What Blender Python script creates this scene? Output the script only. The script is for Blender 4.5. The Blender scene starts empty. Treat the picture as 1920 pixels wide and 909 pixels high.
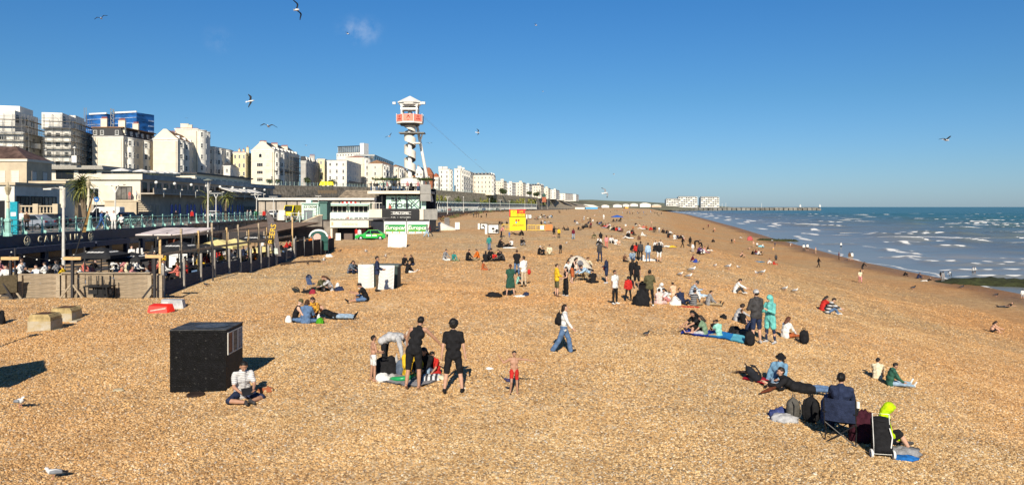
import bpy,bmesh,math,random
import numpy as np
from mathutils import Vector,Matrix,noise as mnoise
R=math.radians;PI,cos,sin,Vec=math.pi,math.cos,math.sin,Vector
scn=bpy.context.scene
COL=scn.collection
# ------------------------------------------------------------------ camera, light, sky, exposure
F=1400.0
HZ=388.0
CZ=11.0
cam_d=bpy.data.cameras.new("camera")
cam=bpy.data.objects.new("camera",cam_d);COL.objects.link(cam)
cam_d.sensor_fit='HORIZONTAL';cam_d.sensor_width=36.0
cam_d.lens=F/1920*36.0
cam_d.shift_y=-(454.5-HZ)/1920
cam_d.clip_start=0.5;cam_d.clip_end=90000
cam.location=(0,0,CZ);cam.rotation_euler=(R(90),0,0)
scn.camera=cam
SUN_EL,SUN_AZ=R(30.0),PI+0.030
sun_d=bpy.data.lights.new("sun",'SUN');sun_d.energy=5.0;sun_d.angle=R(0.53);sun_d.color=(1.0,0.90,0.74)
sun=bpy.data.objects.new("sun",sun_d);COL.objects.link(sun)
sdir=Vec((sin(SUN_AZ)*cos(SUN_EL),cos(SUN_AZ)*cos(SUN_EL),sin(SUN_EL)))
sun.rotation_euler=(-sdir).to_track_quat('-Z','Y').to_euler()
sun.location=(0,-40,60)
world=bpy.data.worlds.new("World");scn.world=world;world.use_nodes=True
wn,wl=world.node_tree.nodes,world.node_tree.links
wn.clear()
w_out=wn.new('ShaderNodeOutputWorld');w_bg=wn.new('ShaderNodeBackground')
w_sky=wn.new('ShaderNodeTexSky');w_sky.sky_type='NISHITA';w_sky.sun_disc=False
w_sky.sun_elevation=SUN_EL;w_sky.sun_rotation=SUN_AZ
w_sky.altitude=0;w_sky.air_density=1.0;w_sky.dust_density=0.35;w_sky.ozone_density=2.6
w_bg.inputs['Strength'].default_value=0.088
# two faint wisps of cirrus high over the town
w_tc=wn.new('ShaderNodeTexCoord')
def wisp(direction,half,scale,gain):
 d=Vec(direction).normalized()
 dt=wn.new('ShaderNodeVectorMath');dt.operation='SUBTRACT';dt.inputs[1].default_value=d
 nv=wn.new('ShaderNodeVectorMath');nv.operation='NORMALIZE';wl.new(w_tc.outputs['Generated'],nv.inputs[0])
 wl.new(nv.outputs[0],dt.inputs[0])
 dv=wn.new('ShaderNodeVectorMath');dv.operation='DIVIDE';dv.inputs[1].default_value=half
 wl.new(dt.outputs[0],dv.inputs[0])
 ln=wn.new('ShaderNodeVectorMath');ln.operation='LENGTH';wl.new(dv.outputs[0],ln.inputs[0])
 mr=wn.new('ShaderNodeMapRange');mr.interpolation_type='SMOOTHSTEP'
 mr.inputs[1].default_value=0.0;mr.inputs[2].default_value=1.0;mr.inputs[3].default_value=1;mr.inputs[4].default_value=0
 wl.new(ln.outputs['Value'],mr.inputs[0])
 nz=wn.new('ShaderNodeTexNoise');nz.inputs['Scale'].default_value=scale;nz.inputs['Detail'].default_value=6;nz.inputs['Roughness'].default_value=.62
 wl.new(nv.outputs[0],nz.inputs['Vector'])
 mn=wn.new('ShaderNodeMapRange');mn.inputs[1].default_value=.44;mn.inputs[2].default_value=.86;mn.inputs[3].default_value=0;mn.inputs[4].default_value=gain
 wl.new(nz.outputs['Fac'],mn.inputs[0])
 mu=wn.new('ShaderNodeMath');mu.operation='MULTIPLY'
 wl.new(mr.outputs[0],mu.inputs[0]);wl.new(mn.outputs[0],mu.inputs[1])
 return mu.outputs[0]
def pdir(px,py):return((px-960)/F,1,(HZ-py)/F)
wa=wisp(pdir(676,58),(.040,.08,.026),30,.5)
wb=wisp(pdir(410,75),(.022,.05,.022),30,.22)
w_add=wn.new('ShaderNodeMath');w_add.operation='ADD';wl.new(wa,w_add.inputs[0]);wl.new(wb,w_add.inputs[1])
w_mix=wn.new('ShaderNodeMix');w_mix.data_type='RGBA'
# the clear, polarised-looking blue of the photograph: one tint by height above the horizon, the same all round
w_sep=wn.new('ShaderNodeSeparateXYZ');wl.new(w_tc.outputs['Generated'],w_sep.inputs[0])
w_rmp=wn.new('ShaderNodeValToRGB');wl.new(w_sep.outputs['Z'],w_rmp.inputs[0])
we=w_rmp.color_ramp.elements
SKYT=[(0,(.44,.62,.98)),(.05,(.39,.60,.89)),(.14,(.31,.585,.82)),(.27,(.235,.585,.90)),(1,(.08,.20,.42))]
for i,(p,c)in enumerate(SKYT):
 if i>1:we.new(.5)
for i,(p,c)in enumerate(SKYT):
 we[i].position=p;we[i].color=(*c,1)
w_tint=wn.new('ShaderNodeMix');w_tint.data_type='RGBA';w_tint.blend_type='MULTIPLY';w_tint.inputs[0].default_value=1
wl.new(w_sky.outputs[0],w_tint.inputs[6]);wl.new(w_rmp.outputs[0],w_tint.inputs[7])
wl.new(w_add.outputs[0],w_mix.inputs[0]);wl.new(w_tint.outputs[2],w_mix.inputs[6]);w_mix.inputs[7].default_value=(7.5,8.0,8.8,1)
wl.new(w_mix.outputs[2],w_bg.inputs['Color']);wl.new(w_bg.outputs[0],w_out.inputs['Surface'])
scn.view_settings.view_transform='Standard';scn.view_settings.look='None'
scn.view_settings.gamma=1;scn.view_settings.exposure=0.29
scn.view_settings.use_curve_mapping=False
scn.cycles.max_bounces=6;scn.cycles.diffuse_bounces=3;scn.cycles.glossy_bounces=3
scn.cycles.transparent_max_bounces=8;scn.cycles.transmission_bounces=4
scn.cycles.caustics_reflective=False;scn.cycles.caustics_refractive=False
rnd=random.Random(7)
# ------------------------------------------------------------------ helpers
def tag(o,label=None,cat=None,group=None,kind=None):
 if label:o['label']=label
 if cat:o['category']=cat
 if group:o['group']=group
 if kind:o['kind']=kind
 return o
def empty(name,loc=(0,0,0),rz=0,label=None,cat=None,group=None):
 o=bpy.data.objects.new(name,None);COL.objects.link(o)
 o.empty_display_size=.2
 o.location=loc;o.rotation_euler=(0,0,rz)
 return tag(o,label,cat,group)
def link(name,me,parent=None,loc=(0,0,0),rz=0,scale=None,mats=None):
 o=bpy.data.objects.new(name,me);COL.objects.link(o)
 o.location=loc;o.rotation_euler=(0,0,rz)
 if scale is not None:o.scale=scale
 if parent:o.parent=parent
 if mats:
  for i,m in enumerate(mats):
   if i<len(o.material_slots):
    o.material_slots[i].link='OBJECT';o.material_slots[i].material=m
 return o
def kids(o):return list(o.children)
def copy_tree(o,parent=None,loc=None,rz=None):
 c=o.copy();COL.objects.link(c)
 if parent:c.parent=parent
 if loc is not None:c.location=loc
 if rz is not None:c.rotation_euler=(0,0,rz)
 for ch in kids(o):copy_tree(ch,c)
 return c
class MB:
 def __init__(s):s.v=[];s.f=[];s.m=[]
 def add(s,vs,fs,m=0):
  b=len(s.v);s.v.extend([tuple(v)for v in vs])
  for f in fs:s.f.append([b+i for i in f]);s.m.append(m)
  return s
 def box(s,x0,y0,z0,x1,y1,z1,m=0):
  vs=[(x0,y0,z0),(x1,y0,z0),(x1,y1,z0),(x0,y1,z0),(x0,y0,z1),(x1,y0,z1),(x1,y1,z1),(x0,y1,z1)]
  return s.add(vs,[(0,3,2,1),(4,5,6,7),(0,1,5,4),(1,2,6,5),(2,3,7,6),(3,0,4,7)],m)
 def cbox(s,c,d,m=0,rz=0,M=None):
  a,b,e=d[0]/2,d[1]/2,d[2]/2
  vs=[Vec(q)for q in[(-a,-b,-e),(a,-b,-e),(a,b,-e),(-a,b,-e),(-a,-b,e),(a,-b,e),(a,b,e),(-a,b,e)]]
  mt=M if M is not None else Matrix.Rotation(rz,3,'Z')
  c=Vec(c)
  return s.add([mt@v+c for v in vs],[(0,3,2,1),(4,5,6,7),(0,1,5,4),(1,2,6,5),(2,3,7,6),(3,0,4,7)],m)
 def bar(s,a,b,w,h=None,m=0):
  a,b=Vec(a),Vec(b);d=b-a;L=d.length
  if L<1e-6:return s
  q=d.to_track_quat('Y','Z').to_matrix()
  return s.cbox((a+b)/2,(w,L,h or w),m,M=q)
 def tube(s,pts,r,n=6,m=0,caps=True):
  pts=[Vec(p)for p in pts]
  if not isinstance(r,(list,tuple)):r=[r]*len(pts)
  rings=[]
  ref=None
  for i,p in enumerate(pts):
   d=(pts[min(i+1,len(pts)-1)]-pts[max(i-1,0)])
   if d.length<1e-9:d=Vec((0,0,1))
   d.normalize()
   if ref is None or abs(ref.dot(d))>.95:
    ref=Vec((1,0,0))if abs(d.x)<.8 else Vec((0,1,0))
   x=(ref-d*ref.dot(d)).normalized();y=d.cross(x);ref=x
   rings.append([p+(x*cos(2*PI*k/n)+y*sin(2*PI*k/n))*r[i]for k in range(n)])
  vs=[v for rg in rings for v in rg];fs=[]
  for i in range(len(pts)-1):
   for k in range(n):
    k2=(k+1)%n
    fs.append((i*n+k,i*n+k2,(i+1)*n+k2,(i+1)*n+k))
  if caps:
   fs.append(tuple(range(n-1,-1,-1)));b=(len(pts)-1)*n;fs.append(tuple(b+k for k in range(n)))
  return s.add(vs,fs,m)
 def lathe(s,prof,n=16,c=(0,0,0),m=0,a0=0,a1=2*PI):
  full=abs(a1-a0-2*PI)<1e-6;cnt=n if full else n+1
  vs=[]
  for(r,z)in prof:
   for k in range(cnt):
    a=a0+(a1-a0)*k/n
    vs.append((c[0]+r*cos(a),c[1]+r*sin(a),c[2]+z))
  fs=[]
  for i in range(len(prof)-1):
   for k in range(n):
    k2=(k+1)%cnt if full else k+1
    fs.append((i*cnt+k,i*cnt+k2,(i+1)*cnt+k2,(i+1)*cnt+k))
  return s.add(vs,fs,m)
 def prism(s,poly,z0,z1,m=0):
  n=len(poly)
  vs=[(p[0],p[1],z0)for p in poly]+[(p[0],p[1],z1)for p in poly]
  fs=[tuple(range(n-1,-1,-1)),tuple(range(n,2*n))]+[(i,(i+1)%n,n+(i+1)%n,n+i)for i in range(n)]
  return s.add(vs,fs,m)
 def extr(s,poly,a,b,m=0):
  """polygon of 3-D points swept along vector b-a"""
  n=len(poly);d=Vec(b)-Vec(a)
  P=[Vec(p)for p in poly]
  vs=P+[p+d for p in P]
  fs=[tuple(range(n-1,-1,-1)),tuple(range(n,2*n))]+[(i,(i+1)%n,n+(i+1)%n,n+i)for i in range(n)]
  return s.add(vs,fs,m)
 def ball(s,c,r,n=10,k=6,m=0,M=None):
  if not isinstance(r,(tuple,list,Vector)):r=(r,r,r)
  vs=[];c=Vec(c)
  for i in range(k+1):
   t=PI*i/k
   for j in range(n):
    a=2*PI*j/n
    q=Vec((r[0]*sin(t)*cos(a),r[1]*sin(t)*sin(a),r[2]*cos(t)))
    vs.append((M@q if M is not None else q)+c)
  fs=[]
  for i in range(k):
   for j in range(n):
    j2=(j+1)%n
    if i==0:fs.append((j,(i+1)*n+j,(i+1)*n+j2))
    elif i==k-1:fs.append((i*n+j,(i+1)*n+j,i*n+j2))
    else:fs.append((i*n+j,(i+1)*n+j,(i+1)*n+j2,i*n+j2))
  return s.add(vs,fs,m)
 def sheet(s,grid,m=0):
  h,w=len(grid),len(grid[0])
  vs=[p for row in grid for p in row]
  fs=[(i*w+j,i*w+j+1,(i+1)*w+j+1,(i+1)*w+j)for i in range(h-1)for j in range(w-1)]
  return s.add(vs,fs,m)
 def mesh(s,name,mats=(),smooth=False,jig=0):
  me=bpy.data.meshes.new(name)
  me.from_pydata([tuple(v)for v in s.v],[],s.f)
  for m in mats:me.materials.append(m)
  if len(mats)>1:me.polygons.foreach_set('material_index',s.m)
  if smooth:me.polygons.foreach_set('use_smooth',[True]*len(me.polygons))
  bm=bmesh.new();bm.from_mesh(me);bmesh.ops.recalc_face_normals(bm,faces=bm.faces);bm.to_mesh(me);bm.free()
  me.update()
  return me
 def build(s,name,mats,parent=None,loc=(0,0,0),rz=0,smooth=False):
  if not isinstance(mats,(list,tuple)):mats=[mats]
  return link(name,s.mesh(name,mats,smooth),parent,loc,rz)
# pixel helpers: a photo pixel and a distance give a place in the world
def PX(px,Y):return(px-960)/F*Y
def PZ(py,Y):return CZ+(HZ-py)/F*Y
def P3(px,py,Y):return Vec((PX(px,Y),Y,PZ(py,Y)))
# ------------------------------------------------------------------ materials
MATS={}
def mat(name,col,rough=.8,var=.14,scale=6.0,bump=0.0,bscale=None,metal=0.0,spec=.3,col2=None,thr=None,coat=0,detail=5,stretch=None,emit=0):
 if name in MATS:return MATS[name]
 m=bpy.data.materials.new(name);m.use_nodes=True
 nt=m.node_tree;N,L=nt.nodes,nt.links
 b=N['Principled BSDF']
 b.inputs['Roughness'].default_value=rough;b.inputs['Metallic'].default_value=metal
 b.inputs['Specular IOR Level'].default_value=spec
 if coat:b.inputs['Coat Weight'].default_value=coat
 tc=N.new('ShaderNodeTexCoord');vec=tc.outputs['Object']
 if stretch:
  mp=N.new('ShaderNodeMapping');mp.inputs['Scale'].default_value=stretch;L.new(vec,mp.inputs[0]);vec=mp.outputs[0]
 nz=N.new('ShaderNodeTexNoise');nz.inputs['Scale'].default_value=scale;nz.inputs['Detail'].default_value=detail
 nz.inputs['Roughness'].default_value=.6
 L.new(vec,nz.inputs['Vector'])
 rp=N.new('ShaderNodeValToRGB');L.new(nz.outputs['Fac'],rp.inputs[0])
 c=np.array(col[:3]);lo=np.clip(c*(1-var*1.6),0,1);hi=np.clip(c*(1+var),0,1)
 if col2 is not None:lo=np.array(col2[:3])
 t=thr or(.32,.68)
 rp.color_ramp.elements[0].position=t[0];rp.color_ramp.elements[1].position=t[1]
 rp.color_ramp.elements[0].color=(*lo,1);rp.color_ramp.elements[1].color=(*hi,1)
 L.new(rp.outputs[0],b.inputs['Base Color'])
 if bump:
  bn=N.new('ShaderNodeTexNoise');bn.inputs['Scale'].default_value=bscale or scale*4;bn.inputs['Detail'].default_value=4
  L.new(vec,bn.inputs['Vector'])
  bp=N.new('ShaderNodeBump');bp.inputs['Strength'].default_value=bump;bp.inputs['Distance'].default_value=.05
  L.new(bn.outputs['Fac'],bp.inputs['Height']);L.new(bp.outputs[0],b.inputs['Normal'])
 if emit:
  b.inputs['Emission Color'].default_value=(*col[:3],1);b.inputs['Emission Strength'].default_value=emit
 MATS[name]=m
 return m
def cmat(prefix,col,**kw):
 k=prefix+'_'+'_'.join('%02x'%int(max(0,min(1,c))*255)for c in col)
 return mat(k,col,**kw)
def paint(col,**kw):
 d=dict(rough=.55,var=.1,scale=.9);d.update(kw);return cmat('paint',col,**d)
def cloth(col,**kw):
 d=dict(rough=.9,var=.22,scale=9,bump=.35,bscale=26,spec=.12);d.update(kw);return cmat('cloth',col,**d)
def skinmat(i):
 c=[(.56,.33,.23),(.42,.23,.15),(.26,.14,.09),(.62,.40,.30)][i]
 return cmat('skin',c,rough=.55,var=.08,scale=5,spec=.35)
def hairmat(c):return cmat('hair',c,rough=.5,var=.4,scale=30,stretch=(1,1,.2),bump=.3,bscale=60)
GLASS=mat('window_glass',(.018,.022,.028),rough=.12,var=.4,scale=.7,spec=.22)
WHITE=paint((.80,.79,.75));OFFW=paint((.72,.69,.62));BLACKM=mat('black_metal',(.018,.018,.02),rough=.45,var=.2)
STEEL=mat('galvanised_steel',(.42,.42,.41),rough=.45,var=.18,metal=.6,scale=4)
TEAL=mat('sea_green_paint',(.33,.60,.52),rough=.5,var=.2,scale=3)
TEALD=mat('worn_sea_green_paint',(.16,.33,.29),rough=.6,var=.3,scale=4)
CREAMP=mat('cream_paint',(.72,.63,.45),rough=.6,var=.1,scale=3)
TIMBER=mat('weathered_timber',(.42,.34,.24),rough=.85,var=.35,scale=5,stretch=(1,1,12),bump=.3)
TIMBERB=mat('weathered_board',(.37,.29,.20),rough=.85,var=.4,scale=4,stretch=(1,6,14),bump=.4)
NEWWOOD=mat('new_pine',(.62,.42,.20),rough=.7,var=.2,scale=5,stretch=(1,1,8))
DARKWOOD=mat('dark_stained_wood',(.045,.042,.045),rough=.7,var=.35,scale=5,stretch=(4,1,12),bump=.3)
LEAF=mat('leaf_green',(.075,.11,.03),rough=.6,var=.5,scale=3)
# ------------------------------------------------------------------ the setting: beach, sea, drive, cliff, hills
def itp(tab):
 xs=np.array([t[0]for t in tab],float);ys=np.array([t[1]for t in tab],float)
 return lambda x:np.interp(x,xs,ys)
SHORE=itp([(-60,48),(0,50),(60,58),(90,64),(117,66.5),(148,70),(252,89.5),(416,124),(700,180),(1100,259),(1925,398),(2600,500)])
SEAW=itp([(-60,-36),(0,-36),(54,-37.3),(84,-38.4),(122,-40.5),(150,-39),(190,-31),(226,-28),(327,-24),(408,-17),(544,3),(754,40),(1000,80),(1500,150),(2600,330)])
CLIFF=itp([(-60,-96),(150,-96),(240,-78),(330,-66),(400,-47),(560,-20),(754,15),(1000,55),(1500,125),(2600,310)])
CLIFFZ=itp([(-60,16.5),(150,17),(240,18),(330,19.8),(400,20.5),(560,21),(754,21.5),(1000,22),(1300,20),(1700,17),(2600,15)])
PROF=itp([(-80,-3),(-40,-1.6),(-10,-.55),(-3,-.12),(0,.0),(3,.07),(10,.32),(19,.8),(25,1.9),(34,3.8),(41,5.5),(46,6.15),(52,6.3),(200,6.3)])
DRZ=8.9
def sstep(a,b,x):
 t=np.clip((np.asarray(x,float)-a)/(b-a),0,1);return t*t*(3-2*t)
_rr=np.random.RandomState(8)
RIP=[(lambda a,l:(2*np.pi/l*np.cos(a),2*np.pi/l*np.sin(a),_rr.uniform(0,6.3),.0068*l**.9))(_rr.uniform(0,3.14),2.6*1.22**k)for k in range(10)]
def HB(X,Y):
 D=SHORE(Y)-X
 z=PROF(D)+1.7*sstep(170,420,Y)*sstep(60,110,D)
 z=z+.05*np.sin(X*.31+Y*.17)*np.sin(Y*.23-X*.11)*sstep(20,40,D)
 z=z+.16*np.exp(-((D-37)/2.2)**2)+.10*np.exp(-((D-27+.8*np.sin(Y*.05))/1.2)**2)+.07*np.exp(-((D-20+.6*np.sin(Y*.08))/1.0)**2)
 for k in range(10):
  z=z+RIP[k][3]*np.sin(X*RIP[k][0]+Y*RIP[k][1]+RIP[k][2])*sstep(14,24,D)
 return z
def G(px,py):
 """world point where the photo pixel meets the beach"""
 Ys=np.concatenate([np.arange(8,120,.25),np.arange(120,500,1.0),np.arange(500,2400,6.0)])
 Z=CZ+(HZ-py)/F*Ys;X=(px-960)/F*Ys
 d=Z-HB(X,Ys)
 k=np.argmax(d<=0)
 if d[k]>0:k=len(Ys)-1
 if k==0:Y=Ys[0]
 else:
  a,b=d[k-1],d[k];Y=Ys[k-1]+(Ys[k]-Ys[k-1])*a/(a-b)
 X=(px-960)/F*Y
 return Vec((X,Y,float(HB(X,Y))))
def np_grid(name,P,mat_,attrs=None,smooth=True,kind='structure'):
 h,w=P.shape[:2]
 me=bpy.data.meshes.new(name)
 me.vertices.add(h*w);me.vertices.foreach_set('co',P.reshape(-1).astype(np.float32))
 idx=np.arange(h*w).reshape(h,w)
 q=np.stack([idx[:-1,:-1],idx[:-1,1:],idx[1:,1:],idx[1:,:-1]],-1).reshape(-1)
 nq=(h-1)*(w-1)
 me.loops.add(nq*4);me.loops.foreach_set('vertex_index',q.astype(np.int32))
 me.polygons.add(nq);me.polygons.foreach_set('loop_start',np.arange(0,nq*4,4,dtype=np.int32))
 if smooth:me.polygons.foreach_set('use_smooth',np.ones(nq,bool))
 me.update(calc_edges=True);me.validate()
 for k,a in(attrs or{}).items():
  at=me.attributes.new(k,'FLOAT','POINT');at.data.foreach_set('value',a.reshape(-1).astype(np.float32))
 me.materials.append(mat_)
 o=bpy.data.objects.new(name,me);COL.objects.link(o);o['kind']=kind
 return o
def shingle_material():
 m=bpy.data.materials.new('shingle_ground');m.use_nodes=True
 N,L=m.node_tree.nodes,m.node_tree.links;b=N['Principled BSDF']
 b.inputs['Specular IOR Level'].default_value=.2
 tc=N.new('ShaderNodeTexCoord');vec=tc.outputs['Object']
 def voro(s,feat='F1'):
  v=N.new('ShaderNodeTexVoronoi');v.feature=feat;v.inputs['Scale'].default_value=s;v.inputs['Randomness'].default_value=1
  L.new(vec,v.inputs['Vector']);return v
 def noise(s,d=4):
  n=N.new('ShaderNodeTexNoise');n.inputs['Scale'].default_value=s;n.inputs['Detail'].default_value=d;L.new(vec,n.inputs['Vector']);return n
 def ramp(inp,pts):
  r=N.new('ShaderNodeValToRGB');L.new(inp,r.inputs[0]);e=r.color_ramp.elements
  while len(e)<len(pts):e.new(.5)
  for i,(p,c)in enumerate(pts):e[i].position=p;e[i].color=(*c,1)
  return r
 def mix(f,a,c,mode='MIX'):
  x=N.new('ShaderNodeMix');x.data_type='RGBA';x.blend_type=mode
  if isinstance(f,float):x.inputs[0].default_value=f
  else:L.new(f,x.inputs[0])
  L.new(a,x.inputs[6])
  if isinstance(c,tuple):x.inputs[7].default_value=(*c,1)
  else:L.new(c,x.inputs[7])
  return x.outputs[2]
 peb=[(.0,(.24,.15,.08)),(.2,(.43,.27,.13)),(.45,(.57,.385,.19)),(.72,(.66,.475,.26)),(.92,(.73,.59,.39)),(1,(.78,.70,.57))]
 v1,v2,v3=voro(19),voro(7.5),voro(2.6)
 def rsel(v):
  s=N.new('ShaderNodeSeparateColor');L.new(v.outputs['Color'],s.inputs[0]);return s.outputs[0]
 c1=ramp(rsel(v1),peb).outputs[0];c2=ramp(rsel(v2),peb).outputs[0];c3=ramp(rsel(v3),peb).outputs[0]
 c=mix(.42,c1,c2);c=mix(.22,c,c3)
 big=ramp(noise(.055,5).outputs['Fac'],[(.35,(1.12,.93,.76)),(.66,(.97,1.02,1.08))]).outputs[0]
 c=mix(.8,c,big,'MULTIPLY')
 med=ramp(noise(.7,4).outputs['Fac'],[(.3,(.80,.78,.76)),(.7,(1.12,1.1,1.06))]).outputs[0]
 c=mix(.75,c,med,'MULTIPLY')
 at=N.new('ShaderNodeAttribute');at.attribute_name='wet'
 c=mix(at.outputs['Fac'],c,mix(.85,c,(.50,.44,.38),'MULTIPLY'))
 a2=N.new('ShaderNodeAttribute');a2.attribute_name='slope_tint'
 c=mix(a2.outputs['Fac'],c,mix(1.0,c,(.90,.80,.68),'MULTIPLY'))
 L.new(c,b.inputs['Base Color'])
 rr=N.new('ShaderNodeMapRange');rr.inputs[3].default_value=.85;rr.inputs[4].default_value=.55;L.new(at.outputs['Fac'],rr.inputs[0]);L.new(rr.outputs[0],b.inputs['Roughness'])
 def bump(h,dist,st,prev=None):
  bp=N.new('ShaderNodeBump');bp.inputs['Strength'].default_value=st;bp.inputs['Distance'].default_value=dist
  L.new(h,bp.inputs['Height'])
  if prev:L.new(prev,bp.inputs['Normal'])
  return bp.outputs[0]
 inv=N.new('ShaderNodeMath');inv.operation='SUBTRACT';inv.inputs[0].default_value=1;L.new(v1.outputs['Distance'],inv.inputs[1])
 inv2=N.new('ShaderNodeMath');inv2.operation='SUBTRACT';inv2.inputs[0].default_value=1;L.new(v2.outputs['Distance'],inv2.inputs[1])
 n=bump(inv.outputs[0],.03,.7);n=bump(inv2.outputs[0],.06,.45,n);n=bump(noise(1.6,5).outputs['Fac'],.16,.35,n)
 L.new(n,b.inputs['Normal'])
 return m
SHINGLE=shingle_material()
def make_beach():
 Ys=[-25,-12,-4,2];y=6.0
 while y<2700:Ys.append(y);y*=1.016
 Ys=np.array(Ys);nc=400
 u=np.linspace(0,1,nc)
 left=SEAW(Ys)-12;right=SHORE(Ys)+75
 X=left[:,None]+(right-left)[:,None]*u[None,:]
 Yg=np.repeat(Ys[:,None],nc,1)
 Z=HB(X,Yg)
 D=SHORE(Yg)-X
 wet=np.clip(1-sstep(3,9,D+1.2*np.sin(Yg*.13)+.8*np.sin(Yg*.41)),0,1)
 tint=sstep(46,30,D)if False else(1-sstep(30,47,D))*.85+.12
 return np_grid('beach',np.stack([X,Yg,Z],-1),SHINGLE,{'wet':wet,'slope_tint':tint})
make_beach()
# ---- sea
def sea_material():
 m=bpy.data.materials.new('sea_water');m.use_nodes=True
 N,L=m.node_tree.nodes,m.node_tree.links;b=N['Principled BSDF']
 tc=N.new('ShaderNodeTexCoord');mp=N.new('ShaderNodeMapping');mp.inputs['Scale'].default_value=(.30,1,1);L.new(tc.outputs['Object'],mp.inputs[0])
 def noise(s,d,r=.6):
  n=N.new('ShaderNodeTexNoise');n.inputs['Scale'].default_value=s;n.inputs['Detail'].default_value=d;n.inputs['Roughness'].default_value=r
  L.new(mp.outputs[0],n.inputs['Vector']);return n.outputs['Fac']
 at=N.new('ShaderNodeAttribute');at.attribute_name='foam'
 dp=N.new('ShaderNodeAttribute');dp.attribute_name='depth'
 ml=N.new('ShaderNodeMath');ml.operation='MULTIPLY_ADD';L.new(noise(.9,8,.72),ml.inputs[0]);ml.inputs[1].default_value=1.0;ml.inputs[2].default_value=-.5
 ad=N.new('ShaderNodeMath');ad.operation='ADD';L.new(at.outputs['Fac'],ad.inputs[0]);L.new(ml.outputs[0],ad.inputs[1])
 fr=N.new('ShaderNodeMapRange');fr.interpolation_type='SMOOTHSTEP';fr.inputs[1].default_value=.40;fr.inputs[2].default_value=.62;L.new(ad.outputs[0],fr.inputs[0])
 col=N.new('ShaderNodeValToRGB');L.new(dp.outputs['Fac'],col.inputs[0]);e=col.color_ramp.elements
 e[0].position=0;e[0].color=(.24,.25,.25,1);e[1].position=1;e[1].color=(.04,.13,.135,1)
 x=e.new(.12);x.color=(.16,.185,.205,1);x=e.new(.5);x.color=(.10,.155,.17,1)
 pn=N.new('ShaderNodeMix');pn.data_type='RGBA';pn.blend_type='MULTIPLY';pn.inputs[0].default_value=.6
 pr=N.new('ShaderNodeValToRGB');L.new(noise(.035,5),pr.inputs[0]);pr.color_ramp.elements[0].position=.35;pr.color_ramp.elements[0].color=(.6,.7,.75,1);pr.color_ramp.elements[1].position=.7;pr.color_ramp.elements[1].color=(1.2,1.15,1.1,1)
 L.new(col.outputs[0],pn.inputs[6]);L.new(pr.outputs[0],pn.inputs[7])
 mx=N.new('ShaderNodeMix');mx.data_type='RGBA';L.new(fr.outputs[0],mx.inputs[0]);L.new(pn.outputs[2],mx.inputs[6]);mx.inputs[7].default_value=(.80,.80,.78,1)
 L.new(mx.outputs[2],b.inputs['Base Color'])
 rr=N.new('ShaderNodeMapRange');rr.inputs[3].default_value=.30;rr.inputs[4].default_value=.8;L.new(fr.outputs[0],rr.inputs[0]);L.new(rr.outputs[0],b.inputs['Roughness'])
 b.inputs['IOR'].default_value=1.33;b.inputs['Specular IOR Level'].default_value=.32
 b1=N.new('ShaderNodeBump');b1.inputs['Strength'].default_value=.9;b1.inputs['Distance'].default_value=.5;L.new(noise(.32,6,.65),b1.inputs['Height'])
 b2=N.new('ShaderNodeBump');b2.inputs['Strength'].default_value=.6;b2.inputs['Distance'].default_value=.1;L.new(noise(2.2,4),b2.inputs['Height']);L.new(b1.outputs[0],b2.inputs['Normal'])
 ds=N.new('ShaderNodeMapRange');ds.inputs[1].default_value=.06;ds.inputs[2].default_value=.17;ds.inputs[3].default_value=.10;ds.inputs[4].default_value=.9;L.new(dp.outputs['Fac'],ds.inputs[0]);L.new(ds.outputs[0],b1.inputs['Strength']);L.new(ds.outputs[0],b2.inputs['Strength'])
 L.new(b2.outputs[0],b.inputs['Normal'])
 return m
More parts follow.
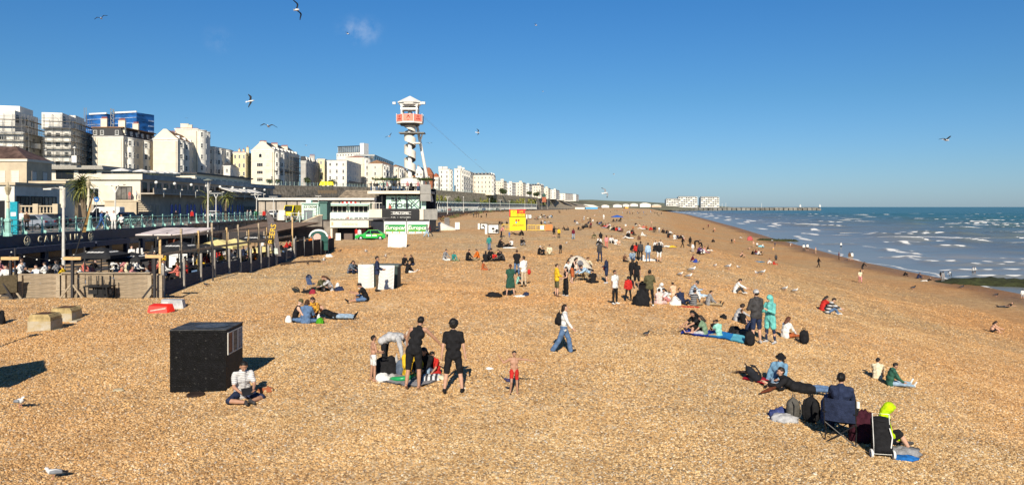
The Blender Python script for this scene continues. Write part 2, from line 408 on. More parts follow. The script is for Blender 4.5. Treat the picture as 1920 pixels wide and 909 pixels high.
def make_sea():
 Ys=[-25.,0,15,30,40];y=48.0
 while y<1500:Ys.append(y);y*=1.0036
 while y<80000:Ys.append(y);y*=1.06
 Ys=np.array(Ys);nc=240
 u=np.linspace(0,1,nc)**1.12
 left=SHORE(Ys)-12;right=np.maximum(.80*Ys+60,left+120)
 left=np.where(Ys>2600,SHORE(2600)-12+(Ys-2600)*.12,left)
 X=left[:,None]+(right-left)[:,None]*u[None,:];Yg=np.repeat(Ys[:,None],nc,1)
 D=X-SHORE(Yg)
 amp=sstep(4,45,D)*(1-sstep(1100,1500,Yg))
 rs=np.random.RandomState(4)
 Z=np.zeros_like(X)
 for k in range(9):
  lam=rs.uniform(5,24);th=rs.normal(.15,.35);a=.010*lam
  Z+=a*np.sin(2*np.pi/lam*(Yg*np.cos(th)-X*np.sin(th))+rs.uniform(0,6))
 Z*=amp*.75
 foam=np.zeros_like(X)
 n=110
 for i in range(n):
  cy=105*math.exp(rs.uniform(0,1)*math.log(12))
  lo,hi=float(SHORE(cy))+9,.74*cy+30
  if hi<=lo:continue
  cx=rs.uniform(lo,hi)
  d=cx-float(SHORE(cy))
  big=min(1,max(.0,(d-8)/90))*(1 if cy>150 else .6)
  Lh=rs.uniform(3.5,15)*(.6+.9*big)*(1+cy/1100);hgt=rs.uniform(.16,.42)+.62*big*rs.rand();w=rs.uniform(.5,1.05)*(1+cy/650)
  tl=rs.normal(-.18,.09);bow=rs.uniform(-.02,.02)
  r0=max(0,np.searchsorted(Ys,cy-7*w-Lh*.4)-1);r1=np.searchsorted(Ys,cy+4*w+Lh*.4)+1
  sx,sy=X[r0:r1]-cx,Yg[r0:r1]-cy
  a=sx*cos(tl)+sy*sin(tl);bq=-sx*sin(tl)+sy*cos(tl)+bow*a*a+.5*np.sin(a*.9/(1+cy/900)+i)*(.5+cy/900)
  along=np.exp(-(a/Lh)**4)
  prof=np.where(bq<0,np.exp(-(bq/(w*1.5))**2),np.exp(-(bq/(w*2.6))**2))
  Z[r0:r1]+=hgt*along*prof*sstep(2,10,D[r0:r1])
  fm=along*np.where(bq<0,np.exp(-(bq/(w*1.35))**2),np.exp(-(bq/(w*.8))**2))*rs.uniform(.25,.98)*(.72+.28*np.sin(a*2.1/(1+cy/500)+i*1.7))
  trail=.34*along*np.exp(-((bq-2.2*w)/(w*2.4))**2)
  foam[r0:r1]=np.maximum(foam[r0:r1],np.maximum(fm,trail*rs.rand()))
 y0=118.0
 while y0<1250:
  y0*=rs.uniform(1.035,1.075);sc=1+y0/420;sl=rs.normal(-.17,.05);w=rs.uniform(.5,.95)*sc
  yl=y0+sl*(X-.5*y0)+1.1*sc*np.sin(X/(17*sc)+y0)+.6*sc*np.sin(X/(6.5*sc)+2*y0)
  q=np.sin(X/(11*sc)+y0*1.7)+.8*np.sin(X/(4.6*sc)+y0*.9)+.45*np.sin(X/(2.1*sc)+y0*2.3)
  mk=sstep(.55,1.5,q)*sstep(6,40,D);b_=Yg-yl
  lip=np.where(b_<0,np.exp(-(b_/(w*1.2))**2),np.exp(-(b_/(w*.8))**2))
  Z+=(.16+.55*mk)*np.exp(-(b_/(w*2.2))**2)*sstep(3,25,D)*sstep(0,1,np.minimum(1,600/y0))
  foam=np.maximum(foam,mk*np.maximum(.86*lip,.3*np.exp(-((b_-2.5*w)/(2.5*w))**2)))
 foam=np.maximum(foam,.62*np.exp(-((D-1.0-1.2*np.sin(Yg*.11)-.7*np.sin(Yg*.37))/.8)**2)*(1-sstep(150,230,Yg)*.2))
 for dd,ph in((11,0.),(19,2.),(30,4.)):
  line=np.exp(-((D-dd-2.2*np.sin(Yg*.045+ph))/(1.0+Yg*.004))**2)*np.clip(np.sin(Yg*.055+ph*2)+.35*np.sin(Yg*.21+ph),0,1)*sstep(100,190,Yg)
  foam=np.maximum(foam,.8*line);Z+=.35*line
 Z=Z-.012*0+np.where(D<0,0.0,0)
 dep=sstep(0,1,np.clip(D/330,0,1)**.8)
 return np_grid('sea',np.stack([X,Yg,Z],-1),sea_material(),{'foam':foam,'depth':dep})
make_sea()
# ---- sea wall, drive, cliff, land
ASPH=mat('asphalt',(.075,.074,.072),rough=.9,var=.25,scale=.6,bump=.2,bscale=30)
PAVE=mat('pavement_slabs',(.30,.27,.23),rough=.85,var=.18,scale=1.2)
WALLST=mat('sea_wall_stone',(.25,.235,.215),rough=.9,var=.35,scale=1.3,bump=.5,bscale=6)
FLINT=mat('cliff_wall_flint',(.36,.30,.22),rough=.95,var=.4,scale=.8,bump=.6,bscale=5)
GRASSY=mat('down_grass',(.22,.21,.13),rough=.95,var=.35,scale=.02)
def strip(name,fa,fb,za,zb,Ys,m,n=2,kind='structure'):
 g=[]
 for y in Ys:
  xa,xb=float(fa(y)),float(fb(y))
  ga,gb=za(y)if callable(za)else za,zb(y)if callable(zb)else zb
  g.append([(xa+(xb-xa)*k/(n-1),y,ga+(gb-ga)*k/(n-1))for k in range(n)])
 o=MB().sheet(g).build(name,m);tag(o,kind=kind);return o
YS=list(np.concatenate([np.arange(-20,240,8),np.arange(240,760,20),np.arange(760,2700,80)]))
CLF=lambda y:CLIFF(y)
strip('road',lambda y:SEAW(y)-7.0,lambda y:CLIFF(y)-.5,DRZ-.13,DRZ-.13,YS,ASPH)
strip('promenade',lambda y:SEAW(y)+.0,lambda y:SEAW(y)-7.0,DRZ,DRZ,YS,PAVE)
strip('kerb',lambda y:SEAW(y)-7.0,lambda y:SEAW(y)-7.001,DRZ,DRZ-.2,YS,PAVE)
# white centre dashes on the road
dash=MB()
for y in range(30,520,9):
 x=float(SEAW(y))-14;x2=float(SEAW(y+3))-14
 dash.add([(x-.06,y,DRZ-.124),(x+.06,y,DRZ-.124),(x2+.06,y+3,DRZ-.124),(x2-.06,y+3,DRZ-.124)],[(0,1,2,3)])
tag(dash.build('road_marking',paint((.75,.74,.70))),kind='structure')
# retaining wall of the drive, in courses
def retaining(y0,y1,m,name,z0=4.6,z1=DRZ+.02,kind='structure'):
 b=MB();ys=[y for y in np.arange(y0,y1,4)]+[y1]
 for a,c in zip(ys[:-1],ys[1:]):
  xa,xc=float(SEAW(a)),float(SEAW(c))
  b.add([(xa,a,z0),(xc,c,z0),(xc,c,z1),(xa,a,z1),(xa-.5,a,z0),(xc-.5,c,z0),(xc-.5,c,z1),(xa-.5,a,z1)],[(0,1,2,3),(3,2,6,7),(4,5,1,0),(5,6,2,1),(7,4,0,3),(6,5,4,7)])
 return tag(b.build(name,m),kind=kind)
retaining(-20,2600,WALLST,'sea_wall')
cop=MB()
for y in np.arange(88,640,3.0):
 xa,xc=float(SEAW(y)),float(SEAW(y+2.97))
 a=math.atan2(-(xc-xa),2.97)
 cop.cbox(((xa+xc)/2+.06,y+1.48,DRZ+.0),(.6,2.95,.24),rz=a)
 if y<150:
  for k in range(4):
   cop.cbox(((xa+xc)/2+.04,y+1.48+(k%2)*.7-.3,DRZ-.75-k*.75),(.16,1.9,.62),rz=a)
tag(cop.build('wall_coping',mat('coping_stone',(.24,.225,.2),rough=.9,var=.25,scale=2)),kind='structure')
# cliff-top land and the flint wall that holds it up
def land():
 Ys=np.array(YS);g=[]
 for y in Ys:
  c=float(CLIFF(y));z=float(CLIFFZ(y))
  g.append([(c,y,z),(c-6,y,z+.05),(c-25,y,z+.4),(c-120,y,z+3),(c-420,y,z+14),(c-1500,y,z+30)])
 tag(MB().sheet(g).build('ground',mat('town_ground',(.17,.155,.13),rough=.95,var=.2,scale=.05)),kind='structure')
 g=[]
 for y in Ys:
  c=float(CLIFF(y));z=float(CLIFFZ(y));k=1-float(sstep(900,1200,y))
  row=[]
  for t in np.linspace(0,1,9):
   n=1.3*(mnoise.noise(Vec((y*.05,t*3,2)))+.3*mnoise.noise(Vec((y*.21,t*9,5))))*sin(PI*t)
   row.append((c+(1-t)*2.4*k+(1-t)*34*(1-k)+n,y,DRZ-.2+(z-DRZ+.2)*t))
  g.append(row)
 tag(MB().sheet(g).build('cliff',FLINT,smooth=True),kind='structure')
land()
def ridge(name,pts,depth,m):
 """far hill: silhouette points (px, py, Y) dropped to the ground and backed by land behind"""
 g=[[],[],[]]
 for(px,py,Y)in pts:
  p=P3(px,py,Y)
  f=Vec((p.x,p.y-depth*.6,3));bk=Vec((p.x*1.2,p.y*1.25,2))
  g[0].append(f);g[1].append(p);g[2].append(bk)
 tag(MB().sheet(g).build(name,m,smooth=True),kind='structure')
ridge('hill',[(700,378,2400),(900,376,2400),(1085,376,2400),(1120,377,2350),(1160,379,2350),(1200,382,2300),(1235,384.5,2300),(1262,386.8,2300)],700,GRASSY)
ridge('far_hill',[(1050,375,5200),(1110,374.5,5200),(1150,376.5,5200),(1200,378,5200),(1250,381,5200),(1300,384,5200),(1350,386.6,5200)],900,mat('far_down',(.20,.22,.15),rough=1,var=.2,scale=.004))
# ------------------------------------------------------------------ loose pebbles of the near beach (nobody could count them)
def shingle():
 rs=np.random.RandomState(11)
 P=[];S=[]
 def zone(y0,y1,dens,smin,smax):
  n=int((.72*(y1*y1-y0*y0)+14*(y1-y0))*dens)
  y=np.sqrt(rs.uniform(y0*y0,y1*y1,n));x=rs.uniform(-1,1,n)*(.72*y+7)
  keep=(SHORE(y)-x>14)&(x>-19.0-40*(y<38))&~((x<-19)&(y>38))
  x,y=x[keep],y[keep]
  s=smin+(smax-smin)*rs.power(.45,len(x))**1.4
  P.append(np.stack([x,y,HB(x,y)+s*.12],-1));S.append(s)
 zone(9.5,17,900,.012,.031);zone(17,28,480,.013,.034);zone(28,48,150,.015,.040);zone(48,80,32,.022,.055);zone(80,125,7,.026,.06)
 P=np.concatenate(P);S=np.concatenate(S);n=len(P)
 me=bpy.data.meshes.new('shingle');me.vertices.add(n);me.vertices.foreach_set('co',P.reshape(-1).astype(np.float32))
 sv=np.stack([S*rs.uniform(.8,1.45,n),S*rs.uniform(.7,1.1,n),S*rs.uniform(.45,.8,n)],-1)
 a=me.attributes.new('psize','FLOAT_VECTOR','POINT');a.data.foreach_set('vector',sv.reshape(-1).astype(np.float32))
 rv=np.stack([rs.normal(0,.3,n),rs.normal(0,.3,n),rs.uniform(0,6.28,n)],-1)
 a=me.attributes.new('prot','FLOAT_VECTOR','POINT');a.data.foreach_set('vector',rv.reshape(-1).astype(np.float32))
 me.update()
 m=bpy.data.materials.new('pebble');m.use_nodes=True;N,L=m.node_tree.nodes,m.node_tree.links;b=N['Principled BSDF']
 oi=N.new('ShaderNodeObjectInfo');rp=N.new('ShaderNodeValToRGB');L.new(oi.outputs['Random'],rp.inputs[0]);e=rp.color_ramp.elements
 pts=[(0,(.17,.105,.055)),(.13,(.32,.19,.085)),(.32,(.48,.285,.118)),(.56,(.58,.368,.165)),(.80,(.65,.45,.23)),(.93,(.70,.54,.34)),(.96,(.36,.30,.25)),(1,(.74,.66,.52))]
 while len(e)<len(pts):e.new(.5)
 for i,(p,c)in enumerate(pts):e[i].position=p;e[i].color=(*c,1)
 tc=N.new('ShaderNodeTexCoord');nz=N.new('ShaderNodeTexNoise');nz.inputs['Scale'].default_value=1.6;nz.inputs['Detail'].default_value=5;L.new(tc.outputs['Object'],nz.inputs['Vector'])
 mr=N.new('ShaderNodeMapRange');mr.inputs[3].default_value=.84;mr.inputs[4].default_value=1.2;L.new(nz.outputs['Fac'],mr.inputs[0])
 mx=N.new('ShaderNodeMix');mx.data_type='RGBA';mx.blend_type='MULTIPLY';mx.inputs[0].default_value=1;L.new(rp.outputs[0],mx.inputs[6]);L.new(mr.outputs[0],mx.inputs[7])
 last=mx.outputs[2]
 for sc_,dt,c0,c1,p0,p1 in((.055,5,(1.10,.93,.78),(.98,1.02,1.06),.35,.66),(.5,4,(.80,.76,.72),(1.1,1.1,1.08),.3,.68)):
  n2=N.new('ShaderNodeTexNoise');n2.inputs['Scale'].default_value=sc_;n2.inputs['Detail'].default_value=dt;L.new(oi.outputs['Location'],n2.inputs['Vector'])
  r2=N.new('ShaderNodeValToRGB');r2.color_ramp.elements[0].position=p0;r2.color_ramp.elements[0].color=(*c0,1);r2.color_ramp.elements[1].position=p1;r2.color_ramp.elements[1].color=(*c1,1);L.new(n2.outputs['Fac'],r2.inputs[0])
  m2=N.new('ShaderNodeMix');m2.data_type='RGBA';m2.blend_type='MULTIPLY';m2.inputs[0].default_value=.85;L.new(last,m2.inputs[6]);L.new(r2.outputs[0],m2.inputs[7]);last=m2.outputs[2]
 L.new(last,b.inputs['Base Color'])
 b.inputs['Roughness'].default_value=.7;b.inputs['Specular IOR Level'].default_value=.25
 gt=bpy.data.node_groups.new('scatter_pebbles','GeometryNodeTree')
 gt.interface.new_socket('Geometry',in_out='INPUT',socket_type='NodeSocketGeometry');gt.interface.new_socket('Geometry',in_out='OUTPUT',socket_type='NodeSocketGeometry')
 n_,l_=gt.nodes,gt.links
 gi,go=n_.new('NodeGroupInput'),n_.new('NodeGroupOutput')
 m2p=n_.new('GeometryNodeMeshToPoints');l_.new(gi.outputs[0],m2p.inputs[0])
 ico=n_.new('GeometryNodeMeshIcoSphere');ico.inputs['Radius'].default_value=1;ico.inputs['Subdivisions'].default_value=2
 sm=n_.new('GeometryNodeSetShadeSmooth');l_.new(ico.outputs[0],sm.inputs[0])
 st=n_.new('GeometryNodeSetMaterial');st.inputs['Material'].default_value=m;l_.new(sm.outputs[0],st.inputs[0])
 iop=n_.new('GeometryNodeInstanceOnPoints');l_.new(m2p.outputs[0],iop.inputs['Points']);l_.new(st.outputs[0],iop.inputs['Instance'])
 def attr(nm):
  q=n_.new('GeometryNodeInputNamedAttribute');q.data_type='FLOAT_VECTOR';q.inputs['Name'].default_value=nm;return q.outputs[0]
 l_.new(attr('psize'),iop.inputs['Scale'])
 er=n_.new('FunctionNodeEulerToRotation');l_.new(attr('prot'),er.inputs[0]);l_.new(er.outputs[0],iop.inputs['Rotation'])
 l_.new(iop.outputs[0],go.inputs[0])
 o=bpy.data.objects.new('shingle',me);COL.objects.link(o);md=o.modifiers.new('pebbles','NODES');md.node_group=gt
 o['kind']='stuff';o['label']='loose tan and cream pebbles covering the near beach'
shingle()
# ------------------------------------------------------------------ buildings of the town
def window_mesh(kind):
 b=MB()
 if kind=='sash':
  b.box(-.5,-.10,0,-.40,.03,1);b.box(.40,-.10,0,.5,.03,1);b.box(-.4,-.10,.93,.4,.03,1);b.box(-.4,-.10,0,.4,.03,.06)
  b.box(-.4,-.075,.48,.4,.03,.53);b.box(-.025,-.06,.06,.025,.03,.93);b.box(-.58,-.2,-.05,.58,.03,0)
  b.add([(-.4,-.03,.06),(.4,-.03,.06),(.4,-.03,.93),(-.4,-.03,.93)],[(0,1,2,3)],1)
 elif kind=='wide':
  b.box(-.5,-.08,0,-.46,.03,1);b.box(.46,-.08,0,.5,.03,1);b.box(-.46,-.08,.94,.46,.03,1);b.box(-.46,-.08,0,.46,.03,.05)
  for x in(-.17,.17):b.box(x-.015,-.06,.05,x+.015,.03,.94)
  b.add([(-.46,-.03,.05),(.46,-.03,.05),(.46,-.03,.94),(-.46,-.03,.94)],[(0,1,2,3)],1)
 elif kind=='arch':
  n=8;pts=[(-.5,0)]+[(-.5*cos(PI*k/n),.72+.28*sin(PI*k/n))for k in range(n+1)]+[(.5,0)]
  b.add([(x,-.05,z)for x,z in pts],[tuple(range(len(pts)))],1)
  for(x0,z0),(x1,z1)in zip(pts[:-1],pts[1:]):b.bar((x0,-.05,z0),(x1,-.05,z1),.07,.12)
 elif kind=='blind':
  b.box(-.5,-.06,0,-.43,.03,1);b.box(.43,-.06,0,.5,.03,1);b.box(-.43,-.06,.94,.43,.03,1);b.box(-.58,-.14,-.05,.58,.03,0)
  for k in range(8):b.box(-.43,-.035+.01*(k%2),.0+k*.1175,.43,.03,.0+k*.1175+.105,1)
 return b
_WM={}
def window(parent,kind,loc,rz,w,h,frame=None,pane=None,name='window'):
 k=(kind,(frame or WHITE).name,(pane or GLASS).name)
 if k not in _WM:_WM[k]=window_mesh(kind).mesh('window',[frame or WHITE,pane or GLASS])
 return link(name,_WM[k],parent,loc,rz,(w,1,h))
CURT_HAZE=mat('curtained_and_hazed_window',(.20,.19,.17),rough=.25,var=.5,scale=1.5,spec=.5)
TERRA=mat('terracotta',(.42,.13,.06),rough=.85,var=.25,scale=4)
SLATE=mat('slate',(.055,.055,.06),rough=.6,var=.3,scale=3,stretch=(1,1,6),bump=.3)
SLATEG=mat('grey_slate',(.17,.165,.16),rough=.7,var=.3,scale=3,stretch=(1,1,6),bump=.3)
CREAM=mat('cream_stucco',(.77,.69,.55),rough=.8,var=.09,scale=.35,bump=.1)
CREAMY=mat('yellow_stucco',(.76,.66,.40),rough=.8,var=.09,scale=.35,bump=.1)
STUC=mat('white_stucco',(.76,.73,.66),rough=.75,var=.09,scale=.35,bump=.1)
GREYS=mat('grey_stucco',(.46,.44,.42),rough=.8,var=.12,scale=.35,bump=.1)
BEIGE=mat('beige_render',(.56,.45,.33),rough=.85,var=.12,scale=.4,bump=.1)
BRICKM=mat('red_brick',(.34,.13,.07),rough=.9,var=.3,scale=2.5,bump=.3)
BROWNT=mat('brown_tile',(.30,.17,.09),rough=.85,var=.3,scale=1.5,stretch=(1,1,5),bump=.4)
REDT=mat('red_tile',(.36,.12,.06),rough=.85,var=.3,scale=1.5,stretch=(1,1,5),bump=.4)
IRON=mat('dark_iron',(.03,.03,.033),rough=.5,var=.2)
def frame_of(pxl,pxc,pxe,Yc,yc,ye=None,ang=None):
 C=Vec((PX(pxc,Yc),Yc));z=PZ(yc,Yc)
 ke=(pxe-960)/F;kl=(pxl-960)/F
 if ang is None:
  Ye=Yc*(HZ-yc)/(HZ-ye);a=math.atan2(ke*Ye-C.x,Ye-Yc);L=math.hypot(ke*Ye-C.x,Ye-Yc)
 else:
  a=R(ang);L=(C.x-ke*C.y)/(ke*cos(a)-sin(a))
 W=(C.x-kl*C.y)/(cos(a)+kl*sin(a))
 return C,z,a,W,L
def chimney(parent,x,y,z,w,d,h,npot,wallm,pots=TERRA):
 c=MB().box(x-w/2,y-d/2,z-1.5,x+w/2,y+d/2,z+h).box(x-w/2-.12,y-d/2-.12,z+h,x+w/2+.12,y+d/2+.12,z+h+.18).build('chimney',wallm,parent)
 me=MB().lathe([(.0,0),(.17,0),(.13,.6),(.17,.66),(.12,.66),(.0,.3)],8).mesh('chimney_pot',[pots])
 for k in range(npot):
  t=(k+.5)/npot-.5
  link('chimney_pot',me,c,(x+t*(w-.15),y,z+h+.18))
 return c
def building(label,pxl,pxc,pxe,Yc,yc,ye=None,ang=None,base=None,m=STUC,roof='flat',floors=4,fcols=0,scols=4,fh=None,win='sash',frame=None,pane=None,roofm=None,roofh=2.6,chimneys=(),bows=(),balcony=None,name='terraced_house',side_m=None,cat='building',top0=.9,group='seafront buildings along the clifftop',dormers=True,corn=True,wsz=(1.0,1.75)):
 C,z,a,W,L=frame_of(pxl,pxc,pxe,Yc,yc,ye,ang)
 W=max(2.5,W);L=max(3,min(L,90))
 zb=base if base is not None else float(CLIFFZ(Yc))-1.0
 b=empty(name,(C.x,C.y,zb),-a,label,cat,group)
 H=z-zb
 fh=fh or(H-top0-.4)/floors
 MB().box(-W,0,0,0,L,H).build('wall',m,b)
 if corn:
  c=MB().box(-W-.25,-.25,H,.25,L+.1,H+.28).box(-W-.1,-.1,H-.55,.12,L+.02,H-.35)
  c.build('cornice',WHITE if m not in(BRICKM,)else m,b)
 for f in range(1,min(floors,5)):
  if H-top0+.42-f*fh>1:MB().box(-W-.07,-.07,H-top0+.36-f*fh,.07,L,H-top0+.5-f*fh).build('string_course',m,b)
 for p in((.09,L*.97),(-W*.06,-.09)):MB().tube([(*p,0),(*p,H-.5)],.06,5).build('drainpipe',IRON if scols%2 else GREYS,b)
 for f in range(floors):
  zt=H-top0-f*fh
  hh=min(wsz[1],fh*.62)*(.8 if f==0 else 1)
  if zt-hh<.3:break
  for k in range(fcols):
   window(b,win,(-W*(k+.5)/fcols,-.012,zt-hh),0,min(wsz[0],W/fcols*.5),hh,frame,pane if(k+f)%3 else pane or CURT_HAZE)
  for k in range(scols):
   y=L*(k+.5)/scols
   if any(abs(y-q)<r+.3 for q,r in bows):continue
   window(b,win,(.012,y,zt-hh),R(90),min(wsz[0],L/scols*.5),hh,frame,pane if(k*2+f)%3 else pane or CURT_HAZE)
 for q,r in bows:
  bw=MB()
  for i in range(7):pass
  bw.lathe([(r,0),(r,H-.3),(r+.18,H-.3),(r+.18,H-.05),(0,H+.0)],10,(0,q,0),a0=-PI/2,a1=PI/2)
  bo=bw.build('bow_front',m if side_m is None else side_m,b)
  for f in range(floors):
   zt=H-top0-f*fh;hh=min(wsz[1]*1.05,fh*.66)
   if zt-hh<.3:break
   for t in(-58,0,58):
    window(bo,win,((r*.985)*cos(R(t)),q+(r*.985)*sin(R(t)),zt-hh),R(90+t),min(.85,r*.62),hh,frame,pane)
 if balcony:
  zf=H-top0-fh*balcony;
  bl=MB().box(.01,.1,zf-.15,1.1,L-.1,zf).box(1.02,.1,zf+.9,1.1,L-.1,zf+.98)
  y=.1
  while y<L-.1:bl.box(1.03,y,zf,1.08,y+.05,zf+.9);y+=.42
  bl.build('balcony',IRON,b)
 rm=roofm or SLATE
 if roof=='mansard':
  s=MB();o=.9;h0=H+.28
  v=[(-W,.0,h0),(0,0,h0),(0,L,h0),(-W,L,h0),(-W+.02,.02,h0+roofh),(-o,.02,h0+roofh),(-o,L-.02,h0+roofh),(-W+.02,L-.02,h0+roofh)]
  s.add(v,[(0,1,5,4),(1,2,6,5),(2,3,7,6),(3,0,4,7),(4,5,6,7)])
  r=s.build('roof',rm,b)
  for k in range(scols):
   y=L*(k+.5)/scols
   d=MB().box(-1.0,y-.55,h0+.5,-.12,y+.55,h0+2.0).build('dormer',WHITE,b)
   window(d,'sash',(-.1,y,h0+.6),R(90),.85,1.3,frame,pane)
  for k in range(fcols):window(b,'sash',(-W*(k+.5)/fcols,-.0,h0+.7),0,.9,1.2,frame,pane)
 elif roof=='gable':
  p=MB();h0=H+.28;rx=-W*.52
  MB().extr([(-W,0,h0),(0,0,h0),(rx+.5,0,h0+roofh),(rx-.5,0,h0+roofh)],(0,0,0),(0,.4,0)).build('gable',m,b)
  p.extr([(-W,.4,h0),(0.2,.4,h0),(rx,.4,h0+roofh)],(0,.4,0),(0,L,0))
  p.build('roof',rm,b)
  if dormers:
   for k in range(scols):
    y=L*(k+.5)/scols
    d=MB().box(-1.8,y-.6,h0+.1,-.4,y+.6,h0+1.5).build('dormer',WHITE,b)
    window(d,'sash',(-.38,y,h0+.25),R(90),.8,1.1,frame,pane)
 elif roof=='hip':
  h0=H+.28;q=min(W,L)*.45
  if W>=L:v=[(-W-.2,-.2,h0),(.2,-.2,h0),(.2,L+.1,h0),(-W-.2,L+.1,h0),(-q,L/2,h0+roofh),(-W+q,L/2,h0+roofh)];fs=[(0,1,4,5),(1,2,4),(2,3,5,4),(3,0,5),(0,3,2,1)]
  else:v=[(-W-.2,-.2,h0),(.2,-.2,h0),(.2,L+.1,h0),(-W-.2,L+.1,h0),(-W/2,q,h0+roofh),(-W/2,L-q,h0+roofh)];fs=[(0,1,4),(1,2,5,4),(2,3,5),(3,0,4,5),(0,3,2,1)]
  MB().add(v,fs).build('roof',rm,b)
 else:
  MB().box(-W+.25,.25,H+.28,-.25,L-.2,H+.55).build('roof',roofm or SLATEG,b)
 for(fx,fy,w,h,npot)in chimneys:
  zz=H+(roofh*.55 if roof in('gable','hip')else roofh if roof=='mansard' else .4)
  chimney(b,-W*fx,L*fy,zz,w,.8,h,npot,m)
 return b,W,L,H
def scaffold(label,b,W,L,H,sides=('f','s'),lift=2.1,bay=2.2,z0=0):
 """tube scaffold standing round a building's two visible faces"""
 s=empty('scaffold',b.location,b.rotation_euler.z,label,'scaffold','scaffolds on the apartment blocks')
 t=MB();nl=int(H/lift)
 def face(P):
  S=P[1];f=P[0];n=max(2,int(S/bay))
  for k in range(n+1):
   for o in(.35,1.45):t.tube([f(S*k/n,o,z0),f(S*k/n,o,H+.8)],.06,4)
  for i in range(1,nl+1):
   z=i*lift
   for o in(.35,1.45):
    t.tube([f(-.4,o,z),f(S+.4,o,z)],.055,4)
   t.tube([f(-.4,1.45,z+.95),f(S+.4,1.45,z+.95)],.04,4)
   pts=[f(-.4,.4,z+.03),f(S+.4,.4,z+.03),f(S+.4,1.4,z+.03),f(-.4,1.4,z+.03)]
   MB().add(pts+[p+Vec((0,0,.05))for p in pts],[(3,2,1,0),(4,5,6,7),(0,1,5,4),(1,2,6,5),(2,3,7,6),(3,0,4,7)]).build('platform',mat('scaffold_boards',(.30,.24,.16),rough=.9,var=.3,scale=3),s)
   k=i%n
   t.tube([f(S*k/n,1.5,z),f(S*min(n,k+1)/n,1.5,z+lift)],.035,4)
 if 'f' in sides:face((lambda q,o,z:Vec((-q,-o,z)),W))
 if 's' in sides:face((lambda q,o,z:Vec((o,q,z)),L))
 po=t.build('pole',STEEL,s);po['kind']='stuff'
 return s
bA,W,L,H=building('stepped white apartment block under scaffold at the far left edge',-60,44,92,232,250,262,m=STUC,floors=6,fcols=4,scols=4,win='wide',frame=WHITE,wsz=(1.9,1.5),name='apartment_block',fh=3.0)
MB().box(-W,2.5,H+.5,-3.2,L-.5,H+7.3).build('penthouse',STUC,bA)
for k in range(14):MB().box(-W,2.46,H+.9+k*.46,-3.2,2.5,H+.93+k*.46).build('panel_joint',GREYS,bA)
for k in range(4):window(bA,'wide',(-3.18,4.5+k*(L-6)/4,H+3.6),R(90),2.2,2.4,BLACKM)
MB().box(-W+2,L*.45,H+7.3,-4.5,L-1,H+9.6).build('penthouse',STUC,bA)
MB().lathe([(1.6,H-4.2),(1.9,H-4.2),(1.9,H-2.6),(1.75,H-2.6),(1.6,H-4.0),(0,H-4.1)],12,(.2,L*.35,0),a0=-PI/2,a1=PI/2).build('balcony',WHITE,bA)
scaffold('scaffold of steel tubes round the leftmost apartment block',bA,W,L,H+5)
bB,W,L,H=building('second stepped white apartment block under scaffold, left of the slate mansard hotel',84,133,188,238,244,262,m=STUC,floors=6,fcols=3,scols=4,win='wide',wsz=(1.8,1.5),name='apartment_block',fh=3.0)
MB().box(-W-1.5,2,H+.4,-3.0,L*.8,H+5.6).build('penthouse',STUC,bB)
for k in range(10):MB().box(-W-1.5,1.96,H+.8+k*.46,-3.0,2.0,H+.83+k*.46).build('panel_joint',GREYS,bB)
for k in range(4):window(bB,'wide',(-2.98,4+k*(L*.8-4)/4,H+2.4),R(90),2.0,2.2,BLACKM)
MB().box(-W*.7,L*.5,H+5.6,-3.4,L*.78,H+6.6).build('penthouse',STUC,bB)
scaffold('scaffold of steel tubes and boards round the second apartment block',bB,W,L,H+4)
# hotel with slate mansard
bH,W,L,H=building('cream hotel with grey slate mansard and red chimney pots',173,231,293,250,257,268,m=CREAM,side_m=STUC,roof='mansard',roofh=2.9,roofm=SLATE,floors=4,fcols=0,scols=6,bows=((4,1.5),(15,1.5),(24,1.4)),chimneys=((.68,.06,2.1,3.2,5),(.10,.06,2.2,2.6,5),(.15,.5,2.0,2.6,4)),name='hotel')
for fx in(.2,.68,.9):window(bH,'sash',(-W*fx,-.012,H+.75),0,1.2,1.5)
MB().box(-W-.2,-.2,H+3.1,.0,L,H+3.4).build('roof_edge',BROWNT,bH)
building('beige house with blind gable wall and brown tiled roof beside the tall bow-fronted house',287,333,366,262,262,273,m=CREAM,side_m=STUC,roof='gable',roofh=3.4,roofm=BROWNT,floors=4,scols=3,bows=((3.2,1.3),(10.5,1.3)),balcony=3,chimneys=((.62,.5,2.6,1.6,5),))
building('tall cream house with white rounded bow front and big chimney stacks',328,371,389,285,243,250,m=CREAM,side_m=STUC,floors=5,scols=3,bows=((2.6,2.5),(9,2.3)),chimneys=((.62,.1,2.8,1.7,0),(.38,.1,1.5,1.3,0)),roofm=REDT)
building('white bow-fronted terrace right of the tall round-fronted house',388,402,437,300,277,284,m=STUC,floors=4,fcols=1,scols=6,bows=((4,1.5),(13,1.5),(25,1.5)),balcony=4)
building('small white house with tented balcony roof below the bow-fronted terrace',424,432,448,285,312,318,m=STUC,floors=2,fcols=1,scols=2,roof='hip',roofh=1.4,balcony=1)
building('yellow house with dark red parapet left of the big gabled house',437,461,472,315,287,290,m=CREAMY,side_m=BEIGE,floors=4,fcols=3,scols=0,chimneys=((.75,.5,.8,1.2,1),(.4,.5,.8,1.2,1),(.0,.3,.9,2.0,1)),roofm=REDT)
bG,W,L,H=building('big cream gabled house end with red chimney pots facing the pier',471,514,561,318,283,293,m=CREAM,side_m=STUC,roof='gable',roofh=3.8,floors=4,fcols=0,scols=7,bows=((2.3,1.4),(9,1.3)),balcony=2,chimneys=((.50,.02,3.0,1.6,7),(.35,.3,3.0,1.5,7),(.3,.65,3.0,1.4,7)))
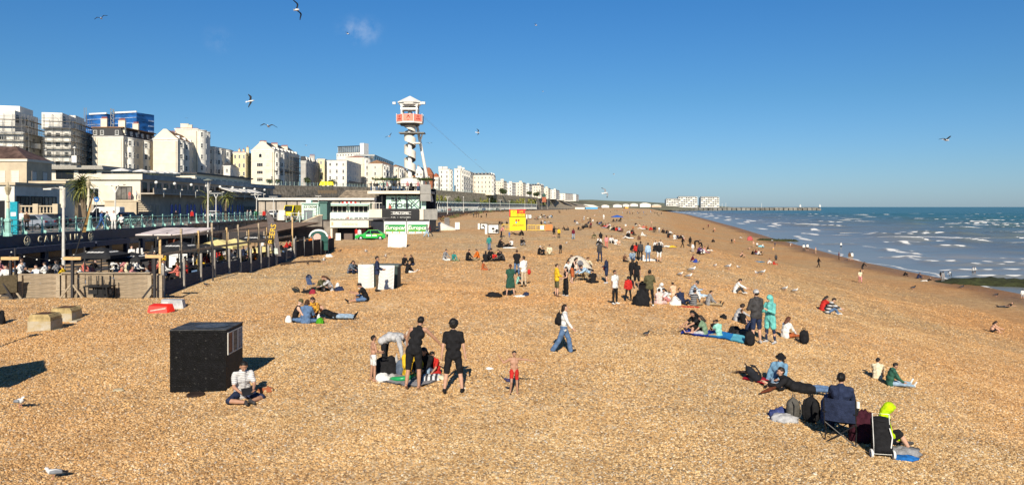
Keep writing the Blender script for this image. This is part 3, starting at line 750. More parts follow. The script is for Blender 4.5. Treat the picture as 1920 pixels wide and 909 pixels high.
for(fx,z,w,h,kd)in((.62,4.6,2.6,1.6,'wide'),(.62,1.5,2.6,1.4,'wide'),(.62,-1.6,2.6,1.6,'wide'),(.6,8.6,1.2,1.6,'arch'),(.28,8.6,1.2,1.6,'arch'),(.28,5.0,1.2,1.2,'blind'),(.28,2.4,1.2,1.2,'blind'),(.1,-.9,.8,1.4,'sash')):
 window(bG,kd,(-W*fx,-.012,H-11.3+z),0,w,h,WHITE if kd!='blind' else CREAM,(CREAM if kd in('blind',)or fx==.28 else GLASS))
MB().box(-W-.05,-.10,H-4.35,.08,.02,H-4.1).build('string_course',CREAM,bG)
s=scaffold('scaffold on the sea front of the gabled house row',bG,1,L*.55,H-1,sides=('s',));s.location=bG.location+Vec((L*.45*sin(-bG.rotation_euler.z)+1.3,L*.45*cos(bG.rotation_euler.z),0))
building('dark slate mansard house with arched windows right of the scaffolded row',566,574,598,345,303,309,m=GREYS,roof='mansard',roofh=2.2,floors=3,scols=5,fcols=0,win='arch',frame=WHITE,chimneys=((.1,.5,2.4,1.3,4),))
building('pale yellow corner house behind the yellow awning',595,609,617,372,299,303,m=CREAMY,floors=4,fcols=1,scols=2)
bW,W,L,H=building('white painted corner hotel with few small windows above the clifftop railing',613,650,677,358,302,310,m=STUC,floors=4,fcols=3,scols=6,balcony=3)
building('cream house with rounded corner bay behind the white corner hotel',647,683,692,405,296,298,m=CREAM,side_m=STUC,floors=5,fcols=0,scols=1,bows=((2.8,2.4),),roof='hip',roofh=1.1,roofm=REDT)
bT,W,L,H=building('tall white slab block with glass top floors far behind the houses',631,682,690,640,286,287,m=STUC,floors=3,fcols=10,scols=2,fh=5.0,wsz=(1.7,1.9),name='tower_block',base=30,corn=False,group='tower blocks behind the seafront')
MB().box(-W+1,1,H+.3,-4,L-1,H+5.6).build('glass_storey',mat('tinted_glass',(.10,.15,.20),rough=.1,var=.4,scale=.3),bT)
for k in range(12):MB().box(-W+1+k*(W-5)/11-.12,.8,H+.3,-W+1+k*(W-5)/11+.12,1.02,H+5.6).build('mullion',WHITE,bT)
MB().box(-W+.5,.5,H+5.6,-4,L,H+6.1).build('roof',SLATE,bT);MB().box(-3.6,-.3,-2,.3,L+.4,H+8).build('stair_tower',WHITE,bT)
bL,W,L,H=building('long dark glazed rooftop block behind the cream houses',664,702,752,520,291,311,m=mat('blue_glass_wall',(.10,.14,.18),rough=.2,var=.4,scale=.2),floors=1,scols=10,fcols=4,win='wide',frame=BLACKM,base=30,name='office_block',wsz=(3,2),group='tower blocks behind the seafront')
building('cream house with brown hipped roof left of the spiral tower',690,717,738,395,308,313,m=CREAM,side_m=STUC,roof='hip',roofh=2.2,roofm=BROWNT,floors=4,fcols=1,scols=4,bows=((3,1.4),(10,1.4)))
building('cream bay-fronted house just left of the spiral tower',733,747,762,430,314,318,m=CREAM,side_m=STUC,floors=4,fcols=2,scols=3,bows=((3,1.5),(10,1.5)),roof='hip',roofh=1.5,roofm=BROWNT)
building('house with orange tiled gable behind the foot of the spiral tower',752,776,783,440,334,336,m=CREAM,roof='gable',roofh=4.5,roofm=mat('orange_tile',(.50,.19,.05),rough=.85,var=.25,scale=1.5),floors=2,fcols=2,scols=1,dormers=False)
building('white gabled villa between the spiral tower and the red brick house',779,793,800,445,322,324,m=STUC,roof='gable',roofh=2.6,roofm=SLATE,floors=4,fcols=2,scols=2,dormers=False,chimneys=((.9,.5,.9,2.0,2),))
building('tall red brick house with steep roof right of the leaning strut',797,811,815,455,328,330,m=BRICKM,roof='gable',roofh=4.2,roofm=REDT,floors=3,fcols=1,scols=1,dormers=False,chimneys=((.95,.4,1.0,2.2,2),))
building('low house with dark red roof and white bay beside the red brick house',811,822,827,462,333,335,m=STUC,roof='hip',roofh=2.6,roofm=REDT,floors=3,fcols=2,scols=1)
building('stepped white house with small dark windows right of the red roofed house',823,843,849,470,318,320,m=STUC,floors=5,fcols=2,scols=2,chimneys=((.55,.4,3.2,1.6,0),(.95,.3,2.4,1.6,0)),bows=((2.6,1.5),))
building('tall ribbed white hotel with many bays and dark ground floor',852,864,888,500,317,325,m=STUC,floors=5,fcols=1,scols=9,bows=((4,1.7),(14,1.7),(24,1.7),(34,1.7)),chimneys=((.3,.05,2.4,1.6,0),(.3,.3,2,1.5,0)),name='hotel')
building('square cream hotel block with dark roof storey right of the ribbed hotel',887,921,929,560,329,331,m=CREAM,side_m=STUC,floors=4,fcols=5,scols=2,bows=((3,1.8),),roof='mansard',roofh=1.5,name='hotel')
far=[(928,944,950,640,340,341,CREAM,5,4),(941,960,967,690,344,345,STUC,4,3),(958,980,986,740,343,344,CREAM,5,4),(977,992,998,800,347,348,STUC,4,2),(990,1014,1020,840,348.5,349.5,CREAM,4,5),(1011,1028,1032,900,353,354,CREAM,4,3),(1026,1042,1049,950,356,358,STUC,4,3),(1040,1060,1074,1050,363,364,STUC,3,3),(1058,1080,1085,1150,364.5,366,STUC,3,2)]
fl=['cream bay-windowed house fifth from the far end of the white terrace','white house with dark balcony lines behind the round clifftop shrubs','tall cream house with grey roof above the ivy patch','narrow white house left of the long cream terrace','long cream terrace with slate dormers above the green shelter deck','small cream house with red chimney beside the clifftop kiosk','white stepped house sloping down right of the clifftop kiosk','low white modern block near the end of the clifftop row','last white house at the far end of the clifftop row']
for(q,lb)in zip(far,fl):
 building(lb,*q[:6],m=q[6],floors=q[7],fcols=q[8],scols=2,wsz=(1.5,1.9),chimneys=((.3,.4,2.6,1.6,0),)if q[3]<960 else(),roof='mansard' if lb.startswith('long')else 'flat',roofh=1.8)
# blue wrapped tower under construction
def wrapped():
 Y=430;m=mat('blue_debris_netting',(.02,.115,.36),rough=.5,var=.5,scale=.25,stretch=(.5,.5,1.6))
 md=mat('blue_debris_netting_folds',(.30,.42,.62),rough=.6,var=.4,scale=.3)
 C,z,a,W,L=frame_of(160,256,289,Y,211,216)
 b=empty('wrapped_tower',(C.x,C.y,24),-a,'tower block wrapped in blue netting far behind the slate mansard hotel','building','tower blocks behind the seafront')
 H=z-24;xn=-W*.50
 MB().box(-W,0,0,xn-3,L,H).build('wall',m,b);MB().box(xn-3,5,0,xn,L,H-1).build('wall',m,b);MB().box(xn,0,0,0,L,H).build('wall',m,b)
 for i in range(6):
  zz=H-3-i*3.1
  MB().box(-W-.05,-.12,zz,xn-3.1,.02,zz+.35).build('netting_band',md,b);MB().box(xn+.1,-.12,zz,0,.02,zz+.35).build('netting_band',md,b)
  for k in range(5):MB().box(-.5,L-4.4+.0,zz-1.2,.15,L-.2,zz-.4).build('netting_panel',md,b)if k==0 else None
 MB().box(-W+3,-.1,H,xn-3.2,.5,H+.9).build('roof_sheet',WHITE,b);MB().box(xn+2,-.1,H,-.2,.5,H+.9).build('roof_sheet',WHITE,b)
 t=MB()
 for k in range(12):
  x=xn+1+2.4*(k%2);t.tube([(x,-.9,H-14+k*1.4),(xn+1+2.4*((k+1)%2),-.9,H-12.6+k*1.4)],.25,5)
 for x in(xn+1,xn+3.4):t.tube([(x,-.9,H-14),(x,-.9,H+2.6)],.2,5)
 t.build('hoist_mast',STEEL,b)
 for x in(-W-.3,-W+1.2):MB().tube([(x,-.5,H-6),(x,-.5,H+4.2)],.18,5).build('pole',STEEL,b)
wrapped()
# ---- marina blocks and breakwater far off
def marina():
 Y=2350
 for(x0,x1,yt,lb)in((1249,1272,373.5,'low white marina flats, leftmost of the three far white blocks'),(1272,1307,369.5,'tall white marina flats between two other far white blocks'),(1314,1348,370,'white marina flats standing apart on the right, before the sea')):
  A,B=P3(x0,389,Y),P3(x1,389,Y);W=B.x-A.x;H=PZ(yt,Y)-4;
  b=empty('marina_flats',(A.x,Y,4),0,lb,'flats','white flats at the marina')
  MB().box(0,0,0,W,22,H).build('wall',STUC,b)
  nf=6 if H>25 else 5;nc=int(W/7)
  fm=MB()
  for i in range(nf+1):fm.box(-.4,-3,i*H/nf-.5,W+.4,0,i*H/nf+.5)
  fm.build('balcony',WHITE,b)
  for i in range(nf):
   for k in range(nc):
    if(i*3+k*5)%4!=1:window(b,'wide',(W*(k+.5)/nc,-.05,i*H/nf+1),0,W/nc*.72,H/nf*.68,None,CURT_HAZE)  # paler panes put the distance haze into the glass colour
  for k in range(nc+1):MB().box(W*k/nc-.4,-2.6,0,W*k/nc+.4,0,H).build('pier',WHITE,b)
  MB().box(3,3,H,W-3,18,H+2.6).build('roof',SLATEG,b)
 m=mat('breakwater_concrete',(.21,.20,.18),rough=.9,var=.35,scale=.05,bump=.4)
 g=MB();x0,x1=PX(1240,2330),PX(1541,2330)
 n=34
 for k in range(n):
  a=x0+(x1-x0)*k/n;c=x0+(x1-x0)*(k+1)/n-2.4
  g.box(a,2330,-3,c,2352,7.2+.5*(k%3))
 g.box(x0,2345,6,x1,2351,9.4)
 o=g.build('breakwater',m);tag(o,'long grey caisson breakwater reaching out to sea from the marina','breakwater')
 for(px,h,lb)in((1428,9,'mast standing behind the middle of the breakwater'),(1361,10,'mast just right of the marina flats'),(1354,8,'shorter mast nearest the right marina flats')):
  p=P3(px,388,2400);MB().tube([(0,0,0),(0,0,h+8)],.45,5).build('mast',WHITE,None,(p.x,2400,6));tag(bpy.context.scene.objects[-1]if False else COL.objects[-1],lb,'mast','masts at the marina')
 for(px,lb)in((1501,'white light hut two thirds along the breakwater'),(1538,'white light beacon at the seaward tip of the breakwater')):
  p=P3(px,388,2335);b=empty('light_beacon',(p.x,2338,11),0,lb,'beacon')
  MB().lathe([(3.2,0),(2.6,5),(3,5),(3,5.4),(0,5.4)],10).build('tower',WHITE,b);MB().lathe([(1.2,5.4),(1.2,7.4),(1.6,7.4),(0,8.6)],8).build('lantern',WHITE,b)
 sheds=[(1128,1142,384,386.5,1500),(1150,1166,383,386,1550),(1168,1180,382.5,385,1650),(1182,1196,381.5,384.5,1700),(1200,1220,380.5,386,1800),(1222,1240,383.5,386.5,1900),(1172,1178,386.5,388.5,1450)]
 for i,(a,c,yt,yb,Y)in enumerate(sheds):
  A=P3(a,yb,Y);W=PX(c,Y)-A.x;H=PZ(yt,Y)-A.z+3
  b=empty('shed',(A.x,Y,A.z-3),0,['long low white shed at the left of the far beach sheds','white low shed with rounded roof on the far beach','small white shed beside the rounded one','white shed behind the far beach, middle of the row','large white boathouse with pitched roof below the far hill','brown shed nearest the marina flats','small orange hut on the far shingle'][i],'shed','sheds at the far end of the beach')
  mm=[WHITE,WHITE,OFFW,WHITE,WHITE,BEIGE,mat('orange_paint',(.8,.38,.06))][i]
  MB().box(0,0,0,W,14,H*.7).build('wall',mm,b);MB().extr([(-.5,-.5,H*.7),(W+.5,-.5,H*.7),(W*.6,-.5,H),(W*.3,-.5,H)],(0,0,0),(0,15,0)).build('roof',OFFW,b)
 for(a,c,py,Y,lb)in((1140,1185,384.2,2300,'long curved white roof on the far hillside'),(1085,1120,385.6,1700,'white low roof behind the blue pool hall')):
  A=P3(a,py,Y);W=PX(c,Y)-A.x
  tag(MB().extr([(0,0,-2),(W,0,-2),(W*.8,0,1.5),(W*.35,0,3),(0,0,1)],(0,0,0),(0,20,0)).build('shed_roof',OFFW,None,A),lb,'roof','sheds at the far end of the beach')
marina()
# ------------------------------------------------------------------ lettering
def text(s,size,m,parent=None,loc=(0,0,0),rot=(R(90),0,0),ext=.01,name='lettering',align='CENTER',sx=1,shear=0,bold=0):
 cu=bpy.data.curves.new('t','FONT');cu.body=s;cu.size=size;cu.extrude=ext;cu.align_x=align;cu.align_y='CENTER'
 cu.resolution_u=2;cu.shear=shear;cu.offset=bold
 o=bpy.data.objects.new('t',cu)
 me=bpy.data.meshes.new_from_object(o);me.name=name
 bpy.data.objects.remove(o);bpy.data.curves.remove(cu)
 me.materials.clear();me.materials.append(m)
 r=link(name,me,parent,loc);r.rotation_euler=rot;r.scale=(sx,1,1)
 return r
FX_=-19.25
NAVY=mat('navy_paint',(.022,.035,.075),rough=.5,var=.2,scale=1)
NAVY2=mat('dark_navy_paint',(.012,.016,.03),rough=.6,var=.3,scale=1)
NAVYB=mat('navy_boards',(.045,.055,.085),rough=.8,var=.35,scale=4,stretch=(1,1,10),bump=.3)
GOLD=mat('pale_gold_letters',(.68,.60,.42),rough=.4,var=.1)
MINT=mat('mint_paint',(.56,.80,.68),rough=.5,var=.08,scale=1)
YEL=mat('yellow_paint',(.85,.68,.01),rough=.45,var=.08,scale=1)
REDP=mat('red_paint',(.62,.035,.02),rough=.45,var=.1,scale=1)
GREENP=mat('green_paint',(.02,.30,.07),rough=.45,var=.1,scale=1)
BLKCLOTH=mat('black_canvas',(.022,.023,.026),rough=.9,var=.25,scale=3)
YELCLOTH=mat('pale_yellow_canvas',(.80,.68,.30),rough=.85,var=.1,scale=2)
WHCLOTH=mat('white_canvas',(.78,.76,.72),rough=.85,var=.08,scale=2)
def PD(px,py):
 Y=(CZ-DRZ)*F/(py-HZ);return Vec((PX(px,Y),Y,DRZ))
# ------------------------------------------------------------------ sea-green railing on the sea wall
def bracket_post():
 b=MB()
 b.tube([(0,0,0),(0,0,.25),(0,0,.9),(0,0,1.18)],[.085,.06,.05,.05],8)
 b.ball((0,0,1.24),.075,8,5)
 b.extr([(.05,-.03,.0),(.34,-.03,.0),(.36,-.03,.10),(.30,-.03,.24),(.2,-.03,.20),(.12,-.03,.45),(.05,-.03,.8)],(0,0,0),(0,.06,0))
 b.ball((.25,0,.12),(.13,.07,.13),8,6)
 return b.mesh('post',[TEAL],smooth=False)
def railing(label,ys,xf,zf,posts=True,name='railing',post_me=None,h=1.12,lattice=True,m=None,group='railings along the front'):
 m=m or TEAL
 o=empty(name,(float(xf(ys[0])),ys[0],zf(ys[0])),0,label,'railing',group);o0=Vec(o.location)
 P=[Vec((float(xf(y)),y,zf(y)))-o0 for y in ys]
 for p in P:link('post',post_me,o,p)
 for k,(a,c)in enumerate(zip(P[:-1],P[1:])):
  r=MB()
  for hh in(h,h*.62,.12):r.tube([a+Vec((0,0,hh)),c+Vec((0,0,hh))],.028,5)
  r.build('rail',m,o)
  if lattice:
   l=MB();up=Vec((0,0,1))
   mid=(a+c)/2
   for q0,q1 in((a,mid),(mid,c)):
    l.tube([q0+up*.14,q1+up*h*.6],.018,4);l.tube([q0+up*h*.6,q1+up*.14],.018,4)
   l.tube([mid+up*.1,mid+up*h],.022,4)
   l.build('lattice',TEALD,o)
 return o
BPM=bracket_post()
railing('sea green railing with flared posts above the navy bar front',list(np.arange(40,92,2.5)),lambda y:SEAW(y)-.25,lambda y:DRZ,post_me=BPM)
railing('sea green railing above the dark stone sea wall, further along',list(np.arange(92.5,125,2.5)),lambda y:SEAW(y)-.25,lambda y:DRZ,post_me=BPM)
slim=MB().tube([(0,0,0),(0,0,1.25)],[.07,.05],6).ball((0,0,1.3),.08,6,4).mesh('post',[mat('pale_green_paint',(.55,.72,.64),rough=.5,var=.15)])
railing('pale green railing along the clifftop road',list(np.arange(236,520,3.4)),lambda y:CLIFF(y)-.4,lambda y:float(CLIFFZ(y)),post_me=slim,lattice=False,m=MATS['pale_green_paint'])
railing('pale green railing of the far promenade beyond the bar tower',list(np.arange(168,470,5.0)),lambda y:SEAW(y)-.25,lambda y:DRZ,post_me=slim,lattice=False,m=MATS['pale_green_paint'])
# ------------------------------------------------------------------ navy bar front under the drive
def bar_front():
 x=lambda y:float(SEAW(y))
 b=empty('bar_front',(x(60),60,6.3),0,'navy bar front under the promenade with pale CAPTAINS lettering','bar')
 o=Vec(b.location)
 def along(y0,y1,dx0,dx1,z0,z1,m,name):
  p=MB();ya,yb=y0,y1
  A=[(x(ya)+dx0-o.x,ya-60,z0-6.3),(x(ya)+dx1-o.x,ya-60,z0-6.3),(x(ya)+dx1-o.x,ya-60,z1-6.3),(x(ya)+dx0-o.x,ya-60,z1-6.3)]
  B=[(x(yb)+dx0-o.x,yb-60,z0-6.3),(x(yb)+dx1-o.x,yb-60,z0-6.3),(x(yb)+dx1-o.x,yb-60,z1-6.3),(x(yb)+dx0-o.x,yb-60,z1-6.3)]
  p.add(A+B,[(0,1,2,3),(7,6,5,4),(0,4,5,1),(1,5,6,2),(2,6,7,3),(3,7,4,0)])
  return p.build(name,m,b)
 along(38,90,.02,.36,8.0,8.86,NAVY,'fascia')
 along(38,90,.0,.10,5.0,8.0,NAVY2,'wall')
 along(38,52,.12,1.3,7.45,7.95,NAVY2,'awning')
 along(52.3,66,.12,.9,7.5,7.95,mat('slate_blue_paint',(.05,.06,.10),rough=.6),'awning')
 along(66.3,72.5,.12,.9,7.5,7.95,MATS['slate_blue_paint'],'awning')
 for y in np.arange(39,90,3.4):
  along(y,y+.5,.1,.34,5.0,8.0,NAVY,'pilaster')
  along(y+.7,y+3.2,.1,.16,6.4,7.4,GLASS,'window')
 ys=np.linspace(58.6,64.7,8)
 for c,y in zip('CAPTAINS',ys):
  text(c,.68,GOLD,b,(x(y)+.42-o.x,y-60,8.45-6.3),(R(90),0,R(90)),.03,'letter',bold=.012)
 for y in(57.0,66.2):
  a=MB();q=Vec((x(y)+.40-o.x,y-60,8.42-6.3))
  a.lathe([(.33,-.02),(.38,0),(.38,.03),(.33,.03),(.33,-.02)],14)
  a.v=[tuple(Matrix.Rotation(R(90),3,'Y')@Vec(v)+q)for v in a.v]
  a.tube([q+Vec((.03,0,-.24)),q+Vec((.03,0,.22))],.035,6)
  a.tube([q+Vec((.03,-.13,.12)),q+Vec((.03,.13,.12))],.03,6)
  a.tube([q+Vec((.03,.22*cos(t),-.04-.2*sin(t)))for t in np.linspace(0,PI,8)],.035,6)
  a.build('anchor_emblem',GOLD,b)
  MB().box(x(y)+.38-o.x,y-60.1,7.72-6.3,x(y)+.52-o.x,y-59.9,7.95-6.3).build('lamp',WHITE,b)
 text('Shakes',.42,mat('pale_blue_letters',(.35,.45,.75)),b,(x(48.5)+1.36-o.x,48.0-60,7.72-6.3),(R(90),0,R(90)),.01,'lettering')
 text('Coffee',.42,MATS['pale_blue_letters'],b,(x(51)+1.36-o.x,51.0-60,7.72-6.3),(R(90),0,R(90)),.01,'lettering')
bar_front()
for o_ in list(COL.objects):
 if o_.name.startswith('bar_front'):o_.name='beach_bar'
tag(MB().box(-37.2,39.0,5.9,FX_-.1,82,6.36).build('decking',mat('dark_decking',(.085,.075,.065),rough=.85,var=.35,scale=2,stretch=(1,8,1))),kind='structure')
# ------------------------------------------------------------------ bar terrace fences
def timber_wall():
 Y=38.9;xs=[PX(p,Y)for p in(33,117,160,213,283,303)]
 zb=6.1
 o=empty('timber_wall',(xs[0],Y,zb),0,'low weathered timber board wall at the front of the bar terrace','fence')
 bd=MB().box(0,-.025,0,1,.025,.245).mesh('board',[TIMBERB])
 for i,(a,c)in enumerate(zip(xs[:-1],xs[1:])):
  for k in range(5):
   q=link('board',bd,o,(a-xs[0]+.02,.02*((k+i)%2),.16+k*.256),0,(c-a-.04,1,1));q.rotation_euler.y=rnd.uniform(-.004,.004)
 pm=MB().box(-.1,-.1,-.1,.1,.08,1.36).mesh('post',[TIMBER])
 for x in(xs[0]-.05,xs[0]+.22,xs[1]-.14,xs[1]+.14,xs[4],xs[4]+.35,xs[5]):link('post',pm,o,(x-xs[0],-.06,0))
 MB().box(xs[1]-xs[0],-.12,1.44,xs[4]-xs[0],.14,1.50).build('top_rail',TIMBER,o)
 kick=MB().box(-.1,-1.1,.06,3.4,-.12,.2).build('step',TIMBERB,o)
timber_wall()
FX=-19.25
def side_fence():
 o=empty('terrace_fence',(FX,41,6.2),0,'navy board fence with grey posts and tall pine uprights along the bar terrace','fence')
 ys=[41.2,43.8,46.2,48.3,50.8,52.9,55.0,57.2,59.0,61.0,63.6,66.0]
 gp=MB().box(-.075,-.075,-.1,.075,.075,1.75).mesh('post',[mat('grey_timber',(.36,.33,.29),rough=.85,var=.3,scale=6,stretch=(1,1,.2))])
 pp=MB().box(-.055,-.055,0,.055,.055,1).mesh('upright',[NEWWOOD])
 dp=MB().box(-.055,-.055,0,.055,.055,1).mesh('upright',[TIMBER])
 for i,y in enumerate(ys):
  dz=float(HB(FX,y))-6.2
  link('post',gp,o,(0,y-41,dz),0,(1,1,.7 if i==10 else 1))
  if i<10:link('upright',pp if i%2==0 else dp,o,(-.16,y-41,dz+.5),0,(1,1,2.65 if i%2==0 else 3.0))
  if i==11:link('upright',pp,o,(-.16,y-41,dz+.5),0,(1,1,3.1))
 bd=MB().box(-.02,0,0,.02,1,.25).mesh('board',[NAVYB])
 for a,c in zip(ys[:-1],ys[1:]):
  for k in range(3):
   link('board',bd,o,(-.04-.02*(k%2),a-41+.02,float(HB(FX,a))-6.2+.06+k*.262),0,(1,c-a-.04,1))
 MB().bar((-.2,0,2.15),(-.2,25,2.25),.07,.14).build('rail',TIMBER,o)
 MB().bar((-.2,0,3.1),(-.2,18,3.2),.07,.14).build('rail',TIMBER,o)
 MB().bar((-.2,2.6,1.15),(-.2,25,1.25),.06,.10).build('rail',DARKWOOD,o)
 p=empty('windbreak',(FX,66.3,6.2),0,'black fabric windbreak at the far end of the bar terrace','fence')
 w=[66.3,69,72,75,78,80.8]
 for a,c in zip(w[:-1],w[1:]):
  za=float(HB(FX,a))-6.2
  MB().box(-.02,a-66.3+.03,za,.02,c-66.3-.03,za+1.45).build('panel',BLKCLOTH,p)
  MB().tube([(0.05,a-66.3,za),(0.05,a-66.3,za+1.9)],.035,6).build('pole',STEEL,p)
 MB().bar((0,14.5,0),(-4,15.2,0),.05,2.6).build('panel',BLKCLOTH,p)
side_fence()
# pine T frames and stacked furniture outside the terrace
def t_frame(px,label,hb=2.25):
 g=Vec((PX(px,38.4),38.4,6.25))
 o=empty('patio_frame',g,0,label,'frame','T shaped frames before the timber wall')
 MB().box(-.06,-.06,0,.06,.06,hb).build('post',DARKWOOD,o)
 MB().box(-.46,-.075,hb-.22,.46,-.0615,hb-.06).box(-.46,-.0615,hb-.22,-.0615,.06,hb-.06).box(.0615,-.0615,hb-.22,.46,.06,hb-.06).build('crossbar',NEWWOOD,o)
 MB().bar((-.07,-.07,.75),(-.62,-.1,.02),.06,.08).build('brace',DARKWOOD if px>200 else TIMBER,o)
 if px<200:MB().bar((.07,-.07,.75),(.62,-.1,.02),.06,.08).build('brace',TIMBER,o)
t_frame(20,'T shaped wooden frame with pine crossbar at the far left edge');t_frame(136,'T shaped wooden frame with two braces beside the white lamp post');t_frame(290,'T shaped wooden frame at the corner of the timber wall',2.35)
def chair_meshes():
 d={}
 leg=MB().box(-.02,-.02,0,.02,.02,.45).mesh('leg',[BLACKM]);seat=MB().box(-.21,-.21,0,.21,.21,.04).mesh('seat',[BLACKM])
 back=MB().box(-.21,-.02,.05,.21,.02,.12).box(-.21,-.02,.2,.21,.02,.42).box(-.21,-.015,0,-.17,.015,.42).box(.17,-.015,0,.21,.015,.42).mesh('backrest',[BLACKM])
 return leg,seat,back
_CH=chair_meshes()
def chair(loc,rz,label,group,flip=False):
 o=empty('chair',loc,rz,label,'chair',group)
 if flip:o.rotation_euler=(R(180),0,rz)
 for x in(-.18,.18):
  for y in(-.18,.18):link('leg',_CH[0],o,(x,y,0))
 link('seat',_CH[1],o,(0,0,.45));link('backrest',_CH[2],o,(0,.2,.49))
 return o
_TT=[MB().box(-.6,-.38,.72,.6,.38,.76).mesh('table_top',[DARKWOOD]),MB().box(-.03,-.03,0,.03,.03,.72).mesh('leg',[BLACKM])]
def table(loc,rz,label,group,sx=1):
 o=empty('table',loc,rz,label,'table',group)
 link('table_top',_TT[0],o,(0,0,0),0,(sx,1,1))
 for x in(-.52,.52):
  for y in(-.3,.3):link('leg',_TT[1],o,(x*sx,y,0))
 return o
def stacked():
 g=Vec((PX(187,38.2),38.2,6.2))
 o=empty('table',g,0,'black table standing outside the timber wall with two upturned chairs on top','table')
 MB().box(-.66,-.35,.74,.66,.35,.79).build('table_top',BLACKM,o)
 for(x0,x1,y)in((-.62,-.52,-.3),(.5,.56,-.3),(-.5,-.44,.3),(.6,.62,.3)):MB().bar((x0,y,.74),(x1,y,0),.055,.07).build('leg',BLACKM,o)
 MB().box(-.2,-.1,.1,.5,-.06,.72).build('panel',BLACKM,o)
 for i,x in enumerate((-.3,.34)):chair(g+Vec((x,0,.79+.49)),R(15+i*20),['upturned black chair on the left of the outside table','upturned black chair on the right of the outside table'][i],'upturned chairs on the outside table',True)
stacked()
# deck chair board at the left edge
dk=empty('deck_chair',(PX(12,38.3),38.3,6.2),0,'tall dark canvas chair with its back to the beach at the left edge','chair')
MB().add([(-.35,-.1,.35),(.6,-.1,.45),(.72,-.25,1.35),(-.15,-.25,1.3)],[(0,1,2,3)]).add([(-.35,-.06,.35),(.6,-.06,.45),(.72,-.21,1.35),(-.15,-.21,1.3)],[(3,2,1,0)]).build('canvas',cloth((.10,.08,.05)),dk)
for(a,c)in(((-.35,-.1,1.3),(.6,-.3,0)),((-.3,.1,.4),(.75,-.2,.02)),((.72,-.25,1.35),(.3,.4,0))):MB().bar(a,c,.05,.06).build('leg',DARKWOOD,dk)
# white and grey lamp posts standing on the beach side of the wall
def lamp_tall(px,py_b,Y,ptop,label,style):
 p=Vec((PX(px,Y),Y,PZ(py_b,Y)));h=PZ(ptop,Y)-p.z
 o=empty('street_lamp',p,0,label,'street lamp','lamp posts along the front')
 MB().tube([(0,0,0),(0,0,h*.35),(0,0,h)],[.11,.09,.065],8).build('post',mat('pale_grey_post',(.62,.60,.55),rough=.5,var=.1),o)
 if style=='arm':
  MB().tube([(0,0,h-.05),(-.5,0,h+.05),(-1.0,0,h)],.05,6).build('arm',STEEL,o);MB().cbox((-.95,0,h-.02),(.5,.18,.08)).cbox((-.1,0,h+.1),(.25,.16,.08)).build('lamp_head',OFFW,o)
 elif style=='crown':
  MB().tube([(0,0,h-1.6),(-.28,0,h-.1)],.04,5).tube([(0,0,h-1.6),(.28,0,h-.1)],.04,5).build('bracket',STEEL,o)
  MB().lathe([(0,-.06),(.5,-.04),(.52,.02),(.1,.16),(0,.17)],12,(0,0,h)).build('lamp_head',mat('green_grey_metal',(.25,.28,.25),rough=.5),o)
  MB().ball((.1,0,1.0),.22,8,5).cbox((-.15,0,1.05),(.35,.3,.3)).build('speaker',WHITE,o)
 elif style=='wing':
  MB().tube([(0,0,h),(-.35,0,h+.75)],.05,5).tube([(0,0,h),(.35,0,h+.75)],.05,5).build('bracket',WHITE,o)
  MB().cbox((0,0,h+.82),(1.8,.5,.07)).build('lamp_head',WHITE,o)
 elif style=='ball':MB().tube([(0,0,h),(0,0,h+.12)],.05,5).ball((0,0,h+.3),.2,10,6).build('lamp_head',WHITE,o)
 elif style=='T':MB().cbox((0,0,h+.05),(1.5,.35,.1)).build('lamp_head',OFFW,o)
 return o
lamp_tall(119,531,46,354,'tall pale lamp post with short arm rising behind the timber wall','arm')
lamp_tall(390,468,83,338,'tall pale post with funnel shaped head rising from the bar terrace','crown')
# ornate lamp standards on the drive
def lantern_standard(px,Y,ptop,label):
 p=Vec((PX(px,Y),Y,DRZ));h=PZ(ptop,Y)-p.z
 o=empty('lamp_standard',p,0,label,'street lamp','ornate lamp standards on the promenade')
 MB().lathe([(.3,0),(.3,.15),(.2,.25),(.2,1.0),(.26,1.08),(.26,1.2),(.13,1.3),(.10,2.0)],8).build('base',TEAL,o)
 MB().lathe([(.11,1.3),(.09,h*.7),(.14,h*.72),(.09,h*.74),(.07,h-.5),(.12,h-.45)],8).build('post',CREAMP,o)
 MB().lathe([(.12,h-.5),(.22,h-.1),(.24,h),(.06,h+.22),(.03,h+.4),(0,h+.45)],6).build('lantern',mat('lantern_glass',(.45,.38,.25),rough=.3,var=.3),o)
 return o
lantern_standard(15,53.6,352,'ornate lamp standard with sea green base at the left edge')
lantern_standard(166,66,342,'cream lamp standard with sea green base beside the white van')
for(px,py,pt,st,lb)in((216,428,360,'wing','white lamp post with winged top in front of the white van'),(405,412,370,'wing','white winged lamp post left of the second palm'),(481,411,372,'wing','white winged lamp post near the head of the ramp'),(513,407,374,'wing','white winged lamp post right of the other by the ramp'),(597,404,368,'T','white T lamp post behind the ice cream kiosk'),(839,401.5,372,'wing','winged white lamp nearest the bar tower on the far promenade'),(869,398,371,'ball','plain white lamp post beside the planted strip'),(918,395.2,374,'ball','white lamp post left of the yellow lifeguard hut'),(938,394.8,375.5,'wing','winged white lamp just left of the yellow lifeguard hut'),(955,394.2,377,'wing','winged white lamp right above the yellow lifeguard hut'),(984,393.4,377,'ball','white lamp post right of the lifeguard hut'),(996,393,378.5,'ball','thin white lamp post by the far shelter'),(1006,392.8,378.5,'ball','thin white lamp post nearly at the far shelter end'),(1016,392.6,379,'ball','thin white lamp post next to the last tall mast'),(1027,392,367,'ball','tallest white mast at the far end of the shelter')):
 Y=(CZ-DRZ)*F/(py-HZ);Y=min(Y,640)
 lamp_tall(px,HZ+(CZ-DRZ)*F/Y,Y,pt+(2 if st=='wing' else 0),lb,st)
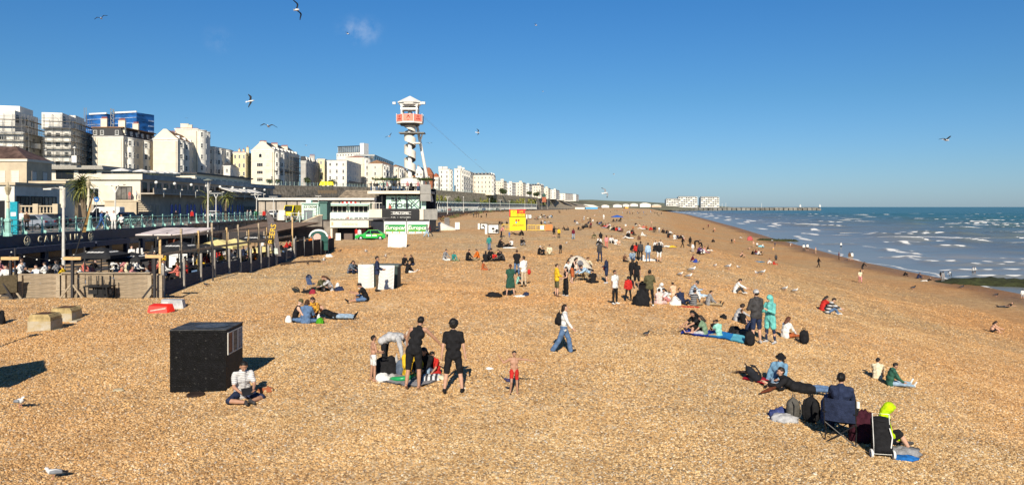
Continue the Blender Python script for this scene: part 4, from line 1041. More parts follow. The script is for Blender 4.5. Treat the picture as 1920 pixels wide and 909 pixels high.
# ------------------------------------------------------------------ aquarium terraces
def plain_box(name,label,pxl,pxc,pxe,Yc,yt,base,m,cat='building',ang=0):
 C,z,a,W,L=frame_of(pxl,pxc,pxe,Yc,yt,None,ang)
 b=empty(name,(C.x,C.y,base),-a,label,cat,'low buildings along the drive')
 MB().box(-W,0,0,0,L,z-base).build('wall',m,b)
 return b,W,L,z-base
SAND=mat('sandstone_render',(.58,.48,.34),rough=.85,var=.12,scale=.5,bump=.15)
DKRENDER=mat('grey_brown_render',(.46,.40,.33),rough=.85,var=.15,scale=.5,bump=.15)
def balustrade(parent,a,c,z,h=.9,n=None):
 a,c=Vec(a),Vec(c);L=(c-a).length;n=n or int(L/.38)
 ang=math.atan2((c-a).y,(c-a).x);mid=(a+c)/2
 MB().cbox(mid+Vec((0,0,z+h)),(L,.3,.14),rz=ang).cbox(mid+Vec((0,0,z+.06)),(L,.3,.12),rz=ang).build('coping',SAND,parent)
 me=_BAL
 for k in range(n):link('baluster',me,parent,a.lerp(c,(k+.5)/n)+Vec((0,0,z+.1)),0,(1,1,h-.15))
_BAL=MB().lathe([(.07,0),(.05,.08),(.11,.35),(.06,.7),(.07,.95),(.07,1)],8).mesh('baluster',[SAND],smooth=True)
def aquarium():
 b,W,L,H=plain_box('pavilion','sandstone pavilion with dark pitched lead roof at the left edge',-70,50,97,118,303,12.0,SAND)
 MB().box(-W-.2,-.2,H,.2,L+.2,H+.4).build('cornice',CREAM,b)
 h0=H+.4;MB().add([(-W-.2,-.2,h0),(.2,-.2,h0),(.2,L,h0),(-W-.2,L,h0),(-W+2,2.0,h0+1.5),(-2.6,2.0,h0+1.5),(-2.6,L-2,h0+1.5),(-W+2,L-2,h0+1.5),(-W+3,3,h0+2.2),(-3.6,3,h0+2.2),(-3.6,L-3,h0+2.2),(-W+3,L-3,h0+2.2)],[(0,1,5,4),(1,2,6,5),(2,3,7,6),(3,0,4,7),(4,5,9,8),(5,6,10,9),(6,7,11,10),(7,4,8,11),(8,9,10,11)]).build('roof',mat('red_brown_lead',(.12,.075,.06),rough=.6,var=.4,scale=.8),b)
 for s in(1.8,4.0,6.8):window(b,'blind',(-s,-.012,H-3.6),0,1.3,2.2,CREAM,OFFW)
 for s in(2,5):window(b,'blind',(.012,s*L/7,H-3.6),R(90),1.3,2.2,DKRENDER,OFFW)
 b,W,L,H=plain_box('arcade_building','low cream building with tall sash windows behind the stone balustrade',-50,27,112,94,347,DRZ-.1,OFFW)
 MB().box(-W-.3,-.3,H,.3,L+3,H+.35).build('cornice',SAND,b)
 for k in range(3):window(b,'wide',(.012,L*(k+.55)/3.3,1.5),R(90),2.6,2.1,BLACKM,CURT_HAZE if k==2 else GLASS)
 MB().box(-W+.5,-.06,0,-1.2,0.0,3.0).build('doorway',BLACKM,b)
 b2,W,L,H2=plain_box('entrance_block','cream entrance block beside the palm tree',105,122,140,112,344,DRZ-.1,CREAM)
 MB().box(-W-4,-.25,H2,.25,L,H2+.35).build('cornice',SAND,b2)
 w=empty('balustrade_wall',(PX(30,84),84,DRZ),0,'stone wall with rounded balusters in front of the low cream building','wall')
 w0=Vec(w.location);p=lambda px:Vec((PX(px,84)-w0.x,0,0))
 MB().box(0,.1,0,p(103).x,.5,1.3).build('wall',SAND,w)
 for px in(31,66,103):MB().box(p(px).x-.3,.0,0,p(px).x+.3,.62,2.45).build('pier',SAND,w)
 balustrade(w,p(33)+Vec((0,.3,0)),p(63)+Vec((0,.3,0)),1.3);balustrade(w,p(69)+Vec((0,.3,0)),p(101)+Vec((0,.3,0)),1.3)
 b,W,L,H=plain_box('terrace_building','long grey terrace building with blue arched doors and balcony beside the drive',150,264,512,145,336,DRZ-.1,DKRENDER)
 MB().box(-W,-.08,2.6,-.05,0,H-.02).build('end_wall',CREAM,b)
 MB().box(-W-.3,-.5,H,.5,L,H+1.0).build('parapet',mat('blue_grey_paint',(.22,.27,.30),rough=.6,var=.15,scale=.6),b)
 MB().box(-W-.3,-.56,H-.1,.56,-.5,H+1.0).build('fascia',CREAM,b)
 MB().box(.0,.0,H-2.9,2.6,L,H-2.65).build('balcony_slab',DKRENDER,b)
 MB().box(2.35,.0,H-2.65,2.55,L,H-1.7).build('balcony_wall',mat('dark_stone_balustrade',(.34,.29,.24),rough=.9,var=.35,scale=1,stretch=(1,6,1)),b)
 for k in range(int(L/3)):
  y=1.5+k*3.0
  window(b,'wide',(.012,y,H-2.5),R(90),1.7,1.9,BLACKM)
 k=0;y=13
 bd=mat('blue_door_paint',(.03,.12,.55),rough=.5,var=.25)
 while y<54:
  for j in range(3):window(b,'arch',(.012,y+j*1.9,.1),R(90),1.25,2.9,DKRENDER,bd,'door')
  y+=7.6
 for k in range(14):window(b,'sash',(.012,55+k*1.4,.1),R(90),.8,2.4,DKRENDER,BLACKM,'door')
 for k in range(3):window(b,'sash',(.012,1.5+k*2.6,.1),R(90),1.2,2.5,DKRENDER,SAND,'door')
 bk=MB().box(-.1,-.06,0,.1,.06,1.7).box(-.1,-.5,1.5,.1,.06,1.7).mesh('bracket',[OFFW])
 for k in range(9):link('bracket',bk,b,(2.6,4+k*7.5,H-3.4),R(90))
 for k in range(9):MB().ball((2.5,1+k*8,H-.6),.32,8,6).build('globe_lamp',WHITE,b)
 window(b,'wide',(-3.2,-.09,H-4.0),0,3.2,2.6,BLACKM,CURT_HAZE);window(b,'wide',(-9.5,-.09,H-3.9),0,3.0,2.2,WHITE)
 MB().box(-6.5,-1.6,H-4.4,.3,-.08,H-4.1).build('landing',SAND,b);MB().box(-6.2,-1.5,H-6.9,-.1,-.1,H-4.4).build('landing_wall',SAND,b)
 for k in range(7):MB().box(.0+k*.0+.3,-1.6+.0,H-4.5-k*.35,.75+k*.3,-.3,H-4.3-k*.35).build('step',SAND,b)
 MB().box(-9.0,-.3,2.5-2.4,-6.9,-.08,2.6).build('garage_door',BLACKM,b);MB().box(-12,-.3,.1,-10,-.08,2.6).build('garage_door',BLACKM,b)
 aw=mat('white_black_awning',(.72,.70,.66),rough=.8,var=.05)
 for k in range(4):
  y=38+k*6.2
  MB().extr([(.2,y,H-.7),(.2,y,H-.5),(3.6,y,H-1.6),(3.6,y,H-1.75)],(0,0,0),(0,4.6,0)).build('awning',aw,b)
 t,W2,L2,H3=plain_box('restaurant','flat roofed cream restaurant on the upper terrace under the scaffolded blocks',97,190,330,152,318,PZ(336,150)-.2,CREAM)
 MB().box(-W2-.5,-1.2,H3,1.0,L2,H3+.35).box(-W2-.1,-.4,H3+.35,.4,L2,H3+.8).build('roof',mat('pale_lead',(.35,.33,.29),rough=.7,var=.2),t)
 for s in(1.6,6.2):window(t,'wide',(-s-1.2,-.03,.3),0,3.6,1.75,BLACKM)
 for k in range(7):window(t,'wide',(.012,2+k*4.2,.2),R(90),3.2,1.6,BLACKM)
 t,W2,L2,H3=plain_box('restaurant','second flat roofed pavilion on the upper terrace below the bow fronted houses',330,366,470,190,326,PZ(347,190)-.2,CREAM)
 MB().box(-W2-.4,-.8,H3,.8,L2,H3+.4).build('roof',SLATE,t)
 for k in range(9):window(t,'wide',(.012,2+k*L2/9.5,.3),R(90),L2/13,1.9,OFFW)
 window(t,'wide',(-2.2,-.02,.3),0,2.6,1.8,BLACKM)
aquarium()
def parasol(px,py,Y,r,m,label,group,hp=2.4,zg=None,logo=None,sq=False,name='parasol'):
 z=PZ(py,Y)if zg is None else zg+hp
 o=empty(name,(PX(px,Y),Y,z-hp),rnd.uniform(0,.7)if not sq else 0,label,'parasol',group)
 n=4 if sq else 8;a0=R(45)if sq else 0
 MB().tube([(0,0,0),(0,0,hp)],.03,6).build('pole',BLACKM if m is BLKCLOTH else WHITE,o)
 c=MB();ring=[(r*cos(a0+2*PI*k/n),r*sin(a0+2*PI*k/n),hp-.28*r)for k in range(n)]
 low=[(x,y,z-.16)for x,y,z in ring]
 c.add([(0,0,hp)]+ring+low,[(0,1+k,1+(k+1)%n)for k in range(n)]+[(1+k,1+n+k,1+n+(k+1)%n,1+(k+1)%n)for k in range(n)])
 c.add([(0,0,hp-.05)]+[(x*.98,y*.98,z-.03)for x,y,z in ring],[(0,1+(k+1)%n,1+k)for k in range(n)])
 c.build('canopy',m,o)
 if logo:
  d=r*cos(PI/n);sl=math.atan2(.28*r,d)
  for q in range(2):
   L=MB()
   for k in range(5):L.add([(-.5+k*.22,-.09-.02*(k%2),0),(-.3+k*.22,-.06,0),(-.28+k*.22,.08,0),(-.46+k*.22,.05+.04*(k%2),0)],[(0,1,2,3)])
   e=L.build('emblem',WHITE,o);e.scale=(r*.55,r*.6,1)
   ph=R(-90+90*q)
   e.location=(d*.62*cos(ph),d*.62*sin(ph),hp-.28*r*.62+.012);e.rotation_euler=Matrix.Rotation(ph+R(90),3,'Z').__matmul__(Matrix.Rotation(sl,3,'X')).to_euler()
 return o
gU='black parasols over the bar terrace'
for(px,py,Y,r,lb)in((190,463,42.5,1.55,'black parasol with pale emblem nearest the timber wall'),(247,472,44.5,1.4,'second black parasol, behind the T shaped corner frame'),(335,451,47,1.75,'large black parasol with pale emblem behind the first pine upright'),(385,456,51,1.5,'black parasol just left of the yellow ones'),(478,437,62,2.0,'black parasol with pale emblem before the brown ramp roof')):
 parasol(px,py,Y,r,BLKCLOTH,lb,gU,2.6,logo=True,sq=True)
for(px,py,Y,r,lb)in((393,443,56,1.5,'pale yellow parasol, upper left of the yellow ones'),(408,449,54,1.7,'largest pale yellow parasol behind the fence uprights'),(440,447,57,1.2,'smaller pale yellow parasol right of the largest'),(496,460,61.5,1.4,'pale yellow parasol behind the feather flag')):
 parasol(px,py,Y,r,YELCLOTH,lb,'yellow parasols over the bar terrace',2.5)
gW='white parasols on the aquarium terrace'
for i,(px,py,Y,r,lb)in enumerate(((228,315,149,1.9,'white parasol leftmost on the upper terrace'),(265,317,152,1.6,'white parasol second on the upper terrace'),(284,319,156,1.5,'white parasol in the middle of the upper terrace row'),(297,320,160,1.6,'white parasol fourth on the upper terrace'),(311,320,165,1.6,'white parasol fifth on the upper terrace'),(325,321,170,1.6,'white parasol last on the upper terrace before the pavilion'),(289,350.5,152,2.0,'white parasol on the balcony nearest the stairs'),(344,354,170,2.0,'white parasol on the balcony over the blue doors'),(385,357,182,1.8,'white parasol on the balcony left of the second palm'),(462,361,200,1.8,'white parasol on the balcony by the awnings'),(474,359,206,1.6,'white parasol on the balcony furthest along'))):
 parasol(px,py,Y,r,WHCLOTH,lb,gW,2.3)
# terrace pavilion with the pale slanted roof
def booth():
 Y=52;o=empty('bar_booth',(PX(262,Y),Y,6.25),0,'dark bar booth with pale pink slatted roof panels on the terrace','booth')
 w=PX(365,Y)-PX(262,Y);dark=BLACKM
 for x in(0,w*.5,w):
  for y in(0,2.4):MB().box(x-.05,y-.05,0,x+.05,y+.05,2.95).build('post',dark,o)
 for k in range(3):
  MB().add([(w*k/3-.1,-.4,2.78),(w*(k+1)/3-.2,-.4,2.78),(w*(k+1)/3-.2+.5,2.8,3.15),(w*k/3-.1+.5,2.8,3.15),(w*k/3-.1,-.4,2.86),(w*(k+1)/3-.2,-.4,2.86),(w*(k+1)/3-.2+.5,2.8,3.23),(w*k/3-.1+.5,2.8,3.23)],[(3,2,1,0),(4,5,6,7),(0,1,5,4),(1,2,6,5),(2,3,7,6),(3,0,4,7)]).build('roof_panel',mat('pale_pink_panel',(.74,.63,.59),rough=.5,var=.15,scale=1),o)
 MB().box(-.1,-.42,2.6,w,-.36,2.77).build('fascia',dark,o)
 MB().box(.1,2.3,.1,w-.1,2.4,2.7).build('back_wall',NAVY2,o);MB().box(w*.25,2.2,1.4,w*.45,2.29,2.4).build('menu_board',mat('red_brown_board',(.22,.07,.04)),o)
 MB().box(.2,-.05,0,w*.8,.4,1.0).build('counter',DARKWOOD,o);MB().box(w*.55,-.14,.55,w*.88,-.08,1.5).build('notice',WHITE,o)
booth()
# string lights over the terrace
sl=empty('string_lights',(PX(10,41),41,6.2),0,'sagging string of small bulbs before the navy bar front','lights')
wire=MB();prev=None
for k in range(36):
 t=k/35;x=t*9.2;z=2.35-.5*sin(PI*((t*3)%1))-.1*t;q=Vec((x,.5+t*5,z))
 if prev is not None:wire.tube([prev,q],.012,4)
 if k%2==0:MB().ball(q-Vec((0,0,.06)),.045,6,4).build('bulb',mat('white_bulb',(.8,.78,.7),rough=.3),sl)
 prev=q
wire.build('wire',BLACKM,sl)
for x,y in((.2,.5),(3.1,2.2),(6.2,3.9),(9.2,5.5)):MB().tube([(x,y,0),(x,y,2.5)],.05,6).build('pole',DARKWOOD,sl)
# feather flag
def feather():
 Y=60.6;o=empty('feather_flag',(PX(517.5,Y),Y,float(HB(PX(517,Y),Y))),0,'tall grey feather flag reading BEERS beside the terrace fence','flag')
 MB().tube([(.0,0,0),(-.05,0,1.5),(-.4,0,3.2),(-.72,0,4.5)],[.04,.035,.025,.015],6).build('pole',STEEL,o)
 n=12;g=[]
 for k in range(n+1):
  t=k/n;z=.75+t*3.75;xl=-.36-.46*t;xr=.44-.66*t-.58*t**6
  g.append([(xl+(xr-xl)*j/4,.05*sin(j*1.3+t*4),z)for j in range(5)])
 f=MB().sheet(g);f.sheet([[(x,y+.012,z)for x,y,z in row]for row in g]);f.build('banner',cloth((.145,.125,.125)),o,smooth=True)
 q=text('BEERS',.62,mat('amber_letters',(.78,.50,.06)),o,(-.27,-.075,2.55),(R(90),R(-81),0),.004,'lettering',bold=.008)
 MB().add([(-.12,-.075,.95),(.2,-.075,.93),(.14,-.075,1.38),(-.18,-.075,1.4)],[(0,1,2,3)]).build('logo_patch',mat('pale_patch',(.62,.70,.60)),o)
 text('12',.26,BLACKM,o,(.01,-.085,1.16),(R(90),R(-8),0),.003)if False else None
feather()
# ramp roof, stair and flank wall down to the beach
def stair():
 o=empty('beach_stair',(-35.6,112,6.2),0,'stone stair with railing climbing from the bar terrace to the promenade','stairs')
 n=16
 for k in range(n):
  x=1.0+k*.36;z=.17*(k+1);MB().box(x,0,0,x+.36,2.4,z).build('step',PAVE,o)
 MB().extr([(.6,-.3,-.1),(7.2,-.3,-.1),(7.2,-.3,3.5),(6.8,-.3,3.5),(.6,-.3,.9)],(0,0,0),(0,.28,0)).build('flank_wall',mat('grey_brown_wall',(.25,.22,.19),rough=.9,var=.25,scale=.8,bump=.2),o)
 MB().extr([(.5,-.38,.9),(6.8,-.38,3.5),(7.3,-.38,3.5),(7.3,-.38,3.66),(6.75,-.38,3.66),(.5,-.38,1.06)],(0,0,0),(0,.4,0)).build('coping',SAND,o)
 pm=MB().tube([(0,0,0),(0,0,1.15)],[.08,.05],6).ball((0,0,1.2),.08,6,4).mesh('post',[MATS['pale_green_paint']])
 for k in range(7):link('post',pm,o,(.8+k*1.0,-.2,1.1+k*.41))
 for h in(.55,1.05):MB().tube([(.8,-.2,1.1+h),(6.8,-.2,3.56+h)],.03,5).build('rail',TEALD,o)
 MB().box(7.3,.0,-.1,13.5,.5,2.68).build('side_wall',MATS['grey_brown_wall'],o)
 r=empty('ramp_roof',(-37.5,96,6.3),0,'broad flat brown roof sloping up behind the feather flag','roof')
 MB().add([(.3,0,1.5),(6,0,1.3),(9.3,14.5,2.45),(.5,14.5,2.5)],[(0,1,2,3)]).add([(.3,0,1.35),(6,0,1.15),(9.3,14.5,2.3),(.5,14.5,2.35)],[(3,2,1,0)]).build('deck',mat('brown_felt',(.20,.135,.095),rough=.95,var=.18,scale=1.5),r)
 MB().box(.3,-.1,-.1,6,.0,1.5).build('front_board',DARKWOOD,r)
 for x in(1,3.4,5.6):MB().box(x,-.16,-.1,x+.12,-.1,1.6).build('post',TIMBER,r)
stair()
# green topped kiosk umbrella stand, red bibs
def terrace_sign():
 o=empty('sign_board',(PX(597,76),76,6.3),0,'white topped dark green round headed sign board by the windbreak','sign')
 n=10;w=.95
 pts=[(-w,0,.3)]+[(-w*cos(PI*k/n),0,1.6+.75*sin(PI*k/n))for k in range(n+1)]+[(w,0,.3)]
 MB().extr(pts,(0,0,0),(0,.12,0)).build('board',mat('dark_bottle_green',(.02,.09,.075),rough=.5),o)
 c=MB().lathe([(.40,0),(.40,.03),(0,.03)],14);c.v=[(v[0]-.1,-.02-v[2],v[1]+1.6)for v in c.v];c.build('roundel',mat('pale_pink_roundel',(.75,.45,.38)),o)
 MB().box(-.5,-.05,.75,-.05,-.01,1.15).build('notice',WHITE,o)
 for x in(-.7,.7):MB().box(x-.05,.02,0,x+.05,.1,.31).build('leg',BLACKM,o)
 pts2=[(-w*1.04*cos(PI*k/n),-.02,1.62+.82*sin(PI*k/n))for k in range(n+1)]+[(w*.85*cos(PI*k/n),-.02,1.75+.5*sin(PI*k/n))for k in range(n+1)]
 MB().extr(pts2,(0,0,0),(0,.16,0)).build('rim',WHITE,o)
terrace_sign()
# ------------------------------------------------------------------ spiral tower and the bar it stands on
def bar_tower():
 Y=134.0;z0=6.3
 def X(px):return PX(px,Y)
 def Z(py):return PZ(py,Y)
 O=Vec((X(765),Y,z0))
 o=empty('tower_bar',O,0,'two storey mint and cream beach bar with open deck under the spiral tower','bar')
 def bx(name,p0,p1,ya,yb,t,b,m):
  return MB().box(X(p0)-O.x,ya,Z(b)-z0,X(p1)-O.x,yb,Z(t)-z0).build(name,m,o)
 CORR=mat('grey_corrugated_sheet',(.30,.29,.27),rough=.6,var=.15,scale=1)
 bx('ground_wall',694,806,.8,11,410,446,NAVY2)
 bx('band',692,716,0,12,392,411,CREAM);bx('band',716.3,786,.02,12,391,413,DARKWOOD);bx('band',786.3,794,-.05,12,392,412,CREAM)
 fl=MB()
 for k in range(26):fl.box(X(794)-O.x+.05*(k%2),.1+k*.45,Z(412)-z0,X(794)-O.x+.12+.05*(k%2),.1+k*.45+.43,Z(392)-z0)
 fk=fl.build('flank',CORR,o);fk['kind']='stuff'
 MB().box(X(794)-O.x,.1,Z(412)-z0,X(808)-O.x,.3,Z(392)-z0).build('flank',CORR,o)
 MB().box(X(808.3)-O.x,.1,Z(412)-z0,X(820)-O.x,.3,Z(392)-z0).build('flank',CORR,o)
 for k in range(16):MB().box(X(794+k*1.65)-O.x,.04,Z(412)-z0,X(794.7+k*1.65)-O.x,.1,Z(392)-z0).build('rib',CORR,o)
 bn=bx('banner',716.5,787,-.06,.0,394,411,mat('black_banner',(.02,.02,.022),rough=.6))
 for k in range(3):MB().box(X(733)-O.x,-.075,Z(397.6+k*2.2)-z0,X(771)-O.x,-.065,Z(397.0+k*2.2)-z0).build('stripe',WHITE,bn)if k!=1 else None
 text('DALTONS',.62,WHITE,bn,(X(751.5)-O.x,-.08,Z(399.4)-z0),bold=.015)
 text('BAR  +  KITCHEN',.3,WHITE,bn,(X(751.5)-O.x,-.08,Z(407.6)-z0),sx=1.5)
 bx('mint_wall',722,797,1.2,1.5,367,392,MINT);bx('back_wall',694,806,9,11,352,392,NAVY2);bx('dark_wall',700,721,3,3.2,367,392,NAVY2)
 text('BAR  +',1.0,BLACKM,o,(X(747)-O.x,1.17,Z(374.5)-z0),bold=.03);text('KITCHEN',1.0,BLACKM,o,(X(749)-O.x,1.17,Z(385.5)-z0),bold=.03)
 for px in(716,742,762,787):MB().box(X(px)-O.x-.09,.1,Z(393)-z0,X(px)-O.x+.09,.3,Z(362)-z0).build('column',BLACKM,o)
 for(a,c)in((762,787),(787,762)):MB().bar((X(a)-O.x,.2,Z(391)-z0),(X(c)-O.x,.2,Z(367)-z0),.14,.1).build('brace',BLACKM,o)
 for px in(693,699,705,711):MB().box(X(px)-O.x-.04,.05,Z(393)-z0,X(px)-O.x+.04,.13,Z(380)-z0).build('baluster',OFFW,o)
 MB().box(X(692)-O.x,.04,Z(381)-z0,X(716)-O.x,.14,Z(380)-z0).build('rail',OFFW,o)
 bx('deck',690,788,-.6,11,358,363.5,CREAM);bx('deck',788.3,806,-.4,11,358.4,363,MATS['grey_corrugated_sheet'])
 bx('deck_flank',788.5,808,-.3,-.1,346,377,CORR)
 for k in range(14):
  px=690+k*7.5;MB().box(X(px)-O.x-.03,-.55,Z(358)-z0,X(px)-O.x+.03,-.49,Z(345)-z0).build('post',BLACKM,o)
 for py in(345,349.5,354):MB().box(X(690)-O.x,-.54,Z(py)-z0-.03,X(788)-O.x,-.5,Z(py)-z0+.03).build('rail',BLACKM,o)
 bx('canopy',755,806,3,10,333,335.5,mat('dark_green_canopy',(.05,.06,.03),rough=.8));bx('canopy',692,754,4,9,333.5,335,MATS['dark_green_canopy'])
 for px in(693,722,755,786):MB().box(X(px)-O.x-.06,3,Z(359)-z0,X(px)-O.x+.06,3.14,Z(334)-z0).build('column',OFFW,o)
 bx('bar_counter',752,786,7,9,345,358,NAVY2)
 for i,(px,w)in enumerate(((703,.8),(711,1.0),(720,.8))):MB().lathe([(w,0),(.1,.6),(0,.62)],8,(X(px)-O.x,5,Z(346)-z0)).build('parasol_top',MINT,o)
 g=MB();r2=random.Random(3)
 for k in range(420):
  c=Vec((X(r2.uniform(692,806))-O.x,r2.uniform(2.7,3.0),Z(r2.gauss(334.5,1.6))-z0));s=r2.uniform(.1,.22)
  d=Vec((r2.uniform(-1,1),r2.uniform(-1,1),r2.uniform(-1,1))).normalized();e=d.orthogonal().normalized()
  g.add([c+d*s,c+e*s*.6,c-d*s,c-e*s*.6],[(0,1,2,3)])
 gg=g.build('garland',LEAF,o);gg['kind']='stuff'
 h=empty('hoarding',(X(720),Y-3.0,6.3),0,'white hoarding with two green Europcar banners at the foot of the tower bar','hoarding')
 Yf=Y-3
 def hx(px):return PX(px,Yf)-X(720)
 for i,(a,c)in enumerate(((720.5,761.5),(763.5,804.5))):
  p=MB().box(hx(a),0,0,hx(c),.08,PZ(415,Yf)-6.3).build('panel',WHITE,h)
  g=MB().box(hx(a+2),-.05,PZ(434,Yf)-6.3,hx(c-2),-.01,PZ(421,Yf)-6.3).build('banner',GREENP,p)
  text('Europcar',.95,WHITE,g,(hx((a+c)/2),-.07,PZ(426.8,Yf)-6.3),shear=.2,bold=.02)
  MB().box(hx(a+3),-.06,PZ(432.2,Yf)-6.3,hx(c-3),-.055,PZ(431.4,Yf)-6.3).build('stripe',mat('lime',(.45,.62,.06)),g)
  for k in range(9):
   MB().box(hx(a+1+k*4.4),-.03,.1,hx(a+3.2+k*4.4),-.01,.45).build('print',[mat('orange_print',(.7,.35,.2)),MINT,mat('blue_print',(.3,.5,.7))][k%3],p)
 for px in(720,762.5,805):MB().tube([(hx(px),-.02,0),(hx(px),-.02,2.7)],.05,6).build('pole',STEEL,h)
 t=empty('spiral_tower',(X(763),Y+4,Z(352)),0,'white helter skelter tower with salmon octagonal gallery and pyramid roof','tower')
 T=Vec(t.location);Yt=Y+4
 def tz(py):return PZ(py,Yt)-T.z
 def tx(px):return PX(px,Yt)-T.x
 MB().tube([(0,0,0),(0,0,tz(196))],.40,12).build('shaft',WHITE,t,smooth=False)
 MB().lathe([(.9,tz(350)),(2.3,tz(350)),(2.0,tz(336)),(1.1,tz(333)),(.9,tz(333))],16).build('skirt',OFFW,t)
 sp=MB();g=[];r=1.03*(tx(773)-tx(752))/2
 n=160;turns=4.1;za,zb=tz(338),tz(236)
 for k in range(n+1):
  u=k/n;a=R(200)-2*PI*turns*u;z=za+(zb-za)*u
  c,s_=cos(a),sin(a)
  g.append([(r*c,r*s_,z+1.42),(r*c,r*s_,z),((r-.07)*c,(r-.07)*s_,z),((r-.07)*c,(r-.07)*s_,z+1.42)])
 g=[row+[row[0]]for row in g]
 sp.sheet(g);sp.build('chute_wall',mat('white_chute',(.78,.72,.62),rough=.55,var=.08,scale=2),t)
 fl=MB();fl.sheet([[(row[2][0],row[2][1],row[2][2]+.04),(.4*row[2][0]/r,.4*row[2][1]/r,row[2][2]+.04)]for row in g]);fl.sheet([[(row[2][0],row[2][1],row[2][2]-.04),(.4*row[2][0]/r,.4*row[2][1]/r,row[2][2]-.04)]for row in g])
 fl.build('stair_tread',mat('dark_steel_tread',(.10,.10,.11),rough=.6),t)
 ro=(tx(788.5)-tx(738))/2*1.02
 oc=lambda rr,a0=22.5:[(rr*cos(R(a0+45*k)),rr*sin(R(a0+45*k)))for k in range(8)]
 MB().prism(oc(ro),tz(232.5),tz(229.5)).build('gallery_floor',WHITE,t)
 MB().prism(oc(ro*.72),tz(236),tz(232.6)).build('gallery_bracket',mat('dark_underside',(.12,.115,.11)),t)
 SAL=mat('salmon_panel',(.80,.27,.19),rough=.5,var=.08,scale=1);REDL=mat('red_print',(.45,.02,.03))
 P=oc(ro)
 for k in range(8):
  a,c=Vec((*P[k],0)),Vec((*P[(k+1)%8],0));mid=(a+c)/2;nrm=mid.normalized();w=(c-a).length
  f=MB().box(-w/2+.06,-.05,tz(229.4),w/2-.06,.05,tz(216.5)).build('panel',SAL if k in(4,5,6,3)else mat('pale_grille',(.55,.5,.46)),t,mid,math.atan2(nrm.y,nrm.x)+R(90))
  if k in(4,6):
   text('ZIP',.42,REDL,f,(0,-.07,tz(220.6)));text('WIRE',.42,REDL,f,(0,-.07,tz(225.2)))
  if k==5:
   MB().tube([(0,-.07,tz(219)),(-.28,-.07,tz(224.2))],.05,5).tube([(0,-.07,tz(219)),(.3,-.07,tz(223.8))],.05,5).ball((0,-.07,tz(219.6)),.12,6,4).build('emblem',mat('dark_red_print',(.22,.015,.02)),f)
   text('zip',.28,REDL,f,(0,-.07,tz(227)))
  MB().box(-.05,-.05,tz(229.4),.05,.05,tz(214.5)).build('post',WHITE,t,a)
 ca=tx(777)-tx(763)
 for(sx_,sy_)in((-1,-1),(1,-1),(1,1),(-1,1)):
  MB().box(sx_*ca-.14,sy_*ca*.8-.14,tz(217),sx_*ca+.14,sy_*ca*.8+.14,tz(196)).build('cabin_post',WHITE,t)
 for py in(205.5,198.5):
  MB().box(-ca-.2,-ca*.8-.2,tz(py)-.2,ca+.2,-ca*.8+.2,tz(py)+.2).box(-ca-.2,ca*.8-.2,tz(py)-.2,ca+.2,ca*.8+.2,tz(py)+.2).box(-ca-.2,-ca*.8+.2,tz(py)-.2,-ca+.2,ca*.8-.2,tz(py)+.2).box(ca-.2,-ca*.8+.2,tz(py)-.2,ca+.2,ca*.8-.2,tz(py)+.2).build('cabin_beam',WHITE,t)
 MB().lathe([(.0,tz(196)),(.9,tz(198)),(.9,tz(203)),(0,tz(205))],10,(ca*.5,0,0)).build('winch',BLACKM,t)
 re=(tx(786)-tx(739))/2
 rf=MB();q=oc(re);rf.add([(0,0,tz(180))]+[(x,y,tz(192))for x,y in q]+[(x,y,tz(194.2))for x,y in q],[(0,1+k,1+(k+1)%8)for k in range(8)]+[(1+k,9+k,9+(k+1)%8,1+(k+1)%8)for k in range(8)]+[tuple(range(16,8,-1))])
 rf.build('roof',WHITE,t);MB().prism(oc(re*.9),tz(197.3),tz(194.9)).build('roof_soffit',WHITE,t)
 MB().bar((0,0,tz(195)),(tx(797),-1,tz(195.5)),.4,.35).build('boom',WHITE,t);MB().cbox((tx(795),-1,tz(195)),(.7,.6,.45)).build('boom_end',STEEL,t)
 MB().cbox((tx(740),-.5,tz(194.5)),(.55,.55,.4)).build('boom_end',WHITE,t)
 MB().tube([(tx(781),1,tz(236)),(tx(800),2.5,tz(346)),(tx(806),3,tz(378))],[.26,.30,.34],10).build('strut',WHITE,t)
 MB().box(tx(750),-1.6,tz(251.5),tx(797),.8,tz(249.3)).build('platform',mat('grey_platform',(.20,.20,.19)),t);MB().box(tx(770),-.8,tz(270),tx(789),.9,tz(267.5)).build('platform',OFFW,t)
 MB().bar((tx(788),1,tz(260)),(tx(792),0,tz(251)),.2,.2).build('knee',WHITE,t)
 for dx in(0,1.0,1.3):
  a=Vec((tx(786)+dx*.3,-.5,tz(209+dx*6)));b_=Vec((38+dx*1.5,190,tz(360+0)-6))
  pts=[a.lerp(b_,k/24)-Vec((0,0,7*sin(PI*k/24)*.5))for k in range(25)]
  MB().tube(pts,.009,4).build('zip_cable',STEEL,t)
bar_tower()
